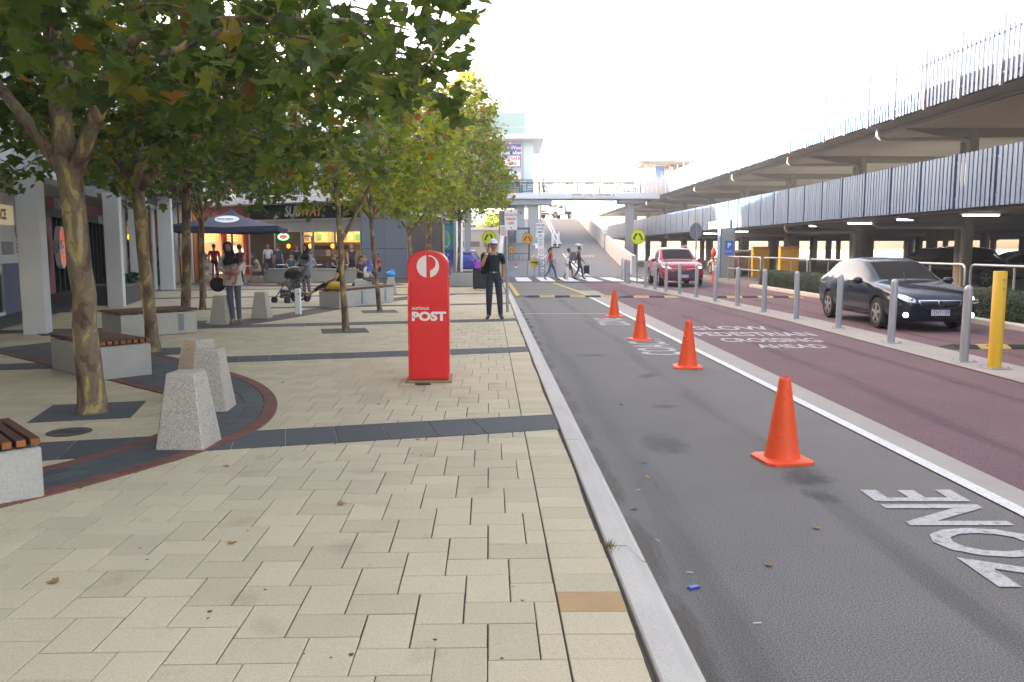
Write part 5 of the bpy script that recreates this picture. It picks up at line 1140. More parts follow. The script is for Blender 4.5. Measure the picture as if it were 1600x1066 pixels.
def split_mesh(me, idx, name):
    bmx = bmesh.new(); bmx.from_mesh(me); mats_ = list(me.materials)
    bmesh.ops.delete(bmx, geom=[f for f in bmx.faces if f.material_index not in idx], context='FACES')
    r = bpy.data.meshes.new(name); bmx.to_mesh(r); bmx.free()
    for m in mats_: r.materials.append(m)
    return r
def islands(me, name):
    bmx = bmesh.new(); bmx.from_mesh(me); bmx.faces.ensure_lookup_table(); seen = set(); out_ = []; mats_ = list(me.materials)
    for f in bmx.faces:
        if f.index in seen: continue
        st_ = [f]; grp = []; seen.add(f.index)
        while st_:
            q = st_.pop(); grp.append(q)
            for e in q.edges:
                for g in e.link_faces:
                    if g.index not in seen: seen.add(g.index); st_.append(g)
        vi = {}; vs = []; fs = []; mi = []
        for q in grp:
            fs.append([vi.setdefault(v.index, len(vi)) for v in q.verts]); mi.append(q.material_index)
        vs = [None]*len(vi)
        for q in grp:
            for v in q.verts: vs[vi[v.index]] = tuple(v.co)
        m = bpy.data.meshes.new(name); m.from_pydata(vs, [], fs)
        for x in mats_: m.materials.append(x)
        m.polygons.foreach_set('material_index', mi); m.polygons.foreach_set('use_smooth', [True]*len(fs)); out_.append(m)
    bmx.free(); return out_
class Proj:
    """lays flat outlines onto a body as thin raised pieces"""
    def __init__(s, me): s.me = me; s.t = BVHTree.FromPolygons([v.co.copy() for v in me.vertices], [tuple(p.vertices) for p in me.polygons])
    def hit(s, a, b, ax, sgn):
        o, d = ((Vector((sgn*6,a,b)), Vector((-sgn,0,0))) if ax == 'x' else (Vector((a,sgn*6,b)), Vector((0,-sgn,0))))
        h = s.t.ray_cast(o, d); return h[0]
    def panel(s, poly, ax, sgn, mt, name, parent, off=0.006, grid=0.06, smooth=60):
        bmx = bmesh.new(); f = bmx.faces.new([bmx.verts.new((a,b,0)) for a,b in poly])
        for k in (0,1):
            lo = min(p[k] for p in poly); hi = max(p[k] for p in poly); n_ = int((hi-lo)/grid)
            for i in range(1, n_+1):
                co = [0,0,0]; co[k] = lo+(hi-lo)*i/(n_+1); no = [0,0,0]; no[k] = 1
                bmesh.ops.bisect_plane(bmx, geom=bmx.verts[:]+bmx.edges[:]+bmx.faces[:], plane_co=co, plane_no=no)
        last = None; ok = True
        for v in bmx.verts:
            h = s.hit(v.co.x, v.co.y, ax, sgn)
            if h is None: ok = False; break
            d = Vector((sgn*off,0,0)) if ax == 'x' else Vector((0,sgn*off,0)); v.co = h+d
        if not ok: bmx.free(); return None
        ed = bmesh.ops.extrude_face_region(bmx, geom=bmx.faces[:])
        d = Vector((-sgn*(off+0.01),0,0)) if ax == 'x' else Vector((0,-sgn*(off+0.01),0))
        for v in [g for g in ed['geom'] if isinstance(g, bmesh.types.BMVert)]: v.co += d
        bmesh.ops.recalc_face_normals(bmx, faces=bmx.faces[:])
        me = bpy.data.meshes.new(name); bmx.to_mesh(me); bmx.free(); me.materials.append(mt)
        return inst(name, me, parent)
def wheel_meshes(r, wd=0.21, five=True):
    t = MB().lathe([(r*0.66,-wd/2+0.01),(r*0.90,-wd/2),(r*0.985,-wd/2+0.03),(r,-0.03),(r,0.03),(r*0.985,wd/2-0.03),(r*0.90,wd/2),(r*0.66,wd/2-0.01),(r*0.62,wd/2-0.06),(r*0.62,-wd/2+0.06)], 28, axis='y').mesh('tyre', m_tyre, 40)
    rm = MB(); ro = r*0.665
    yo = -wd/2+0.012
    rm.lathe([(ro*0.93,-yo*0+0.0),(ro*0.93,0.02)], 24, (0,0,0), axis='y', mi=1)
    vs = []
    for i in range(24):
        a = 2*math.pi*i/24; vs += [(ro*math.cos(a),yo,ro*math.sin(a)),(ro*0.90*math.cos(a),yo-0.006,ro*0.90*math.sin(a)),(ro*0.88*math.cos(a),0,ro*0.88*math.sin(a))]
    rm.add(vs, [(3*i+k,3*((i+1)%24)+k,3*((i+1)%24)+k+1,3*i+k+1) for i in range(24) for k in (0,1)])
    for k in range(5):
        a = 2*math.pi*k/5+0.3; c, s_ = math.cos(a), math.sin(a)
        for w0,w1 in ((0.075,0.055),):
            q = [(0.04*ro,-w0*r*1.3),(0.92*ro,-w1*r*1.7),(0.92*ro,w1*r*1.7),(0.04*ro,w0*r*1.3)]
            vs = [(u*c-v*s_, yo-0.004-(0.012 if u < 0.3*ro else 0), u*s_+v*c) for u,v in q]+[(u*c-v*s_, yo+0.035, u*s_+v*c) for u,v in q]
            rm.add(vs, [(0,1,2,3),(7,6,5,4),(0,4,5,1),(1,5,6,2),(2,6,7,3),(3,7,4,0)])
    rm.lathe([(ro*0.20,yo-0.02),(ro*0.20,yo+0.03)], 14, axis='y')
    return t, rm.mesh('rim', [m_alloy, m_well], 40)
def add_wheels(root, xs, track, r, steer=0.0):
    t, rm = wheel_meshes(r)
    for i,x in enumerate(xs):
        for sgn in (-1,1):
            wh = empty('wheel', (x,sgn*track,r), (math.pi if sgn > 0 else 0)+(steer if i == 0 else 0), root)
            inst('tyre', t, wh); inst('rim', rm, wh)
SPEC_H = dict(st=[(2.26,.30,.50,.50,.46,.56),(2.21,.22,.70,.62,.64,.68),(2.08,.19,.815,.70,.74,.775),(1.75,.19,.875,.80,.80,.87),(1.32,.19,.893,.87,.80,.945),(0.97,.19,.895,.912,.77,.985),(0.90,.19,.895,.92,.73,1.01),(0.62,.19,.895,.93,.69,1.155),(0.45,.19,.895,.937,.665,1.24),(0.04,.19,.895,.95,.62,1.415),(-0.04,.19,.895,.952,.615,1.43),(-.36,.19,.895,.96,.605,1.47),(-.46,.19,.895,.962,.605,1.475),(-.9,.19,.893,.972,.60,1.472),(-1.22,.19,.89,.982,.595,1.445),(-1.30,.19,.888,.985,.59,1.435),(-1.58,.19,.88,1.0,.575,1.385),(-1.66,.19,.875,1.0,.57,1.36),(-1.98,.20,.855,1.0,.60,1.12),(-2.06,.21,.845,.99,.62,1.06),(-2.17,.26,.81,.90,.66,.96),(-2.25,.32,.74,.76,.64,.80)],
    side=[(-.36,.62),(-1.22,-.46),(-1.58,-1.30)], shield=(.04,.90), rear=(-1.98,-1.66), axles=(1.32,-1.365), r=.325, track=.785)
SPEC_S = dict(st=[(2.28,.34,.58,.62,.52,.70),(2.22,.26,.76,.74,.66,.82),(2.05,.23,.87,.84,.76,.93),(1.7,.23,.905,.93,.82,1.02),(1.3,.23,.915,.98,.82,1.07),(.98,.23,.92,1.02,.79,1.105),(.92,.23,.92,1.03,.76,1.12),(.65,.23,.92,1.04,.73,1.29),(.5,.23,.92,1.045,.70,1.38),(.14,.23,.92,1.06,.66,1.565),(.06,.23,.92,1.06,.655,1.59),(-.38,.23,.92,1.06,.65,1.64),(-.47,.23,.92,1.06,.65,1.645),(-1.0,.23,.92,1.07,.645,1.645),(-1.26,.23,.915,1.075,.64,1.63),(-1.34,.23,.915,1.075,.64,1.62),(-1.8,.24,.91,1.09,.63,1.57),(-1.92,.24,.90,1.09,.63,1.53),(-2.14,.25,.885,1.09,.70,1.17),(-2.2,.26,.87,1.05,.74,1.11),(-2.28,.36,.80,.82,.74,.88)],
    side=[(-.38,.65),(-1.26,-.47),(-1.8,-1.34)], shield=(.14,.92), rear=(-2.14,-1.92), axles=(1.33,-1.33), r=.355, track=.80)
CACHE = {}
def make_car(name, spec, key, paintm, loc, rz, lab, cat, group=None, detail=2, plate=None, kindf='hatch', grp=None):
    if key not in CACHE:
        full = body_mesh(spec['st'], spec['side'], spec['shield'], spec['rear'], spec['axles'], spec['r'], paintm)
        CACHE[key] = (full, split_mesh(full, (0,4), 'body'), islands(split_mesh(full, (1,), 'side_window'), 'side_window'), split_mesh(full, (2,), 'windscreen'), split_mesh(full, (3,), 'rear_window'), Proj(full))
    full, b, sw_, ws, rw, pj = CACHE[key]
    r = empty(name, loc, rz, label=lab, cat=cat, group=group)
    bo = inst('body', b, r)
    if b.materials[0] != paintm:
        bo.material_slots[0].link = 'OBJECT'; bo.material_slots[0].material = paintm
    for q_ in sw_: inst('side_window', q_, r)
    inst('windscreen', ws, r); inst('rear_window', rw, r)
    add_wheels(r, spec['axles'], spec['track'], spec['r'])
    if detail < 1: return r, pj
    # mirrors, seams, handles, tail lamps common to all
    for sgn in (-1,1):
        zm = 0.98 if key == 'hatch' else 1.10
        mm = MB(); mm.ell((0.60,sgn*1.00,zm),(0.085,0.115,0.075),12,8); mo_ = mm.build('mirror', paintm, r, smooth=180)
        MB().box(0.55,0.63,min(sgn*0.86,sgn*0.92),max(sgn*0.86,sgn*0.92),zm-0.06,zm-0.02).build('mirror_arm', m_blkgl, mo_)
        for xd in ((0.98,0.99),(-0.41,-0.402),(-1.20,-1.19)):
            pj.panel([(xd[0],0.32),(xd[1],0.32),(xd[1],0.90),(xd[0],0.90)], 'y', sgn, m_well, 'door_seam', r, off=0.0015, grid=0.1)
        for xh in (-0.22,-1.02): pj.panel([(xh,0.80),(xh+0.17,0.80),(xh+0.17,0.835),(xh,0.835)], 'y', sgn, paintm, 'door_handle', r, off=0.02)
        pj.panel([(-1.0,0.255),(0.95,0.255),(0.95,0.30),(-1.0,0.30)], 'y', sgn, m_blkgl, 'sill_trim', r, off=0.012, grid=0.2)
        pj.panel([(sgn*0.50,0.78),(sgn*0.74,0.76),(sgn*0.72,0.90),(sgn*0.55,0.93)], 'x', -1, m_tail, 'tail_light', r, off=0.008)
    return r, pj
# ---- dark blue hatchback with headlights on
p_bl = paint('dark blue metallic', (0.007,0.013,0.026), 0.25)
hx, hy = 8.12, 17.62
c1, pj = make_car('parked_car', SPEC_H, 'hatch', p_bl, (hx,hy,0.008), R(-90), 'dark blue hatchback with lit fog lamps driving past the bollards', 'car')
c1.name = 'hatchback_car'; c1.scale = (0.94,0.94,0.95)
for s in (-1,1):
    hl = pj.panel([(s*0.48,0.655),(s*0.50,0.595),(s*0.66,0.605),(s*0.755,0.66),(s*0.80,0.73),(s*0.765,0.765),(s*0.66,0.745)], 'x', 1, m_lens, 'headlight', c1, off=0.012, grid=0.04)
    if hl:
        for yy,zz,rr_ in ((0.57,0.645,0.035),(0.67,0.675,0.04)):
            h = pj.hit(s*yy, zz, 'x', 1); MB().lathe([(rr_,-0.004),(rr_,0.014),(rr_*0.6,0.018)], 16, tuple(h), axis='x').build('reflector', m_lit if yy > 0.6 else m_chrome, hl)
    h = pj.hit(s*0.66, 0.345, 'x', 1); fg = MB().lathe([(0.05,-0.02),(0.05,0.016),(0.04,0.022)], 18, (h.x,h.y,h.z), axis='x').build('fog_lamp', m_lit, c1)
    pj.panel([(s*0.50,0.30),(s*0.76,0.31),(s*0.76,0.40),(s*0.58,0.40)], 'x', 1, m_blkgl, 'fog_surround', c1, off=0.003, grid=0.05)
gr_o = [(-0.44,0.645),(-0.40,0.53),(-0.28,0.475),(0.28,0.475),(0.40,0.53),(0.44,0.645)]
gg = pj.panel(gr_o, 'x', 1, m_chrome, 'grille', c1, off=0.012, grid=0.06)
pj.panel([(y*0.93,0.56+(z-0.56)*0.80) for y,z in gr_o], 'x', 1, m_blkgl, 'grille_mesh', gg, off=0.020, grid=0.06)
h = pj.hit(0, 0.585, 'x', 1); em = MB().lathe([(0.062,0.0),(0.062,0.035),(0.052,0.042)], 20, (h.x,0,0.585), axis='x').build('badge', m_chrome, gg)
MB().prism([(-0.03,0.56),(0.03,0.56),(0.035,0.59),(0.01,0.615),(-0.02,0.60),(-0.035,0.585)], h.x+0.043, h.x+0.047, 'yz').build('badge_emblem', m_blkgl, em)
pj.panel([(-0.55,0.235),(0.55,0.235),(0.52,0.315),(-0.52,0.315)], 'x', 1, m_blkgl, 'lower_intake', c1, off=0.006, grid=0.1)
hp = pj.hit(0.0, 0.40, 'x', 1); m_plw = mat('plate white', (0.68,0.69,0.74), 0.5); m_plb = mat('plate blue', (0.05,0.07,0.30), 0.5)
def front_plate(car, x, z, txt):
    pl = MB().cbox(x,x+0.012,-0.186,0.186,z-0.066,z+0.066,0.003).build('number_plate', m_plw, car)
    MB().box(x+0.0115,x+0.0145,-0.186,0.186,z+0.045,z+0.067).build('plate_band', m_plb, pl)
    me = text_mesh(txt, 1.0, m_plb, bold=0.01); xs = [v.co.x for v in me.vertices]; ys = [v.co.y for v in me.vertices]; a0,a1,b0,b1 = min(xs),max(xs),min(ys),max(ys)
    for v in me.vertices: v.co = (x+0.0135, -0.165+(v.co.x-a0)/(a1-a0)*0.33, z-0.048+(v.co.y-b0)/(b1-b0)*0.085)
    inst('plate_text', me, pl)
front_plate(c1, hp.x+0.012, 0.405, '1DVY·159')
MB().tube([(-1.35,0,1.42),(-1.55,0,1.62)], 0.006, 5).build('aerial', M_BLACK, c1)
for s in (-1,1):
    MB().tube([(0.93,s*0.15-0.25,1.005),(0.60,s*0.25-0.25,1.17)], 0.010, 5).build('wiper', M_BLACK, c1)
# ---- red four wheel drive
p_rd = paint('deep red metallic', (0.30,0.012,0.03), 0.3)
c2, pj2 = make_car('suv_car', SPEC_S, 'suv', p_rd, (7.1,36.0,0.008), R(-91), 'dark red compact four wheel drive waiting near the crossing with headlights lit', 'car')
for s in (-1,1):
    h2 = pj2.panel([(s*0.50,0.80),(s*0.52,0.735),(s*0.72,0.755),(s*0.84,0.83),(s*0.82,0.87),(s*0.66,0.84)], 'x', 1, m_lens, 'headlight', c2, off=0.012, grid=0.05)
    if h2:
        h = pj2.hit(s*0.66, 0.795, 'x', 1); MB().lathe([(0.045,-0.004),(0.045,0.016),(0.03,0.02)], 14, tuple(h), axis='x').build('reflector', m_lit, h2)
    pj2.panel([(s*0.50,0.36),(s*0.78,0.40),(s*0.76,0.50),(s*0.60,0.47)], 'x', 1, m_blkgl, 'fog_surround', c2, off=0.006)
    MB().tube([(0.0,s*0.60,1.66),(-0.4,s*0.60,1.70),(-1.5,s*0.58,1.67),(-1.7,s*0.58,1.62)], 0.018, 6).build('roof_rail', m_alloy, c2)
pj2.panel([(-0.66,0.30),(0.66,0.30),(0.60,0.56),(0.30,0.635),(-0.30,0.635),(-0.60,0.56)], 'x', 1, mat('grey bumper plastic', (0.045,0.047,0.05), 0.6), 'bumper_grille', c2, off=0.010, grid=0.09)
gs = pj2.panel([(-0.48,0.745),(-0.46,0.70),(0.46,0.70),(0.48,0.745)], 'x', 1, m_blkgl, 'grille', c2, off=0.010); 
pj2.panel([(-0.47,0.755),(-0.10,0.725),(-0.10,0.74),(-0.47,0.77)], 'x', 1, m_chrome, 'grille_bar', c2, off=0.018); pj2.panel([(0.47,0.755),(0.10,0.725),(0.10,0.74),(0.47,0.77)], 'x', 1, m_chrome, 'grille_bar', c2, off=0.018)
h = pj2.hit(0, 0.725, 'x', 1); bdg = MB().lathe([(0.075,0.012),(0.075,0.03),(0.062,0.03),(0.062,0.012)], 20, (h.x,0,0), axis='x').build('badge', m_chrome, c2); bdg.scale.z = 0.7; bdg.location.z = 0.725
bd2 = MB().lathe([(0.035,0.014),(0.035,0.034),(0.025,0.034),(0.025,0.014)], 16, (h.x,0,0), axis='x').build('badge_emblem', m_chrome, c2); bd2.location.z = 0.725
hp = pj2.hit(0, 0.45, 'x', 1); front_plate(c2, hp.x+0.016, 0.46, '1EZK 801')
# ---- dark car ahead, mostly out of frame
p_mr = paint('dark maroon', (0.030,0.010,0.012), 0.3)
make_car('parked_car', SPEC_H, 'hatch', p_mr, (8.92,10.75,0.008), R(-90), 'dark maroon car whose rear corner shows at the picture edge past the yellow bollard', 'car')[0].name = 'maroon_car'
# ---- blue hatch beyond the planters, seen from behind
p_b2 = paint('bright blue', (0.02,0.04,0.30), 0.3)
make_car('parked_car', SPEC_H, 'hatch', p_b2, (-3.1,57.0,0.0), R(86), 'bright blue hatchback parked in sunlight beyond the planters', 'car')[0].name = 'blue_car'
# ---- cars inside the car park
cols = [('silver paint',(0.34,0.35,0.36)),('black paint',(0.012,0.012,0.014)),('charcoal paint',(0.05,0.052,0.056)),('white car paint',(0.55,0.55,0.56)),('navy paint',(0.015,0.02,0.05)),('grey paint',(0.16,0.165,0.17))]
PK = [(15.9,21.3,205,'H',0,'silver hatchback parked behind the rail beside the yellow bollard'),(17.2,33.0,190,'S',1,'black four wheel drive parked in the dim car park behind the dark blue hatchback'),(22.5,24.0,180,'S',2,'charcoal four wheel drive parked deep in the car park behind the silver hatchback'),
      (22.5,30.5,180,'H',1,'black hatchback parked deep in the car park next to a charcoal car'),(22.5,37.0,178,'H',5,'grey hatchback parked deep in the car park between two round columns'),(22.0,43.5,182,'S',4,'navy four wheel drive parked deep in the car park behind the yellow machines'),
      (31,22.0,180,'H',2,'charcoal hatchback parked in the farther bay of the car park'),(31,34,180,'S',5,'grey four wheel drive parked in the farther bay of the car park'),(31,46,180,'S',1,'black four wheel drive parked in the farther bay of the car park'),(14.8,52.0,100,'H',5,'grey hatchback leaving the car park entry beyond the clad column'),(12.9,48.2,95,'H',5,'grey hatchback half hidden behind the red four wheel drive'),(31,28,180,'H',4,'navy hatchback parked in the farther bay of the car park'),(31,40,180,'H',0,'silver hatchback parked in the farther bay of the car park')]
for x,y,a,k,ci,lab in PK:
    pm = paint(*cols[ci], 0.3)
    o, _ = make_car('parked_car', SPEC_H if k == 'H' else SPEC_S, 'hatch' if k == 'H' else 'suv', pm, (x,y,0.032), R(a), lab, 'car', group='cars parked in the car park', detail=1 if x < 16 else 0)
# ---- white single cab ute on top of the ramp
SPEC_U = dict(st=[(2.55,.50,.62,.72,.56,.80),(2.48,.42,.80,.86,.70,.95),(2.3,.40,.89,.98,.80,1.07),(1.9,.40,.92,1.05,.84,1.13),(1.4,.40,.93,1.09,.84,1.17),(1.12,.40,.93,1.12,.82,1.19),(1.05,.40,.93,1.13,.79,1.21),(.75,.40,.93,1.14,.76,1.43),(.42,.40,.93,1.15,.72,1.66),(.34,.40,.93,1.15,.715,1.69),(-.12,.40,.93,1.15,.71,1.76),(-.22,.40,.93,1.15,.71,1.76),(-.40,.42,.92,1.15,.71,1.75),(-.48,.45,.90,1.13,.70,1.70)],
    side=[(-.12,.75)], shield=(.42,1.05), rear=None, axles=(1.55,-1.5), r=.37, track=.80)
p_wt = mat('white ute paint', (0.78,0.78,0.78), 0.3, coat=0.5)
full = body_mesh(SPEC_U['st'], SPEC_U['side'], SPEC_U['shield'], None, (1.55,), .37, p_wt)
u = empty('utility_truck', (5.2,96.5,4.99), R(-128), label='white single cab utility truck with a flat tray at the top of the ramp', cat='truck')
inst('body', split_mesh(full,(0,4),'body'), u); [inst('side_window', q_, u) for q_ in islands(split_mesh(full,(1,),'side_window'),'side_window')]; inst('windscreen', split_mesh(full,(2,),'windscreen'), u); pj3 = Proj(full)
MB().box(-2.6,-0.55,-0.93,0.93,0.86,0.94).build('tray_floor', M_GALV, u); MB().box(-0.62,-0.56,-0.93,0.93,0.94,1.75).build('headboard', M_GALV, u)
for s in (-1,1): MB().box(-2.6,-0.63,s*0.93-0.02,s*0.93+0.02,0.945,1.20).build('tray_side', M_GALV, u); MB().box(-2.5,-0.5,s*0.4-0.05,s*0.4+0.05,0.55,0.855).build('chassis_rail', M_BLACK, u); pj3.panel([(s*0.52,0.88),(s*0.54,0.78),(s*0.78,0.80),(s*0.82,0.93)], 'x', 1, m_lens, 'headlight', u, off=0.012)
pj3.panel([(-0.42,0.92),(-0.40,0.72),(0.40,0.72),(0.42,0.92)], 'x', 1, m_blkgl, 'grille', u, off=0.012); pj3.panel([(-0.6,0.48),(0.6,0.48),(0.6,0.60),(-0.6,0.60)], 'x', 1, m_blkgl, 'bumper_intake', u, off=0.012)
add_wheels(u, (1.55,-1.5), .80, .37)
# ================================================================ PLANE TREES
import numpy as np
def barkmat():
    """mottled plane bark: olive, cream and brown flakes"""
    m = bpy.data.materials.new('plane bark'); m.use_nodes = True; t = m.node_tree; n = t.nodes; L = t.links; p = n['Principled BSDF']
    tc = n.new('ShaderNodeTexCoord'); mp = n.new('ShaderNodeMapping'); mp.inputs['Scale'].default_value = (1,1,0.45); L.new(tc.outputs['Object'], mp.inputs[0])
    def nz(s, d, dist=0.6):
        x = n.new('ShaderNodeTexNoise'); x.inputs['Scale'].default_value = s; x.inputs['Detail'].default_value = d; x.inputs['Distortion'].default_value = dist; L.new(mp.outputs[0], x.inputs['Vector']); return x.outputs['Fac']
    r = n.new('ShaderNodeValToRGB'); r.color_ramp.interpolation = 'CONSTANT'; e = r.color_ramp.elements
    cs = [(0.0,(0.050,0.028,0.022)),(0.37,(0.085,0.050,0.036)),(0.45,(0.125,0.090,0.055)),(0.52,(0.15,0.115,0.065)),(0.585,(0.27,0.20,0.065)),(0.64,(0.26,0.21,0.15)),(0.69,(0.10,0.065,0.045))]
    e[0].position = cs[0][0]; e[0].color = (*cs[0][1],1); e[1].position = cs[1][0]; e[1].color = (*cs[1][1],1)
    for ps,c in cs[2:]: k = e.new(ps); k.color = (*c,1)
    L.new(nz(7,3), r.inputs[0])
    h = n.new('ShaderNodeHueSaturation'); L.new(r.outputs[0], h.inputs['Color']); a = n.new('ShaderNodeMath'); a.operation = 'MULTIPLY_ADD'; L.new(nz(45,4), a.inputs[0]); a.inputs[1].default_value = 1.0; a.inputs[2].default_value = 0.85; L.new(a.outputs[0], h.inputs['Value'])
    L.new(h.outputs[0], p.inputs['Base Color']); p.inputs['Roughness'].default_value = 0.8
    b = n.new('ShaderNodeBump'); b.inputs['Strength'].default_value = 0.6; b.inputs['Distance'].default_value = 0.01; L.new(nz(16,5), b.inputs['Height']); L.new(b.outputs[0], p.inputs['Normal']); return m
m_bark = barkmat()
m_lf = leafmat('plane leaf', [(0,(0.050,0.078,0.016)),(0.30,(0.075,0.112,0.022)),(0.62,(0.105,0.150,0.028)),(0.85,(0.15,0.195,0.036)),(0.95,(0.22,0.22,0.038)),(0.978,(0.28,0.21,0.035)),(0.99,(0.24,0.11,0.025)),(1.0,(0.16,0.065,0.02))], 0.48)
m_lf2 = leafmat('young plane leaf', [(0,(0.10,0.145,0.02)),(0.35,(0.165,0.22,0.028)),(0.65,(0.235,0.285,0.034)),(0.84,(0.31,0.33,0.04)),(0.93,(0.40,0.34,0.04)),(0.97,(0.32,0.13,0.02)),(1.0,(0.25,0.09,0.02))], 0.5)
half = [(0.10,-0.06),(0.34,0.02),(0.56,0.16),(0.40,0.30),(0.58,0.60),(0.30,0.56),(0.17,0.72)]
out = [(0,0)]+half+[(0,1.02)]+[(-x,y) for x,y in half[::-1]]
LV = np.array([(0,0.36,0.0)]+[(x,y,-0.28*abs(x)-0.20*max(0,y-0.4)**2*2) for x,y in out], float); LV[:,1] -= 0.0
rv = np.random.default_rng(2); VV = []
for k_ in range(6):
    w_ = LV.copy(); fold = (0.10,0.25,0.45,0.3,0.15,0.55)[k_]; dr = (0.25,0.5,0.15,0.75,-0.2,0.35)[k_]; tw = (0.3,-0.4,0.1,0.5,-0.2,0.0)[k_]
    w_[:,2] = -fold*np.abs(w_[:,0])-dr*np.maximum(0,w_[:,1]-0.2)**2+tw*w_[:,0]*w_[:,1]+rv.normal(0,0.035,len(w_)); w_[:,0] *= (0.85,1.0,0.75,0.9,1.1,0.7)[k_]
    VV.append(w_)
VV = np.array(VV)
nl = len(out); LF = np.array([(0,1+i,1+(i+1)%nl) for i in range(nl)], int)
leaf_me = {}
def leaf_mesh(mt, k=0):
    if (mt.name,k) not in leaf_me:
        me = bpy.data.meshes.new('leaf'); me.from_pydata([tuple(v) for v in VV[k]], [], [tuple(int(i) for i in f) for f in LF]); me.materials.append(mt); leaf_me[(mt.name,k)] = me
    return leaf_me[(mt.name,k)]
def bulk_leaves(name, Ms, Ps, mt, parent, V=LV, F=LF):
    N = len(Ps); nv = len(V)
    vs = (np.einsum('nij,nkj->nki', Ms, VV[np.arange(N)%6])+Ps[:,None,:]).reshape(-1,3).astype(np.float32)
    fs = (F[None,:,:]+(np.arange(N)*nv)[:,None,None]).reshape(-1).astype(np.int32); nf = len(fs)//3
    me = bpy.data.meshes.new(name); me.vertices.add(len(vs)); me.vertices.foreach_set('co', vs.ravel()); me.loops.add(len(fs)); me.loops.foreach_set('vertex_index', fs)
    me.polygons.add(nf); me.polygons.foreach_set('loop_start', np.arange(0,nf*3,3,dtype=np.int32)); me.polygons.foreach_set('loop_total', np.full(nf,3,np.int32)); me.update(calc_edges=True); me.validate()
    me.materials.append(mt); return inst(name, me, parent, kind='stuff')
def tree(name, base, limbs, crown, nleaf, ntwig, mt, lab, seed, lsize=(0.11,0.19), nobj=0, cluster=0.30, group=None, wide=1.0):
    """limbs: list of [(x,y,z,r),...] in world metres; crown: dict c, rx, ry, zlo, ztop"""
    rg = np.random.default_rng(seed); B = np.array(base, float)
    root = empty(name, base, 0, label=lab, cat='tree', group=group)
    pos = []; par = []; rad = []
    tk = []
    for li, L_ in enumerate(limbs):
        P = [np.array(q[:3], float) for q in L_]; rr = [q[3] for q in L_]
        if li: 
            d = [np.linalg.norm(np.array(q)-P[0]) for q in pos]; prev = int(np.argmin(d))
        else: prev = -1
        pts = []
        for i in range(len(P)-1):
            n = max(2, int(np.linalg.norm(P[i+1]-P[i])/0.22))
            for k in range(n):
                t = k/n; pts.append((P[i]+(P[i+1]-P[i])*t+(rg.normal(0,0.005,3) if (i or k) else 0), rr[i]+(rr[i+1]-rr[i])*t))
        pts.append((P[-1], rr[-1]))
        path = []
        for p, r_ in pts: pos.append(p); par.append(prev); rad.append(r_); prev = len(pos)-1; path.append((p-B, r_))
        mb = MB()
        if li == 0:
            path = [(path[0][0]+np.array((0,0,-0.05)), path[0][1]*1.35),(path[0][0]+np.array((0,0,0.06)), path[0][1]*1.12)]+path[1:]
        mb.tube([tuple(p) for p,_ in path], [r_*(1+0.022*math.sin(i*1.7+seed)) for i,(_,r_) in enumerate(path)], 14 if li == 0 else 9)
        mb.build('trunk' if li == 0 else 'limb', m_bark, root, smooth=70)
    n0 = len(pos)
    # twig targets through the crown volume
    T = []; c = crown
    while len(T) < ntwig:
        u = rg.uniform(-1,1,2); r2 = u@u
        if r2 > 1: continue
        r = math.sqrt(r2); lo = c['zlo']+c.get('core',0)*max(0,1-3*r2)+c.get('rise',0.3)*r2+0.18*math.sin(u[0]*7+seed)+0.15*math.sin(u[1]*6.3+seed*2); hi = lo+0.25+(c['ztop']-c['zlo'])*math.sqrt(max(0,1-r2))*(0.9+0.12*math.sin(u[0]*5+u[1]*4+seed))
        f = rg.random()
        z = lo+(hi-lo)*(f**c.get('lowbias',1.5) if rg.random() < 0.7 else 1-(1-f)**2*0.3)
        T.append((c['c'][0]+u[0]*c['rx'], c['c'][1]+u[1]*c['ry'], z))
    T = np.array(T); ctr = np.array(limbs[0][-1][:3]); T = T[np.argsort(np.linalg.norm(T-ctr,axis=1))]
    chains = []; PA = np.zeros((n0+ntwig*4,3)); PA[:n0] = np.array(pos); cntn = n0
    fork = max(1, sum(1 for p in pos if p[2] < limbs[0][0][2]+1.6))
    for tg in T:
        d = np.linalg.norm(PA[:cntn]-tg,axis=1); d[:fork] += 50; d += 0.25*np.maximum(0, PA[:cntn,2]-tg[2])
        k = int(np.argmin(d)); s = PA[k].copy(); ln_ = np.linalg.norm(tg-s)
        if ln_ < 0.05: continue
        seg = 3; ch = [s]
        for i in range(1,seg+1):
            t = i/seg; p = s+(tg-s)*t; p[2] += 0.10*ln_*math.sin(math.pi*t); p += rg.normal(0,0.03*min(1,ln_),3)*(i < seg)
            PA[cntn] = p; pos.append(p); par.append(k if i == 1 else cntn-1); cntn += 1; ch.append(p)
        chains.append((k, [cntn-seg+i for i in range(seg)]))
    wgt = np.ones(len(pos)); 
    for i in range(len(pos)-1,-1,-1):
        if par[i] >= 0: wgt[par[i]] += wgt[i]*0.999 if i >= n0 else 0
    tw = MB()
    for k, ids in chains:
        q = [PA[k]]+[PA[i] for i in ids]; rr = [min(0.045, 0.0035*wgt[ids[0]]**0.46)]+[max(0.003, min(0.045, 0.0033*wgt[i]**0.46)) for i in ids]; rr[-1] = 0.003
        tw.tube([tuple(p-B) for p in q], rr, 5 if rr[0] > 0.012 else 4, cap=False)
    tw.build('branches', m_bark, root, smooth=80, kind='stuff')
    # leaves around the twig ends
    per = nleaf/len(chains); Ms = []; Ps = []
    for k, ids in chains:
        a, b = PA[ids[0]], PA[ids[-1]]
        m = rg.poisson(per)
        if not m: continue
        t = rg.uniform(-0.1,1.08,m)[:,None]; P = a+(b-a)*t+np.clip(rg.normal(0,cluster*0.5,(m,3)),-cluster*0.8,cluster*0.8)*np.array((wide,wide,0.75)); P[:,2] -= np.abs(rg.normal(0,0.06,m))
        Ps.append(P)
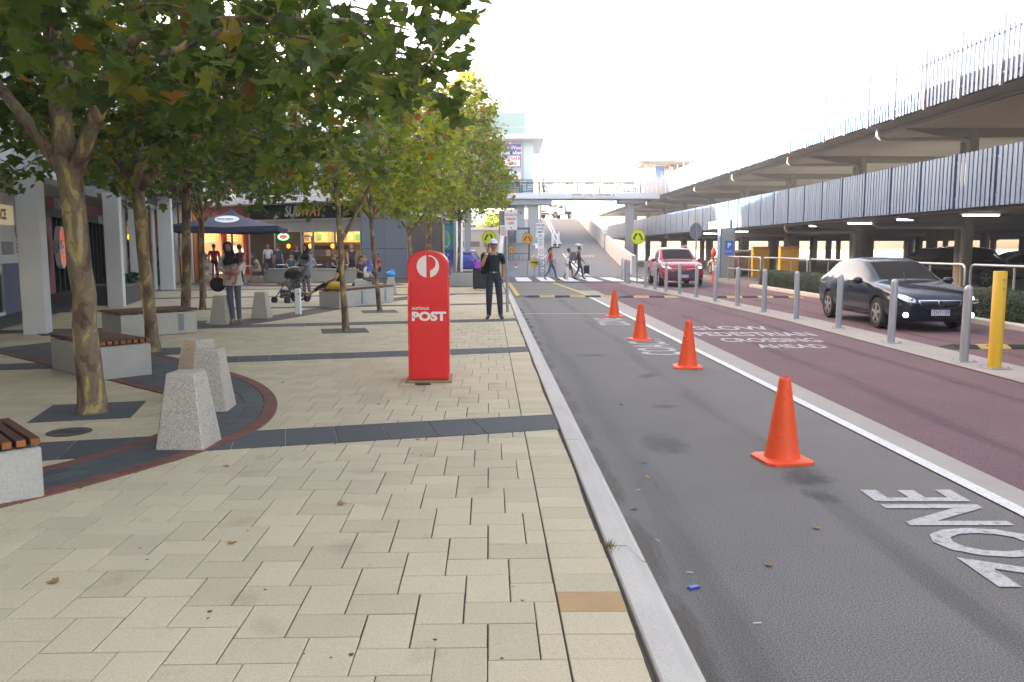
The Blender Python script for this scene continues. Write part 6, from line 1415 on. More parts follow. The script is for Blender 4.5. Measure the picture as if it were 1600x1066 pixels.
    Ps = np.concatenate(Ps); N = len(Ps)
    az = rg.uniform(0,2*np.pi,N); dip = rg.normal(-0.55,0.45,N); tilt = rg.normal(0,0.55,N); s = rg.uniform(*lsize,N)*(0.6+0.6*rg.random(N))
    Y_ = np.stack([np.cos(az)*np.cos(dip),np.sin(az)*np.cos(dip),np.sin(dip)],1); X0 = np.stack([-np.sin(az),np.cos(az),0*az],1); Z0 = np.cross(X0,Y_)
    X_ = X0*np.cos(tilt)[:,None]+Z0*np.sin(tilt)[:,None]; Z_ = np.cross(X_,Y_)
    Ms = np.stack([X_,Y_,Z_],2)*s[:,None,None]; Ps = Ps-B
    W = Ps+B; pick = np.zeros(N,bool)
    if nobj:
        dist = np.linalg.norm(W-np.array((0,0,1.6)),axis=1); px = W[:,0]/np.maximum(W[:,1],0.1); pz = (W[:,2]-1.6)/np.maximum(W[:,1],0.1)
        vis = (W[:,1] > 2) & (np.abs(px) < 0.63) & (pz < 0.30); order = np.argsort(np.where(vis, dist, 1e6))[:nobj]; order = order[vis[order]]; pick[order] = True
        for i in order:
            M4 = Matrix.Identity(4)
            for a_ in range(3):
                for b_ in range(3): M4[a_][b_] = float(Ms[i][a_][b_])
                M4[a_][3] = float(Ps[i][a_])
            inst('leaf', leaf_mesh(mt, int(i)%6), root, M=M4)
    bulk_leaves('crown', Ms[~pick], Ps[~pick], mt, root)
    return root
tree('plane_tree', (-3.90,7.5,PZ), [[(-3.90,7.5,PZ,.122),(-3.92,7.5,0.9,.106),(-3.95,7.5,1.7,.102),(-3.99,7.5,2.2,.108),(-4.01,7.5,2.45,.10),(-4.06,7.5,3.3,.078),(-4.05,7.55,4.4,.06),(-3.9,7.6,5.6,.035)],
    [(-4.0,7.5,2.2,.085),(-3.75,7.42,2.6,.066),(-3.45,7.3,3.1,.058),(-3.15,7.1,3.35,.045),(-2.3,6.8,3.42,.033),(-1.2,6.6,3.35,.02)], [(-4.05,7.5,2.3,.07),(-4.35,7.4,2.8,.05),(-4.75,7.2,3.5,.042),(-5.3,7.0,4.3,.028)],
    [(-4.05,7.5,3.3,.05),(-3.7,6.6,3.9,.036),(-3.5,5.4,4.2,.022)], [(-3.45,7.3,3.1,.04),(-2.7,7.9,3.6,.03),(-1.6,8.3,3.75,.02)], [(-4.06,7.5,3.0,.045),(-4.3,8.4,3.6,.033),(-4.5,9.6,3.9,.02)]],
    dict(c=(-3.75,7.0),rx=3.35,ry=3.5,zlo=2.85,ztop=6.6,rise=0.05,lowbias=1.7,core=0.35), 8600, 760, m_lf, 'big plane tree with mottled cream and olive trunk beside the curved border', 3, (0.12,0.20), 300)
tree('plane_tree', (-5.29,12.0,PZ), [[(-5.29,12.0,PZ,.098),(-5.35,12.0,1.2,.086),(-5.4,12.0,2.35,.092),(-5.35,12.0,3.2,.06),(-5.3,12.05,4.6,.04),(-5.3,12,5.6,.025)], [(-5.4,12.0,2.4,.062),(-4.9,11.8,2.85,.045),(-4.3,11.6,3.25,.038),(-3.2,11.4,3.3,.025),(-2.3,11.3,3.1,.015)], [(-5.4,12,2.5,.05),(-5.8,11.8,3.1,.036),(-6.4,11.6,3.7,.022)], [(-5.35,12,3.0,.04),(-5.0,13,3.7,.028),(-4.7,14,4.0,.018)], [(-5.38,12,2.7,.04),(-4.9,12.3,3.3,.032),(-4.1,12.6,3.9,.02)]],
    dict(c=(-5.0,11.9),rx=3.3,ry=3.0,zlo=2.75,ztop=6.8,rise=0.25,lowbias=1.6,core=0.3), 6000, 520, m_lf, 'second plane tree of the row, its olive and brown trunk beside a timber topped bench', 5, (0.11,0.18), 300)
def simple(base, r, hf, top, spread, seed, lean=(0,0)):
    x,y,z = base; rg = random.Random(seed); L0 = [(x,y,z,r),(x+lean[0]*0.5,y,z+hf*0.5,r*0.9),(x+lean[0],y+lean[1],z+hf,r*0.88),(x+lean[0]*1.2,y,z+hf+(top-hf)*0.4,r*0.5),(x+lean[0]*1.2,y,z+top*0.85,r*0.25)]
    out_ = [L0]
    for k in range(4):
        a = rg.uniform(-0.5,0.5)+k*math.pi/2; h0 = hf*rg.uniform(0.98,1.15); s = (x+lean[0],y+lean[1],z+h0)
        out_.append([(*s,r*0.55),(s[0]+math.cos(a)*spread*0.35,s[1]+math.sin(a)*spread*0.35,s[2]+(top-hf)*0.22,r*0.38),(s[0]+math.cos(a)*spread*0.75,s[1]+math.sin(a)*spread*0.75,s[2]+(top-hf)*0.42,r*0.2)])
    return out_
tree('plane_tree', (-6.67,16.7,PZ), simple((-6.67,16.7,PZ),.10,2.4,5.8,2.3,1,(0.12,0)), dict(c=(-6.5,16.7),rx=2.7,ry=2.7,zlo=2.7,ztop=6.4,rise=0.4), 4300, 380, m_lf, 'plane tree with pale olive trunk just before the woman carrying a child', 8)
tree('plane_tree', (-7.68,20.3,PZ), simple((-7.68,20.3,PZ),.075,2.1,5.2,2.0,2,(0.05,0)), dict(c=(-7.5,20.3),rx=2.5,ry=2.5,zlo=2.9,ztop=6.0,rise=0.4), 3600, 320, m_lf, 'slim plane tree with flaking bark in front of the cafe umbrella', 13)
tree('plane_tree', (-3.08,15.1,PZ), [[(-3.08,15.1,PZ,.066),(-3.12,15.1,1.0,.055),(-3.14,15.1,1.75,.055),(-3.2,15.1,2.7,.042),(-3.25,15.1,3.8,.028),(-3.2,15.1,4.8,.016)],[(-3.14,15.1,1.72,.042),(-2.9,15.05,2.1,.034),(-2.55,15.0,2.75,.026),(-2.3,14.9,3.5,.016)],[(-3.2,15.1,2.6,.025),(-3.6,14.9,3.0,.018),(-4.0,14.8,3.6,.012)]],
    dict(c=(-2.75,15.0),rx=1.65,ry=1.7,zlo=2.45,ztop=5.0,rise=0.5), 2500, 260, m_lf2, 'slender forked young plane tree with yellow green leaves beside the post box', 21, (0.10,0.16), cluster=0.26)
tree('plane_tree', (-3.2,19.75,PZ), simple((-3.2,19.75,PZ),.058,2.0,4.6,1.5,6,(-0.15,0)), dict(c=(-3.0,19.7),rx=1.75,ry=1.8,zlo=2.55,ztop=5.3,rise=0.4), 2500, 260, m_lf2, 'slender young plane tree growing at the end of the seated woman\'s bench', 34, (0.10,0.16), cluster=0.26)
tree('plane_tree', (-3.54,29.2,PZ), simple((-3.54,29.2,PZ),.085,1.9,6.0,1.9,9,(-0.1,0)), dict(c=(-3.3,29.2),rx=2.2,ry=2.2,zlo=2.75,ztop=7.2,rise=0.4), 4200, 340, m_lf2, 'young plane tree with orange tinged leaves behind the post box', 41, (0.11,0.18))
tree('plane_tree', (-3.75,36.6,PZ+0.55), simple((-3.75,36.6,PZ+0.55),.15,2.3,7.4,2.6,12,(0.1,0)), dict(c=(-3.2,36.6),rx=3.0,ry=2.8,zlo=3.3,ztop=9.6,rise=0.3,lowbias=1.1), 7500, 520, m_lf2, 'stout plane tree growing from the broad concrete planter', 55, (0.12,0.20), cluster=0.36)
tree('plane_tree', (-2.15,33.2,PZ+0.55), simple((-2.15,33.2,PZ+0.55),.07,2.2,6.4,1.9,15,(0.05,0)), dict(c=(-1.75,33.2),rx=1.85,ry=2.0,zlo=2.9,ztop=7.9,rise=0.3,lowbias=1.1), 4600, 360, m_lf2, 'slim trunked plane tree growing from the square concrete planter', 62, (0.11,0.18), cluster=0.33)
tree('plane_tree', (-9.6,25.5,PZ), simple((-9.6,25.5,PZ),.08,2.3,5.6,2.1,19), dict(c=(-9.5,25.5),rx=2.4,ry=2.4,zlo=3.4,ztop=6.6,rise=0.4), 3600, 320, m_lf, 'plane tree between the white columns and the cafe umbrella', 77)
for x,y,sd_,lb in ((-7.0,101,91,'rounded green tree far behind the cream building, over its left end'),(-1.2,103,92,'rounded green tree far behind the cream building, beside the ramp wall')):
    tree('far_tree', (x,y,0), simple((x,y,0),.16,2.2,4.6,2.6,sd_), dict(c=(x,y),rx=3.2,ry=3,zlo=2.6,ztop=5.6,rise=0.4), 1800, 160, m_lf2, lb, sd_, (0.3,0.5), cluster=0.5)
# ================================================================ PEOPLE
SK = {'light': mat('skin light', (0.50,0.29,0.20), 0.55), 'tan': mat('skin tan', (0.36,0.19,0.12), 0.55), 'brown': mat('skin brown', (0.20,0.095,0.055), 0.55)}
m_eye = mat('eye dark', (0.02,0.015,0.012), 0.3); m_lip = mat('lip', (0.26,0.09,0.075), 0.5)
def cloth(name, c): return mat('cloth '+name, c, 0.85, var=0.14, scale=14, bump=0.25, bscale=26, space='o')
HAIRM = mat('black hair', (0.012,0.010,0.010), 0.45); HAIRB = mat('blonde hair', (0.30,0.19,0.08), 0.5); HAIRBR = mat('brown hair', (0.05,0.03,0.018), 0.5)
def base_pose():
    J = dict(pelvis=(0,0,.95), waist=(0,0,1.09), chest=(0,.01,1.29), neck=(0,.015,1.46), head=(0,-.01,1.61))
    for s,k in ((-1,'r'),(1,'l')):     # r = image left when facing us
        J.update({'sh_'+k:(s*.175,.01,1.40),'el_'+k:(s*.225,.03,1.13),'wr_'+k:(s*.235,-.03,.88),'hip_'+k:(s*.085,0,.92),'kn_'+k:(s*.10,-.01,.50),'an_'+k:(s*.105,.03,.085),'toe_'+k:(s*.12,-.15,.03)})
    return J
def sit_pose(seat=0.45, knee=0.42, lean=0.0):
    J = base_pose(); dz = seat+0.10-0.95
    for k in ('pelvis','waist','chest','neck','head','sh_r','sh_l','el_r','el_l','wr_r','wr_l','hip_r','hip_l'):
        x,y,z = J[k]; J[k] = (x, y-lean*max(0,z-0.95), z+dz)
    for s,k in ((-1,'r'),(1,'l')):
        J['kn_'+k] = (s*.11,-knee,seat+0.07); J['an_'+k] = (s*.11,-knee-0.03,.085); J['toe_'+k] = (s*.12,-knee-0.20,.03)
        J['el_'+k] = (s*.23,-.08,1.15+dz); J['wr_'+k] = (s*.12,-.28,seat+0.20)
    return J
def walk_pose(st=0.30, ph=1):
    J = base_pose()
    for s,k in ((-1,'r'),(1,'l')):
        f = ph*s; J['kn_'+k] = (s*.09,-.02-f*st*0.42-0.04,.51); J['an_'+k] = (s*.09,.03-f*st,.10 if f > 0 else .13); J['toe_'+k] = (s*.10,-.14-f*st,.05 if f > 0 else .03)
        J['el_'+k] = (s*.22,.04+f*.08,1.13); J['wr_'+k] = (s*.21,-.02+f*.20,.92)
    return J
BON = [('pelvis','waist'),('waist','chest'),('chest','neck'),('neck','head')]
for k in 'rl': BON += [('chest','sh_'+k),('sh_'+k,'el_'+k),('el_'+k,'wr_'+k),('pelvis','hip_'+k),('hip_'+k,'kn_'+k),('kn_'+k,'an_'+k),('an_'+k,'toe_'+k)]
RAD = dict(pelvis=.128,waist=.118,chest=.135,neck=.05,head=.05,sh=.068,el=.046,wr=.031,hip=.092,kn=.062,an=.044,toe=.036)
def person(loc, rz, J, o, lab, h=1.72, face=0.0, tilt=0.0, group=None, name='person'):
    """o: skin, top, bottom, shoes, sleeve (0..2), hem (0..2), hair, hairstyle, fat, skirt, hijab, cap"""
    sc = h/1.72; root = empty(name, loc, rz, label=lab, cat='person', group=group); root.scale = (sc,)*3
    fat = o.get('fat',1.0); names = list(J.keys()); idx = {n_:i for i,n_ in enumerate(names)}
    me = bpy.data.meshes.new('b'); me.from_pydata([J[n_] for n_ in names], [(idx[a],idx[b]) for a,b in BON], [])
    ob = bpy.data.objects.new('b', me); COL.objects.link(ob); ob.modifiers.new('k','SKIN'); sv = me.skin_vertices[0].data
    for n_,i in idx.items():
        r_ = RAD[n_.split('_')[0] if n_ not in RAD else n_]*(fat if n_ in ('pelvis','waist','chest') else 1)
        if o.get('loose') and n_[:2] in ('kn','an'): r_ *= o['loose']
        sv[i].radius = (r_,r_*0.86 if n_ in ('pelvis','waist','chest') else r_); sv[i].use_root = (n_ == 'pelvis')
    sm = ob.modifiers.new('s','SUBSURF'); sm.levels = 2; sm.render_levels = 2
    b = eval_mesh(ob); bpy.data.objects.remove(ob)
    skin = SK[o['skin']]; mats_ = [skin, o['top'], o['bottom'], o['shoes'], m_eye, m_lip]
    V = {n_:Vector(J[n_]) for n_ in names}
    def region(c):
        best = None
        for a,d in BON:
            p,q = V[a],V[d]; e = q-p; t = max(0,min(1,(c-p).dot(e)/max(1e-6,e.length_squared))); ds = (c-(p+e*t)).length-0.3*RAD[a.split('_')[0] if a not in RAD else a]
            if best is None or ds < best[0]: best = (ds,a,d,t)
        _,a,d,t = best
        if d == 'head': return 0
        if d == 'neck': return 1 if t < 0.62 else 0
        if a in ('pelvis',) and d == 'waist': return 2 if t < o.get('waist',0.35) else 1
        if a in ('waist','chest'): return 1
        k = a[:2]
        if k == 'sh': return 1 if t <= o.get('sleeve',0.6) else 0
        if k == 'el': return 1 if t+1 <= o.get('sleeve',0.6) else 0
        if a == 'pelvis' or k == 'hi': return 2 if t <= o.get('hem',2) or a == 'pelvis' else 0
        if k == 'kn': return 2 if t+1 <= o.get('hem',2) else 0
        if k == 'an': return 3 if (t > 0.02) else (2 if o.get('hem',2) >= 2 else 3)
        return 0
    mb = MB(); mb.v = [tuple(v.co) for v in b.vertices]; cs = [p.center.copy() for p in b.polygons]
    for p,c in zip(b.polygons, cs): mb.f.append(tuple(p.vertices)); mb.mi.append(region(c))
    # head with a face
    H = V['head']; HM = Matrix.Rotation(face,4,'Z') @ Matrix.Rotation(tilt,4,'Y')
    def hp(v): return H+(HM @ Vector(v))
    i0 = len(mb.v); N_, K_ = 16, 12
    for i in range(K_+1):
        ph = math.pi*i/K_
        for j in range(N_):
            th = 2*math.pi*j/N_; x,y,z = .076*math.sin(ph)*math.cos(th), .094*math.sin(ph)*math.sin(th), .118*math.cos(ph)
            if z < -0.02: x *= 1-1.6*(-z-0.02); y = y*(1-0.9*(-z-0.02))
            if y < 0 and abs(x) < 0.022: y -= 0.020*math.exp(-((z+0.012)/0.022)**2)        # nose
            if y < 0 and -0.09 < z < -0.05 and abs(x) < 0.03: y -= 0.006
            if y < 0 and abs(z-0.022) < 0.015 and 0.015 < abs(x) < 0.05: y += 0.007          # eye sockets
            mb.v.append(tuple(hp((x,y,z))))
    for i in range(K_):
        for j in range(N_): mb.f.append((i0+i*N_+j,i0+(i+1)*N_+j,i0+(i+1)*N_+(j+1)%N_,i0+i*N_+(j+1)%N_)); mb.mi.append(0)
    for s in (-1,1):
        mb.ell(hp((s*.030,-.080,.022)),(.012,.008,.007),8,6,4); mb.ell(hp((s*.077,.005,.0)),(.012,.02,.032),8,6,0)
        mb.ell(hp((s*.030,-.084,.042)),(.018,.006,.004),8,4,4)
    mb.ell(hp((0,-.088,-.052)),(.022,.008,.006),8,4,5)
    # hands: palm, four fingers, thumb
    for s,k in ((-1,'r'),(1,'l')):
        w_,e = V['wr_'+k],V['el_'+k]; d = (w_-e).normalized()
        if 'hand_'+k in o: d = Vector(o['hand_'+k]).normalized()
        sd_ = d.cross(Vector((0,1,0)) if abs(d.y) < 0.8 else Vector((0,0,1))).normalized()*(1 if s > 0 else -1); nn_ = d.cross(sd_)
        mb.tube([w_-d*.01,w_+d*.03,w_+d*.085],[.028,.036,.030],8,0)
        for q,(off,ln_) in enumerate(((-.024,.062),(-.008,.074),(.008,.070),(.024,.055))):
            p0 = w_+d*.08+sd_*off; mb.tube([p0,p0+d*ln_*.5+nn_*.006,p0+d*ln_*.85+nn_*.022],[.0095,.0088,.007],6,0)
        p0 = w_+d*.03-sd_*.03; mb.tube([p0,p0+d*.03-sd_*.022,p0+d*.058-sd_*.026+nn_*.012],[.012,.0105,.008],6,0)
    mb.build('body', mats_, root, smooth=180)
    hs = o.get('hairstyle','short'); hm = o.get('hair',HAIRM)
    def shell(r, zmin, front, name_, mt, ext=0.0):
        hb_ = MB(); n1,k1 = 16,9; vs = []
        for i in range(k1+1):
            ph = math.pi*0.62*i/k1
            for j in range(n1):
                th = 2*math.pi*j/n1; x,y,z = r[0]*math.sin(ph)*math.cos(th), r[1]*math.sin(ph)*math.sin(th)+0.006, r[2]*math.cos(ph)+0.006
                if y < -0.02 and z < front: z = front+(z-front)*0.1; y = min(y,-0.05)*0.9
                vs.append(hp((x,y,max(z,zmin))))
        hb_.add(vs, [(i*n1+j,(i+1)*n1+j,(i+1)*n1+(j+1)%n1,i*n1+(j+1)%n1) for i in range(k1) for j in range(n1)]); return hb_.build(name_, mt, root, smooth=180)
    if hs == 'short': shell((.085,.104,.127),-.05,.062,'hair',hm)
    elif hs in ('long','pony','bun'):
        shell((.088,.107,.129),-.07,.066,'hair',hm)
        hb_ = MB()
        if hs == 'long': hb_.tube([hp((0,.06,.06)),hp((0,.085,-.05)),hp((0,.095,-.20)),hp((0,.085,-.40)),hp((0,.07,-.48))],[.075,.085,.095,.075,.02],12)
        elif hs == 'pony': hb_.tube([hp((0,.09,.03)),hp((0,.135,.0)),hp((0,.14,-.12)),hp((0,.12,-.22))],[.03,.04,.04,.012],10)
        else: hb_.ell(hp((0,.10,.07)),(.045,.045,.045),10,8)
        hb_.build('hair_length', hm, root, smooth=180)
    elif hs == 'hijab':
        hb_ = MB(); vs = []; n1 = 20
        prof = [(.02,.135,0),(.07,.118,.0),(.098,.07,.004),(.106,.0,.008),(.103,-.06,.012),(.098,-.11,.012),(.12,-.16,.012),(.175,-.21,.01),(.195,-.27,.0),(.17,-.34,-.01)]
        for r_,z,yo in prof:
            for j in range(n1):
                th = 2*math.pi*j/n1; x,y = r_*math.cos(th)*0.95, r_*math.sin(th)+yo
                if -.105 < z < .085 and y < 0: y = max(y, -.062) if abs(x) < .07 else y
                if z < -.12: y *= 0.75
                vs.append(hp((x,y,z)))
        hb_.add(vs, [(i*n1+j,(i+1)*n1+j,(i+1)*n1+(j+1)%n1,i*n1+(j+1)%n1) for i in range(len(prof)-1) for j in range(n1)]+[tuple(range(n1))]); hb_.build('headscarf', o['scarf'], root, smooth=180)
        # chin and face front pushed ahead of the scarf
    if o.get('cap'):
        cp_ = shell((.090,.110,.130),.035,.045,'cap',o['cap'])
        vm = MB(); vs = []
        for i in range(9):
            a = R(-160+i*17.5); vs += [hp((.085*math.cos(a),.10*math.sin(a),.045)), hp((.083*math.cos(a),.10*math.sin(a)-.075*abs(math.sin(a))**2,.030))]
        vm.add(vs, [(2*i,2*i+1,2*i+3,2*i+2) for i in range(8)]); vm.build('cap_visor', o['cap'], root)
    if o.get('skirt'):
        zt,zb,rt,rb,mt = o['skirt']; sk = MB(); vs = []; n1 = 20
        for i in range(6):
            t = i/5; z = zt+(zb-zt)*t; r_ = rt+(rb-rt)*t
            cx_ = V['pelvis'].x; cy_ = V['pelvis'].y
            for j in range(n1): th = 2*math.pi*j/n1; q = 1+0.05*t*math.sin(th*5+z*9); vs.append((cx_+r_*q*math.cos(th), cy_+r_*q*0.80*math.sin(th), z))
        sk.add(vs, [(i*n1+j,i*n1+(j+1)%n1,(i+1)*n1+(j+1)%n1,(i+1)*n1+j) for i in range(5) for j in range(n1)]); sk.build(o.get('skirt_name','skirt'), mt, root, smooth=180)
    return root
jean = cloth('dark denim', (0.022,0.028,0.048)); blk = cloth('black', (0.012,0.012,0.013)); jean2 = cloth('washed denim', (0.085,0.10,0.155)); wht = cloth('white', (0.58,0.57,0.56)); crm = cloth('cream', (0.46,0.42,0.37)); redc = cloth('red', (0.40,0.015,0.02)); gry = cloth('grey', (0.20,0.20,0.21)); slate = cloth('slate blue', (0.05,0.065,0.10)); pblue = cloth('pale blue', (0.33,0.38,0.52)); blu = cloth('royal blue', (0.07,0.09,0.36)); kha = cloth('olive', (0.06,0.055,0.03)); prp = cloth('aubergine', (0.05,0.035,0.08)); pnk = cloth('pink', (0.42,0.20,0.22)); mus = cloth('mustard', (0.42,0.17,0.02)); yel = cloth('yellow', (0.60,0.40,0.02))
shb = mat('brown shoe leather', (0.10,0.06,0.035), 0.5); shk = mat('black shoe', (0.015,0.015,0.015), 0.5); shr = mat('red shoe', (0.45,0.02,0.025), 0.5); sht = mat('tan sandal', (0.28,0.17,0.11), 0.6)
# ---- man on the phone
J = base_pose(); J['el_r'] = (-.27,-.10,1.15); J['wr_r'] = (-.125,-.115,1.475); J['el_l'] = (.225,.07,1.13); J['wr_l'] = (.20,.02,.90); J['an_l'] = (.15,.02,.085); J['toe_l'] = (.19,-.13,.03); J['kn_l'] = (.125,-.01,.50); J['toe_r'] = (-.16,-.13,.03)
man = person((-0.39,17.5,PZ), R(4), J, dict(skin='tan',top=blk,bottom=jean,shoes=shb,sleeve=0.72,hem=2,cap=cloth('cap white',(0.62,0.64,0.70)),fat=1.06,loose=1.22,hand_r=(0.10,0.0,1)), 'man in black tee, jeans and white cap talking on a phone beside the sign post', h=1.70, face=R(22))
MB().lathe([(.132,.0),(.132,.035),(.129,.035),(.129,.0)], 20, (0,0,1.005)).build('belt', shb, man).scale.y = 0.95
MB().box(-.02,.02,-.138,-.126,1.007,1.038).build('belt_buckle', M_GALV, man)
MB().lathe([(.036,-.012),(.036,.012),(.033,.012),(.033,-.012)], 12, (-.155,-.112,1.42)).build('watch', M_WHITE, man)
MB().box(-.075,.075,-.105,-.088,1.615,1.642).build('sunglasses', M_BLACK, man).rotation_euler.z = 0
phn = MB().cbox(-.012,.012,-.035,.035,-.07,.07,.003).build('phone', M_BLACK, None, loc=(-0.39-0.104,17.5-0.115,PZ+1.545), label='dark mobile phone held to the ear of the man in the white cap', cat='phone')
bp = empty('backpack', (-0.47,17.68,PZ+1.03), R(4), label='black backpack on the back of the man in the white cap', cat='backpack'); MB().cbox(-.20,.14,-.05,.14,-.06,.40,.05).build('pack', blk, bp); MB().cbox(-.16,.10,.14,.19,.0,.22,.02).build('pocket', blk, bp)
for s in (-.15,.12): MB().tube([(s,-.04,.38),(s,-.16,.36),(s,-.21,.20),(s*1.25,-.10,.02)], .018, 6).build('strap', blk, bp)
# ---- woman carrying a child
J = base_pose(); J['neck'] = (-.02,0,1.44); J['head'] = (-.055,-.06,1.57); J['el_r'] = (-.26,-.02,1.14); J['wr_r'] = (-.02,-.22,1.06); J['el_l'] = (.26,-.05,1.13); J['wr_l'] = (.14,-.25,1.12); J['an_r'] = (-.02,.02,.085); J['toe_r'] = (-.02,-.16,.03); J['kn_r'] = (-.05,-.02,.5); J['toe_l'] = (.17,-.14,.03)
wm = person((-5.60,16.45,PZ+.010), R(6), J, dict(skin='tan',top=crm,bottom=jean2,shoes=sht,sleeve=1.75,hem=1.95,hairstyle='hijab',scarf=blk,waist=0.2,skirt=(1.24,.80,.150,.205,crm),skirt_name='blouse_hem',loose=1.05), 'woman in black headscarf and cream blouse carrying a small child on her hip', h=1.66, face=R(10), tilt=R(-14))
wbag = MB(); wbag.ell((0,0,0),(.16,.09,.15),14,10); wb = wbag.build('handbag', blk, None, smooth=180, loc=(-5.89,16.42,PZ+.80), label='black shoulder bag at the hip of the woman carrying a child', cat='bag'); MB().tube([(-.02,0,.10),(.06,.05,.38),(.13,.06,.58)], .012, 6).build('strap', blk, wb)
J = base_pose(); J['pelvis'] = (0,0,.95); J['hip_r'] = (-.10,-.02,.93); J['hip_l'] = (.10,-.02,.93); J['kn_r'] = (-.16,-.28,.80); J['kn_l'] = (.12,-.26,.66); J['an_r'] = (-.10,-.36,.50); J['an_l'] = (.12,-.30,.34); J['toe_r'] = (-.10,-.50,.46); J['toe_l'] = (.12,-.46,.30); J['el_r'] = (-.27,-.06,1.16); J['wr_r'] = (-.36,-.14,.98); J['el_l'] = (.24,.02,1.15); J['wr_l'] = (.20,-.14,1.02)
person((-5.38,16.28,PZ+.66), R(-35), J, dict(skin='tan',top=prp,bottom=wht,shoes=shr,sleeve=0.1,hem=0.75,fat=1.05), 'toddler with dark sleeveless top and red shoes held on the woman\'s hip', h=0.93, face=R(-150))
sunh = MB(); sunh.ell((0,0,0),(.10,.08,.06),12,8); sunh.build('sun_hat', pnk, None, smooth=180, loc=(-5.42,16.12,PZ+1.06), label='small pink cloth hat held against the toddler', cat='hat')
# ---- three people on the crossing
person((1.92,40.6,.026), R(90), walk_pose(0.34,1), dict(skin='tan',top=redc,bottom=jean2,shoes=shk,sleeve=0.8,hem=1.9,hairstyle='pony',fat=1.05), 'woman in red top and jeans with a ponytail walking over the zebra crossing', h=1.62)
person((2.85,41.2,.026), R(90), walk_pose(0.26,-1), dict(skin='brown',top=wht,bottom=kha,shoes=shk,sleeve=0.6,hem=0.8,hairstyle='bun',skirt=(.98,.58,.14,.17,kha)), 'woman in white top and olive shorts walking over the zebra crossing', h=1.56)
mc = person((3.35,41.0,.026), R(90), walk_pose(0.24,1), dict(skin='brown',top=slate,bottom=cloth('dusk trousers',(0.06,0.055,0.07)),shoes=shk,sleeve=0.7,hem=1.7), 'man in dark clothes carrying a pack and a bag over the zebra crossing', h=1.68)
b2_ = empty('backpack', (3.12,41.0,.98), 0, label='grey backpack on the man walking over the crossing', cat='backpack'); MB().cbox(-.20,.06,-.16,.16,0,.46,.05).build('pack', cloth('pack grey',(0.10,0.11,0.14)), b2_); MB().tube([(.05,-.12,.44),(.22,-.14,.46),(.26,-.13,.25),(.06,-.12,.02)], .02, 6).build('strap', blk, b2_)
b3_ = empty('carry_bag', (3.72,40.75,.35), .2, label='black and white carry bag hanging from the hand of the man on the crossing', cat='bag'); MB().cbox(-.16,.16,-.08,.08,0,.40,.03).build('bag', blk, b3_); MB().box(.10,.163,-.083,.083,.02,.38).build('pale_side', wht, b3_); MB().tube([(-.08,0,.38),(0,0,.52),(.08,0,.38)], .01, 5).build('handle', blk, b3_)
# ---- woman behind the stroller
J = base_pose(); J['el_r'] = (-.24,-.10,1.16); J['wr_r'] = (-.18,-.34,1.05); J['el_l'] = (.24,-.10,1.16); J['wr_l'] = (.18,-.34,1.05)
person((-5.98,23.9,PZ), R(-28), J, dict(skin='tan',top=gry,bottom=mat('striped trouser', (0.36,0.30,0.30), 0.85, col2=(0.06,0.04,0.05), thr=(0.48,0.52), c2scale=22, space='o'),shoes=shk,sleeve=2,hem=2,hairstyle='hijab',scarf=blk,skirt=(1.2,.78,.145,.19,gry),skirt_name='tunic'), 'woman in black headscarf and grey tunic standing behind the stroller', h=1.62)
# ---- woman seated on the bench, legs crossed
J = sit_pose(0.47,0.44); J['kn_r'] = (-.06,-.44,.58); J['an_r'] = (-.02,-.84,.33); J['toe_r'] = (0,-1.0,.38); J['kn_l'] = (.08,-.42,.55); J['an_l'] = (.08,-.40,.09); J['toe_l'] = (.08,-.56,.04); J['wr_l'] = (.02,-.34,.66); J['wr_r'] = (-.05,-.36,.68)
person((-4.50,21.45,PZ+.01), R(-82), J, dict(skin='light',top=blk,bottom=blk,shoes=sht,sleeve=0.5,hem=1.6,hairstyle='long'), 'woman with long dark hair in black sitting cross legged on the concrete bench', h=1.66, face=R(30))
ybg = MB(); ybg.ell((0,0,.09),(.26,.15,.10),14,8); ybg.ell((-.1,.02,.04),(.2,.13,.05),12,6); yb2 = ybg.build('tote_bag', yel, None, smooth=180, loc=(-4.47,20.98,PZ+.48), rz=R(20), label='bright yellow bag lying on the bench beside the seated woman', cat='bag'); MB().tube([(.05,0,.18),(.12,.0,.27),(.22,0,.15)], .012, 6).build('strap', mus, yb2)
# ---- girl in a blue headscarf on the seat block and her neighbour
person((-5.12,28.75,PZ), R(70), sit_pose(0.42,0.40,0.25), dict(skin='tan',top=wht,bottom=jean2,shoes=shk,sleeve=1.8,hem=2,hairstyle='hijab',scarf=blu), 'girl in royal blue headscarf and white blouse sitting on the small concrete block', h=1.5, face=R(10))
person((-5.6,30.3,PZ), R(60), sit_pose(0.45,0.40,0.1), dict(skin='tan',top=prp,bottom=blk,shoes=shk,sleeve=0.7,hem=2), 'person in a dark purple top sitting behind the girl in the blue headscarf', h=1.62)
bgx = MB().cbox(-.25,.25,-.15,.15,0,.30,.06).build('holdall', blk, None, loc=(-5.45,29.25,PZ), rz=R(15), label='black holdall on the ground behind the small concrete seat block', cat='bag')
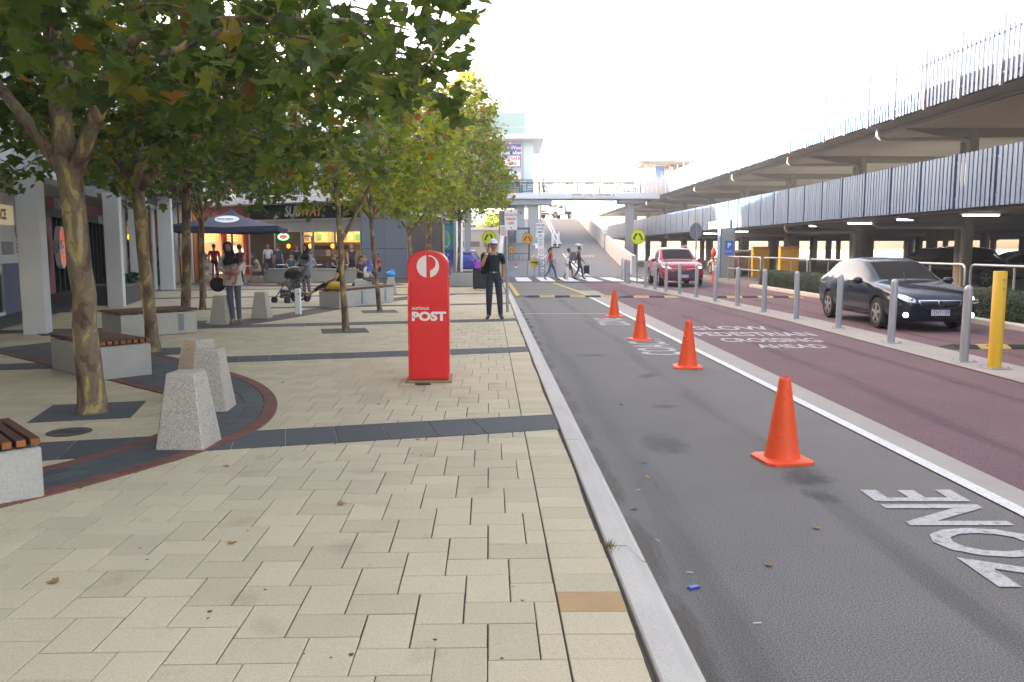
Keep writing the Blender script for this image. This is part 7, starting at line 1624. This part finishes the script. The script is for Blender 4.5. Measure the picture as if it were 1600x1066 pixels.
# ---- people around the cafe
person((-7.45,38.3,PZ), R(20), walk_pose(0.12,1), dict(skin='light',top=cloth('charcoal',(0.04,0.04,0.045)),bottom=blk,shoes=sht,sleeve=0.0,hem=0.6,hair=HAIRB,hairstyle='pony',skirt=(1.02,.72,.135,.165,blk)), 'blonde woman in sleeveless dark top and short black skirt standing at the seat wall', h=1.68, face=R(30))
J = base_pose(); person((-11.25,39.6,PZ), R(170), J, dict(skin='tan',top=slate,bottom=jean,shoes=shk,sleeve=0.7,hem=2), 'man in slate blue tee seen from behind at the sandwich shop window', h=1.72)
person((-10.5,40.2,PZ), R(30), J, dict(skin='tan',top=blk,bottom=jean,shoes=shk,sleeve=0.7,hem=2), 'man in black tee leaning by the cup table at the sandwich shop', h=1.66)
person((-9.35,38.2,PZ), R(165), sit_pose(0.45,0.42), dict(skin='light',top=pblue,bottom=jean,shoes=shk,sleeve=0.7,hem=2), 'man in pale blue shirt sitting with his back to the plaza', h=1.72)
person((-8.35,38.7,PZ), R(60), sit_pose(0.45,0.42), dict(skin='light',top=blk,bottom=jean,shoes=shk,sleeve=0.6,hem=2), 'dark haired man in black sitting sideways before the glass shop door', h=1.7)
person((-11.25,36.7,PZ), R(-70), sit_pose(0.50,0.40,0.45), dict(skin='light',top=wht,bottom=cloth('white shorts',(0.5,0.48,0.47)),shoes=sht,sleeve=0.4,hem=0.8,hair=HAIRBR,hairstyle='long'), 'brown haired woman in white bending forward on the end of the seat wall', h=1.62)
person((-6.75,37.9,PZ), R(-10), sit_pose(0.45,0.42), dict(skin='light',top=gry,bottom=jean,shoes=shk,sleeve=0.5,hem=2,hair=HAIRBR), 'brown haired person in grey sitting by the grey blue block', h=1.66)
person((-6.25,38.4,PZ), R(-40), sit_pose(0.45,0.42), dict(skin='tan',top=redc,bottom=jean,shoes=shk,sleeve=0.6,hem=2), 'person in red shirt sitting against the grey blue block', h=1.66)
person((-13.1,36.2,PZ), R(200), walk_pose(0.16,1), dict(skin='tan',top=redc,bottom=blk,shoes=shk,sleeve=0.7,hem=0.95), 'man in red tee and dark shorts walking past the cafe umbrella with a white bag', h=1.7)
wbg = empty('shopping_bag', (-13.32,35.9,PZ+.42), .1, label='white shopping bag carried by the man in the red tee', cat='bag'); MB().frus((.20,.07),(.22,.08),0,.46).build('bag', M_WHITE, wbg); MB().box(-.10,.10,-.078,-.074,.14,.32).build('print', mat('print lilac', (0.30,0.25,0.42), 0.7), wbg); MB().tube([(-.1,0,.45),(0,0,.58),(.1,0,.45)], .008, 5).build('handle', M_WHITE, wbg)
person((-13.9,30.4,PZ), R(150), walk_pose(0.1,1), dict(skin='tan',top=redc,bottom=jean,shoes=shk,sleeve=0.7,hem=2), 'person in red standing between the white columns behind the fern planter', h=1.66)
person((-14.1,32.6,PZ), R(-30), J, dict(skin='light',top=pnk,bottom=jean,shoes=shk,sleeve=0.4,hem=2,hairstyle='long'), 'woman in pink top standing before the orange wall', h=1.62)
person((-16.5,42.3,PZ), R(20), walk_pose(0.12,-1), dict(skin='light',top=redc,bottom=blk,shoes=shk,sleeve=0.7,hem=0.9), 'person in red top and dark shorts at the counter of the red shop', h=1.68)
person((-2.55,32.45,PZ), R(-20), sit_pose(0.50,0.36,0.2), dict(skin='brown',top=blu,bottom=blu,shoes=shk,sleeve=0.4,hem=1.5,hairstyle='bun'), 'woman in a royal blue dress sitting on the edge of the square planter', h=1.6)
# ---- on the footbridge
person((2.55,67.2,5.56), R(100), walk_pose(0.22,1), dict(skin='tan',top=cloth('pale grey',(0.40,0.42,0.46)),bottom=slate,shoes=shk,sleeve=0.7,hem=0.95), 'man in pale shirt and shorts walking across the footbridge', h=1.75)
person((0.42,67.4,5.56), R(60), J, dict(skin='brown',top=blk,bottom=cloth('tan shorts',(0.30,0.20,0.13)),shoes=shk,sleeve=0.7,hem=0.9), 'person in black top standing on the footbridge before the lobby posters', h=1.7)

person((-10.35,38.5,PZ), R(20), sit_pose(0.45,0.42,0.1), dict(skin='light',top=cloth('teal',(0.05,0.14,0.15)),bottom=jean,shoes=shk,sleeve=0.6,hem=2,hair=HAIRBR), 'brown haired person in teal sitting behind the seat wall by the cup table', h=1.66)
person((-7.75,40.1,PZ), R(-30), sit_pose(0.45,0.42,0.1), dict(skin='tan',top=gry,bottom=blk,shoes=shk,sleeve=0.6,hem=2), 'person in grey tee and black trousers sitting close to the glass shop door', h=1.66)
person((-12.6,37.6,PZ), R(40), sit_pose(0.45,0.42,0.2), dict(skin='light',top=pnk,bottom=jean2,shoes=shk,sleeve=0.4,hem=2,hairstyle='long'), 'long haired woman in pink sitting under the navy umbrella', h=1.62)
person((-12.2,41.2,PZ), R(10), J, dict(skin='tan',top=wht,bottom=jean,shoes=shk,sleeve=0.7,hem=2), 'man in white tee standing at the edge of the sandwich shop glazing', h=1.74)
person((-14.6,39.4,PZ), R(-20), sit_pose(0.45,0.42,0.1), dict(skin='brown',top=yel,bottom=blk,shoes=shk,sleeve=0.6,hem=2), 'person in yellow top sitting in front of the red shop', h=1.64)
# ================================================================ FALLEN LEAVES AND LITTER
m_dry = mat('dry leaf', (0.26,0.14,0.045), 0.7, piece=0.35); m_but = mat('butt paper', (0.55,0.48,0.40), 0.8)
dry = bpy.data.meshes.new('fallen_leaf'); dry.from_pydata([(v[0],v[1]-0.4,-v[2]*0.9+0.02) for v in LV], [], [tuple(int(i) for i in f) for f in LF]); dry.materials.append(m_dry)
grn = dry.copy(); grn.materials.clear(); grn.materials.append(mat('fallen green leaf', (0.16,0.19,0.04), 0.6))
rg = random.Random(5)
spots = [(-1.02,4.75),(-2.0,5.6),(-0.75,6.4),(-1.45,4.1),(-2.1,3.6),(-1.3,7.9),(-2.6,9.2),(-4.4,11.0),(-6.2,15.6),(-5.2,13.1),(-6.9,17.9),(-2.0,12.9),(-1.0,15.2),(-4.9,20.0),(-3.4,10.6)]
for i,(x,y) in enumerate(spots):
    inst('fallen_leaf', dry, None, (x,y,PZ+0.002), (rg.uniform(-.15,.15),rg.uniform(-.15,.15),rg.uniform(0,6.28)), (rg.uniform(.035,.055),)*3, label='curled dry brown leaf lying on the cream pavers', cat='leaf', group='dry leaves on the pavers')
for i,(x,y) in enumerate([(0.95,5.6),(0.86,7.2),(1.12,8.3),(0.75,4.9),(1.3,4.0),(1.0,6.0),(1.75,4.55),(0.9,10.4),(1.2,11.9)]):
    inst('fallen_leaf', grn if i in (3,) else dry, None, (x,y,0.004), (rg.uniform(-.15,.15),rg.uniform(-.15,.15),rg.uniform(0,6.28)), (rg.uniform(.03,.05),)*3, label='green leaf lying in the gutter by the kerb' if i == 3 else 'curled dry leaf lying on the grey asphalt', cat='leaf', group=None if i == 3 else 'dry leaves on the asphalt')
bt = MB().tube([(-.025,0,.006),(.025,0,.006)], .005, 6).mesh('cigarette_butt', m_but)
for i,(x,y) in enumerate([(0.80,4.35),(0.88,3.9),(0.84,5.3),(1.05,3.35)]): inst('cigarette_butt', bt, None, (x,y,0.001), (0,0,rg.uniform(0,3)), (.7,.7,.7), label='tiny pale cigarette butt on the asphalt by the kerb', cat='litter', group='cigarette butts by the kerb')
MB().cbox(-.03,.03,-.014,.014,0,.012,.004).build('sweet_wrapper', mat('wrapper blue', (0.03,0.05,0.35), 0.3), None, loc=(0.86,3.72,0.001), rz=.5, label='small shiny blue wrapper on the asphalt', cat='litter')
tf = MB(); r2 = random.Random(8)
for k in range(60):
    a = r2.uniform(0,6.28); l = r2.uniform(.02,.05); b0 = Vector((r2.gauss(0,.012),r2.gauss(0,.03),0)); tf.add([b0+Vector((-.002,0,0)),b0+Vector((.002,0,0)),b0+Vector((math.cos(a)*l*.6,math.sin(a)*l*.6,l))],[(0,1,2)])
tf.build('weed_tuft', mat('dry weed', (0.20,0.13,0.05), 0.8), None, loc=(KX(4.02)+0.01,4.02,PZ), kind='stuff', label='dry weed tuft growing from the kerb joint', cat='weed')

# gum spots and soft stains on the pavers
gum = MB().add([(math.cos(i*math.pi/5)*(1+0.2*math.sin(i*2.3)), math.sin(i*math.pi/5)*(1+0.2*math.cos(i*1.9)), 0) for i in range(10)], [tuple(range(10))]).mesh('gum_spot', mat('old gum', (0.075,0.06,0.045), 0.9))
for i in range(34):
    y = 2.9+7*rg.random()**1.6; x = KX(y)-0.4-rg.random()*min(3.0, 0.5*y); s_ = rg.uniform(0.004,0.011)
    inst('gum_spot', gum, plaza, (x,y,PZ+0.0025), (0,0,rg.uniform(0,6)), (s_,s_*rg.uniform(0.7,1.2),1))
stp = MB().add([(math.cos(i*math.pi/8)*1.1, math.sin(i*math.pi/8)*1.1, 0) for i in range(16)], [tuple(range(16))]).mesh('paver_stain', m_st2)
for i in range(26):
    y = 3.0+8*rg.random()**1.4; x = KX(y)-0.5-rg.random()*min(3.4, 0.55*y); s_ = rg.uniform(0.06,0.22)
    inst('paver_stain', stp, plaza, (x,y,PZ+0.003), (0,0,rg.uniform(0,6)), (s_,s_*rg.uniform(0.4,0.9),1))

# grit along the gutter and faint tyre tracks
def stain_mesh(nm, mt): return MB().add([(math.cos(i*math.pi/8)*1.1, math.sin(i*math.pi/8)*1.1, 0) for i in range(16)], [tuple(range(16))]).mesh(nm, mt)
grit = stain_mesh('gutter_grit', stainmat('gutter grit', (0.075,0.055,0.036), 0.55)); track = stain_mesh('tyre_track', stainmat('tyre track', (0.07,0.068,0.066), 0.22)); track2 = stain_mesh('tyre_track', stainmat('lane tyre track', (0.055,0.038,0.038), 0.28))
for i in range(22):
    y = 1.5+i*0.95+rg.uniform(-.2,.2); inst('gutter_grit', grit, road, (KX(y)+0.225+rg.uniform(0,.03),y,0.0022), (0,0,0.028), (rg.uniform(.05,.10),rg.uniform(.45,.8),1))
for i in range(9):
    y = 3+i*2.6; inst('tyre_track', track, road, (1.05-0.025*y+rg.uniform(-.05,.05),y,0.0027), (0,0,0.028), (.16,2.6,1)); inst('tyre_track', track, road, (2.15-0.025*y+rg.uniform(-.05,.05),y+.8,0.0027), (0,0,0.028), (.15,2.4,1))
for i in range(10):
    y = 4+i*3.0
    for x in (4.05,5.35,7.5,8.85): inst('tyre_track', track2, red, (x+rg.uniform(-.06,.06),y+rg.uniform(-.6,.6),0.0065), (0,0,rg.uniform(-.02,.02)), (.17,2.6,1))
# ================================================================ HAZE
hm = bpy.data.materials.new('air haze'); hm.use_nodes = True; hn = hm.node_tree.nodes; hn.remove(hn['Principled BSDF'])
pv = hn.new('ShaderNodeVolumePrincipled'); pv.inputs['Color'].default_value = (0.80,0.88,1.0,1); pv.inputs['Density'].default_value = 0.0014; pv.inputs['Anisotropy'].default_value = 0.2
hm.node_tree.links.new(pv.outputs[0], hn['Material Output'].inputs['Volume'])
MB().box(-60,70,-70,180,-1.2,19).build('haze', hm, None, kind='stuff', label='thin bright haze hanging in the air over the whole street', cat='haze')
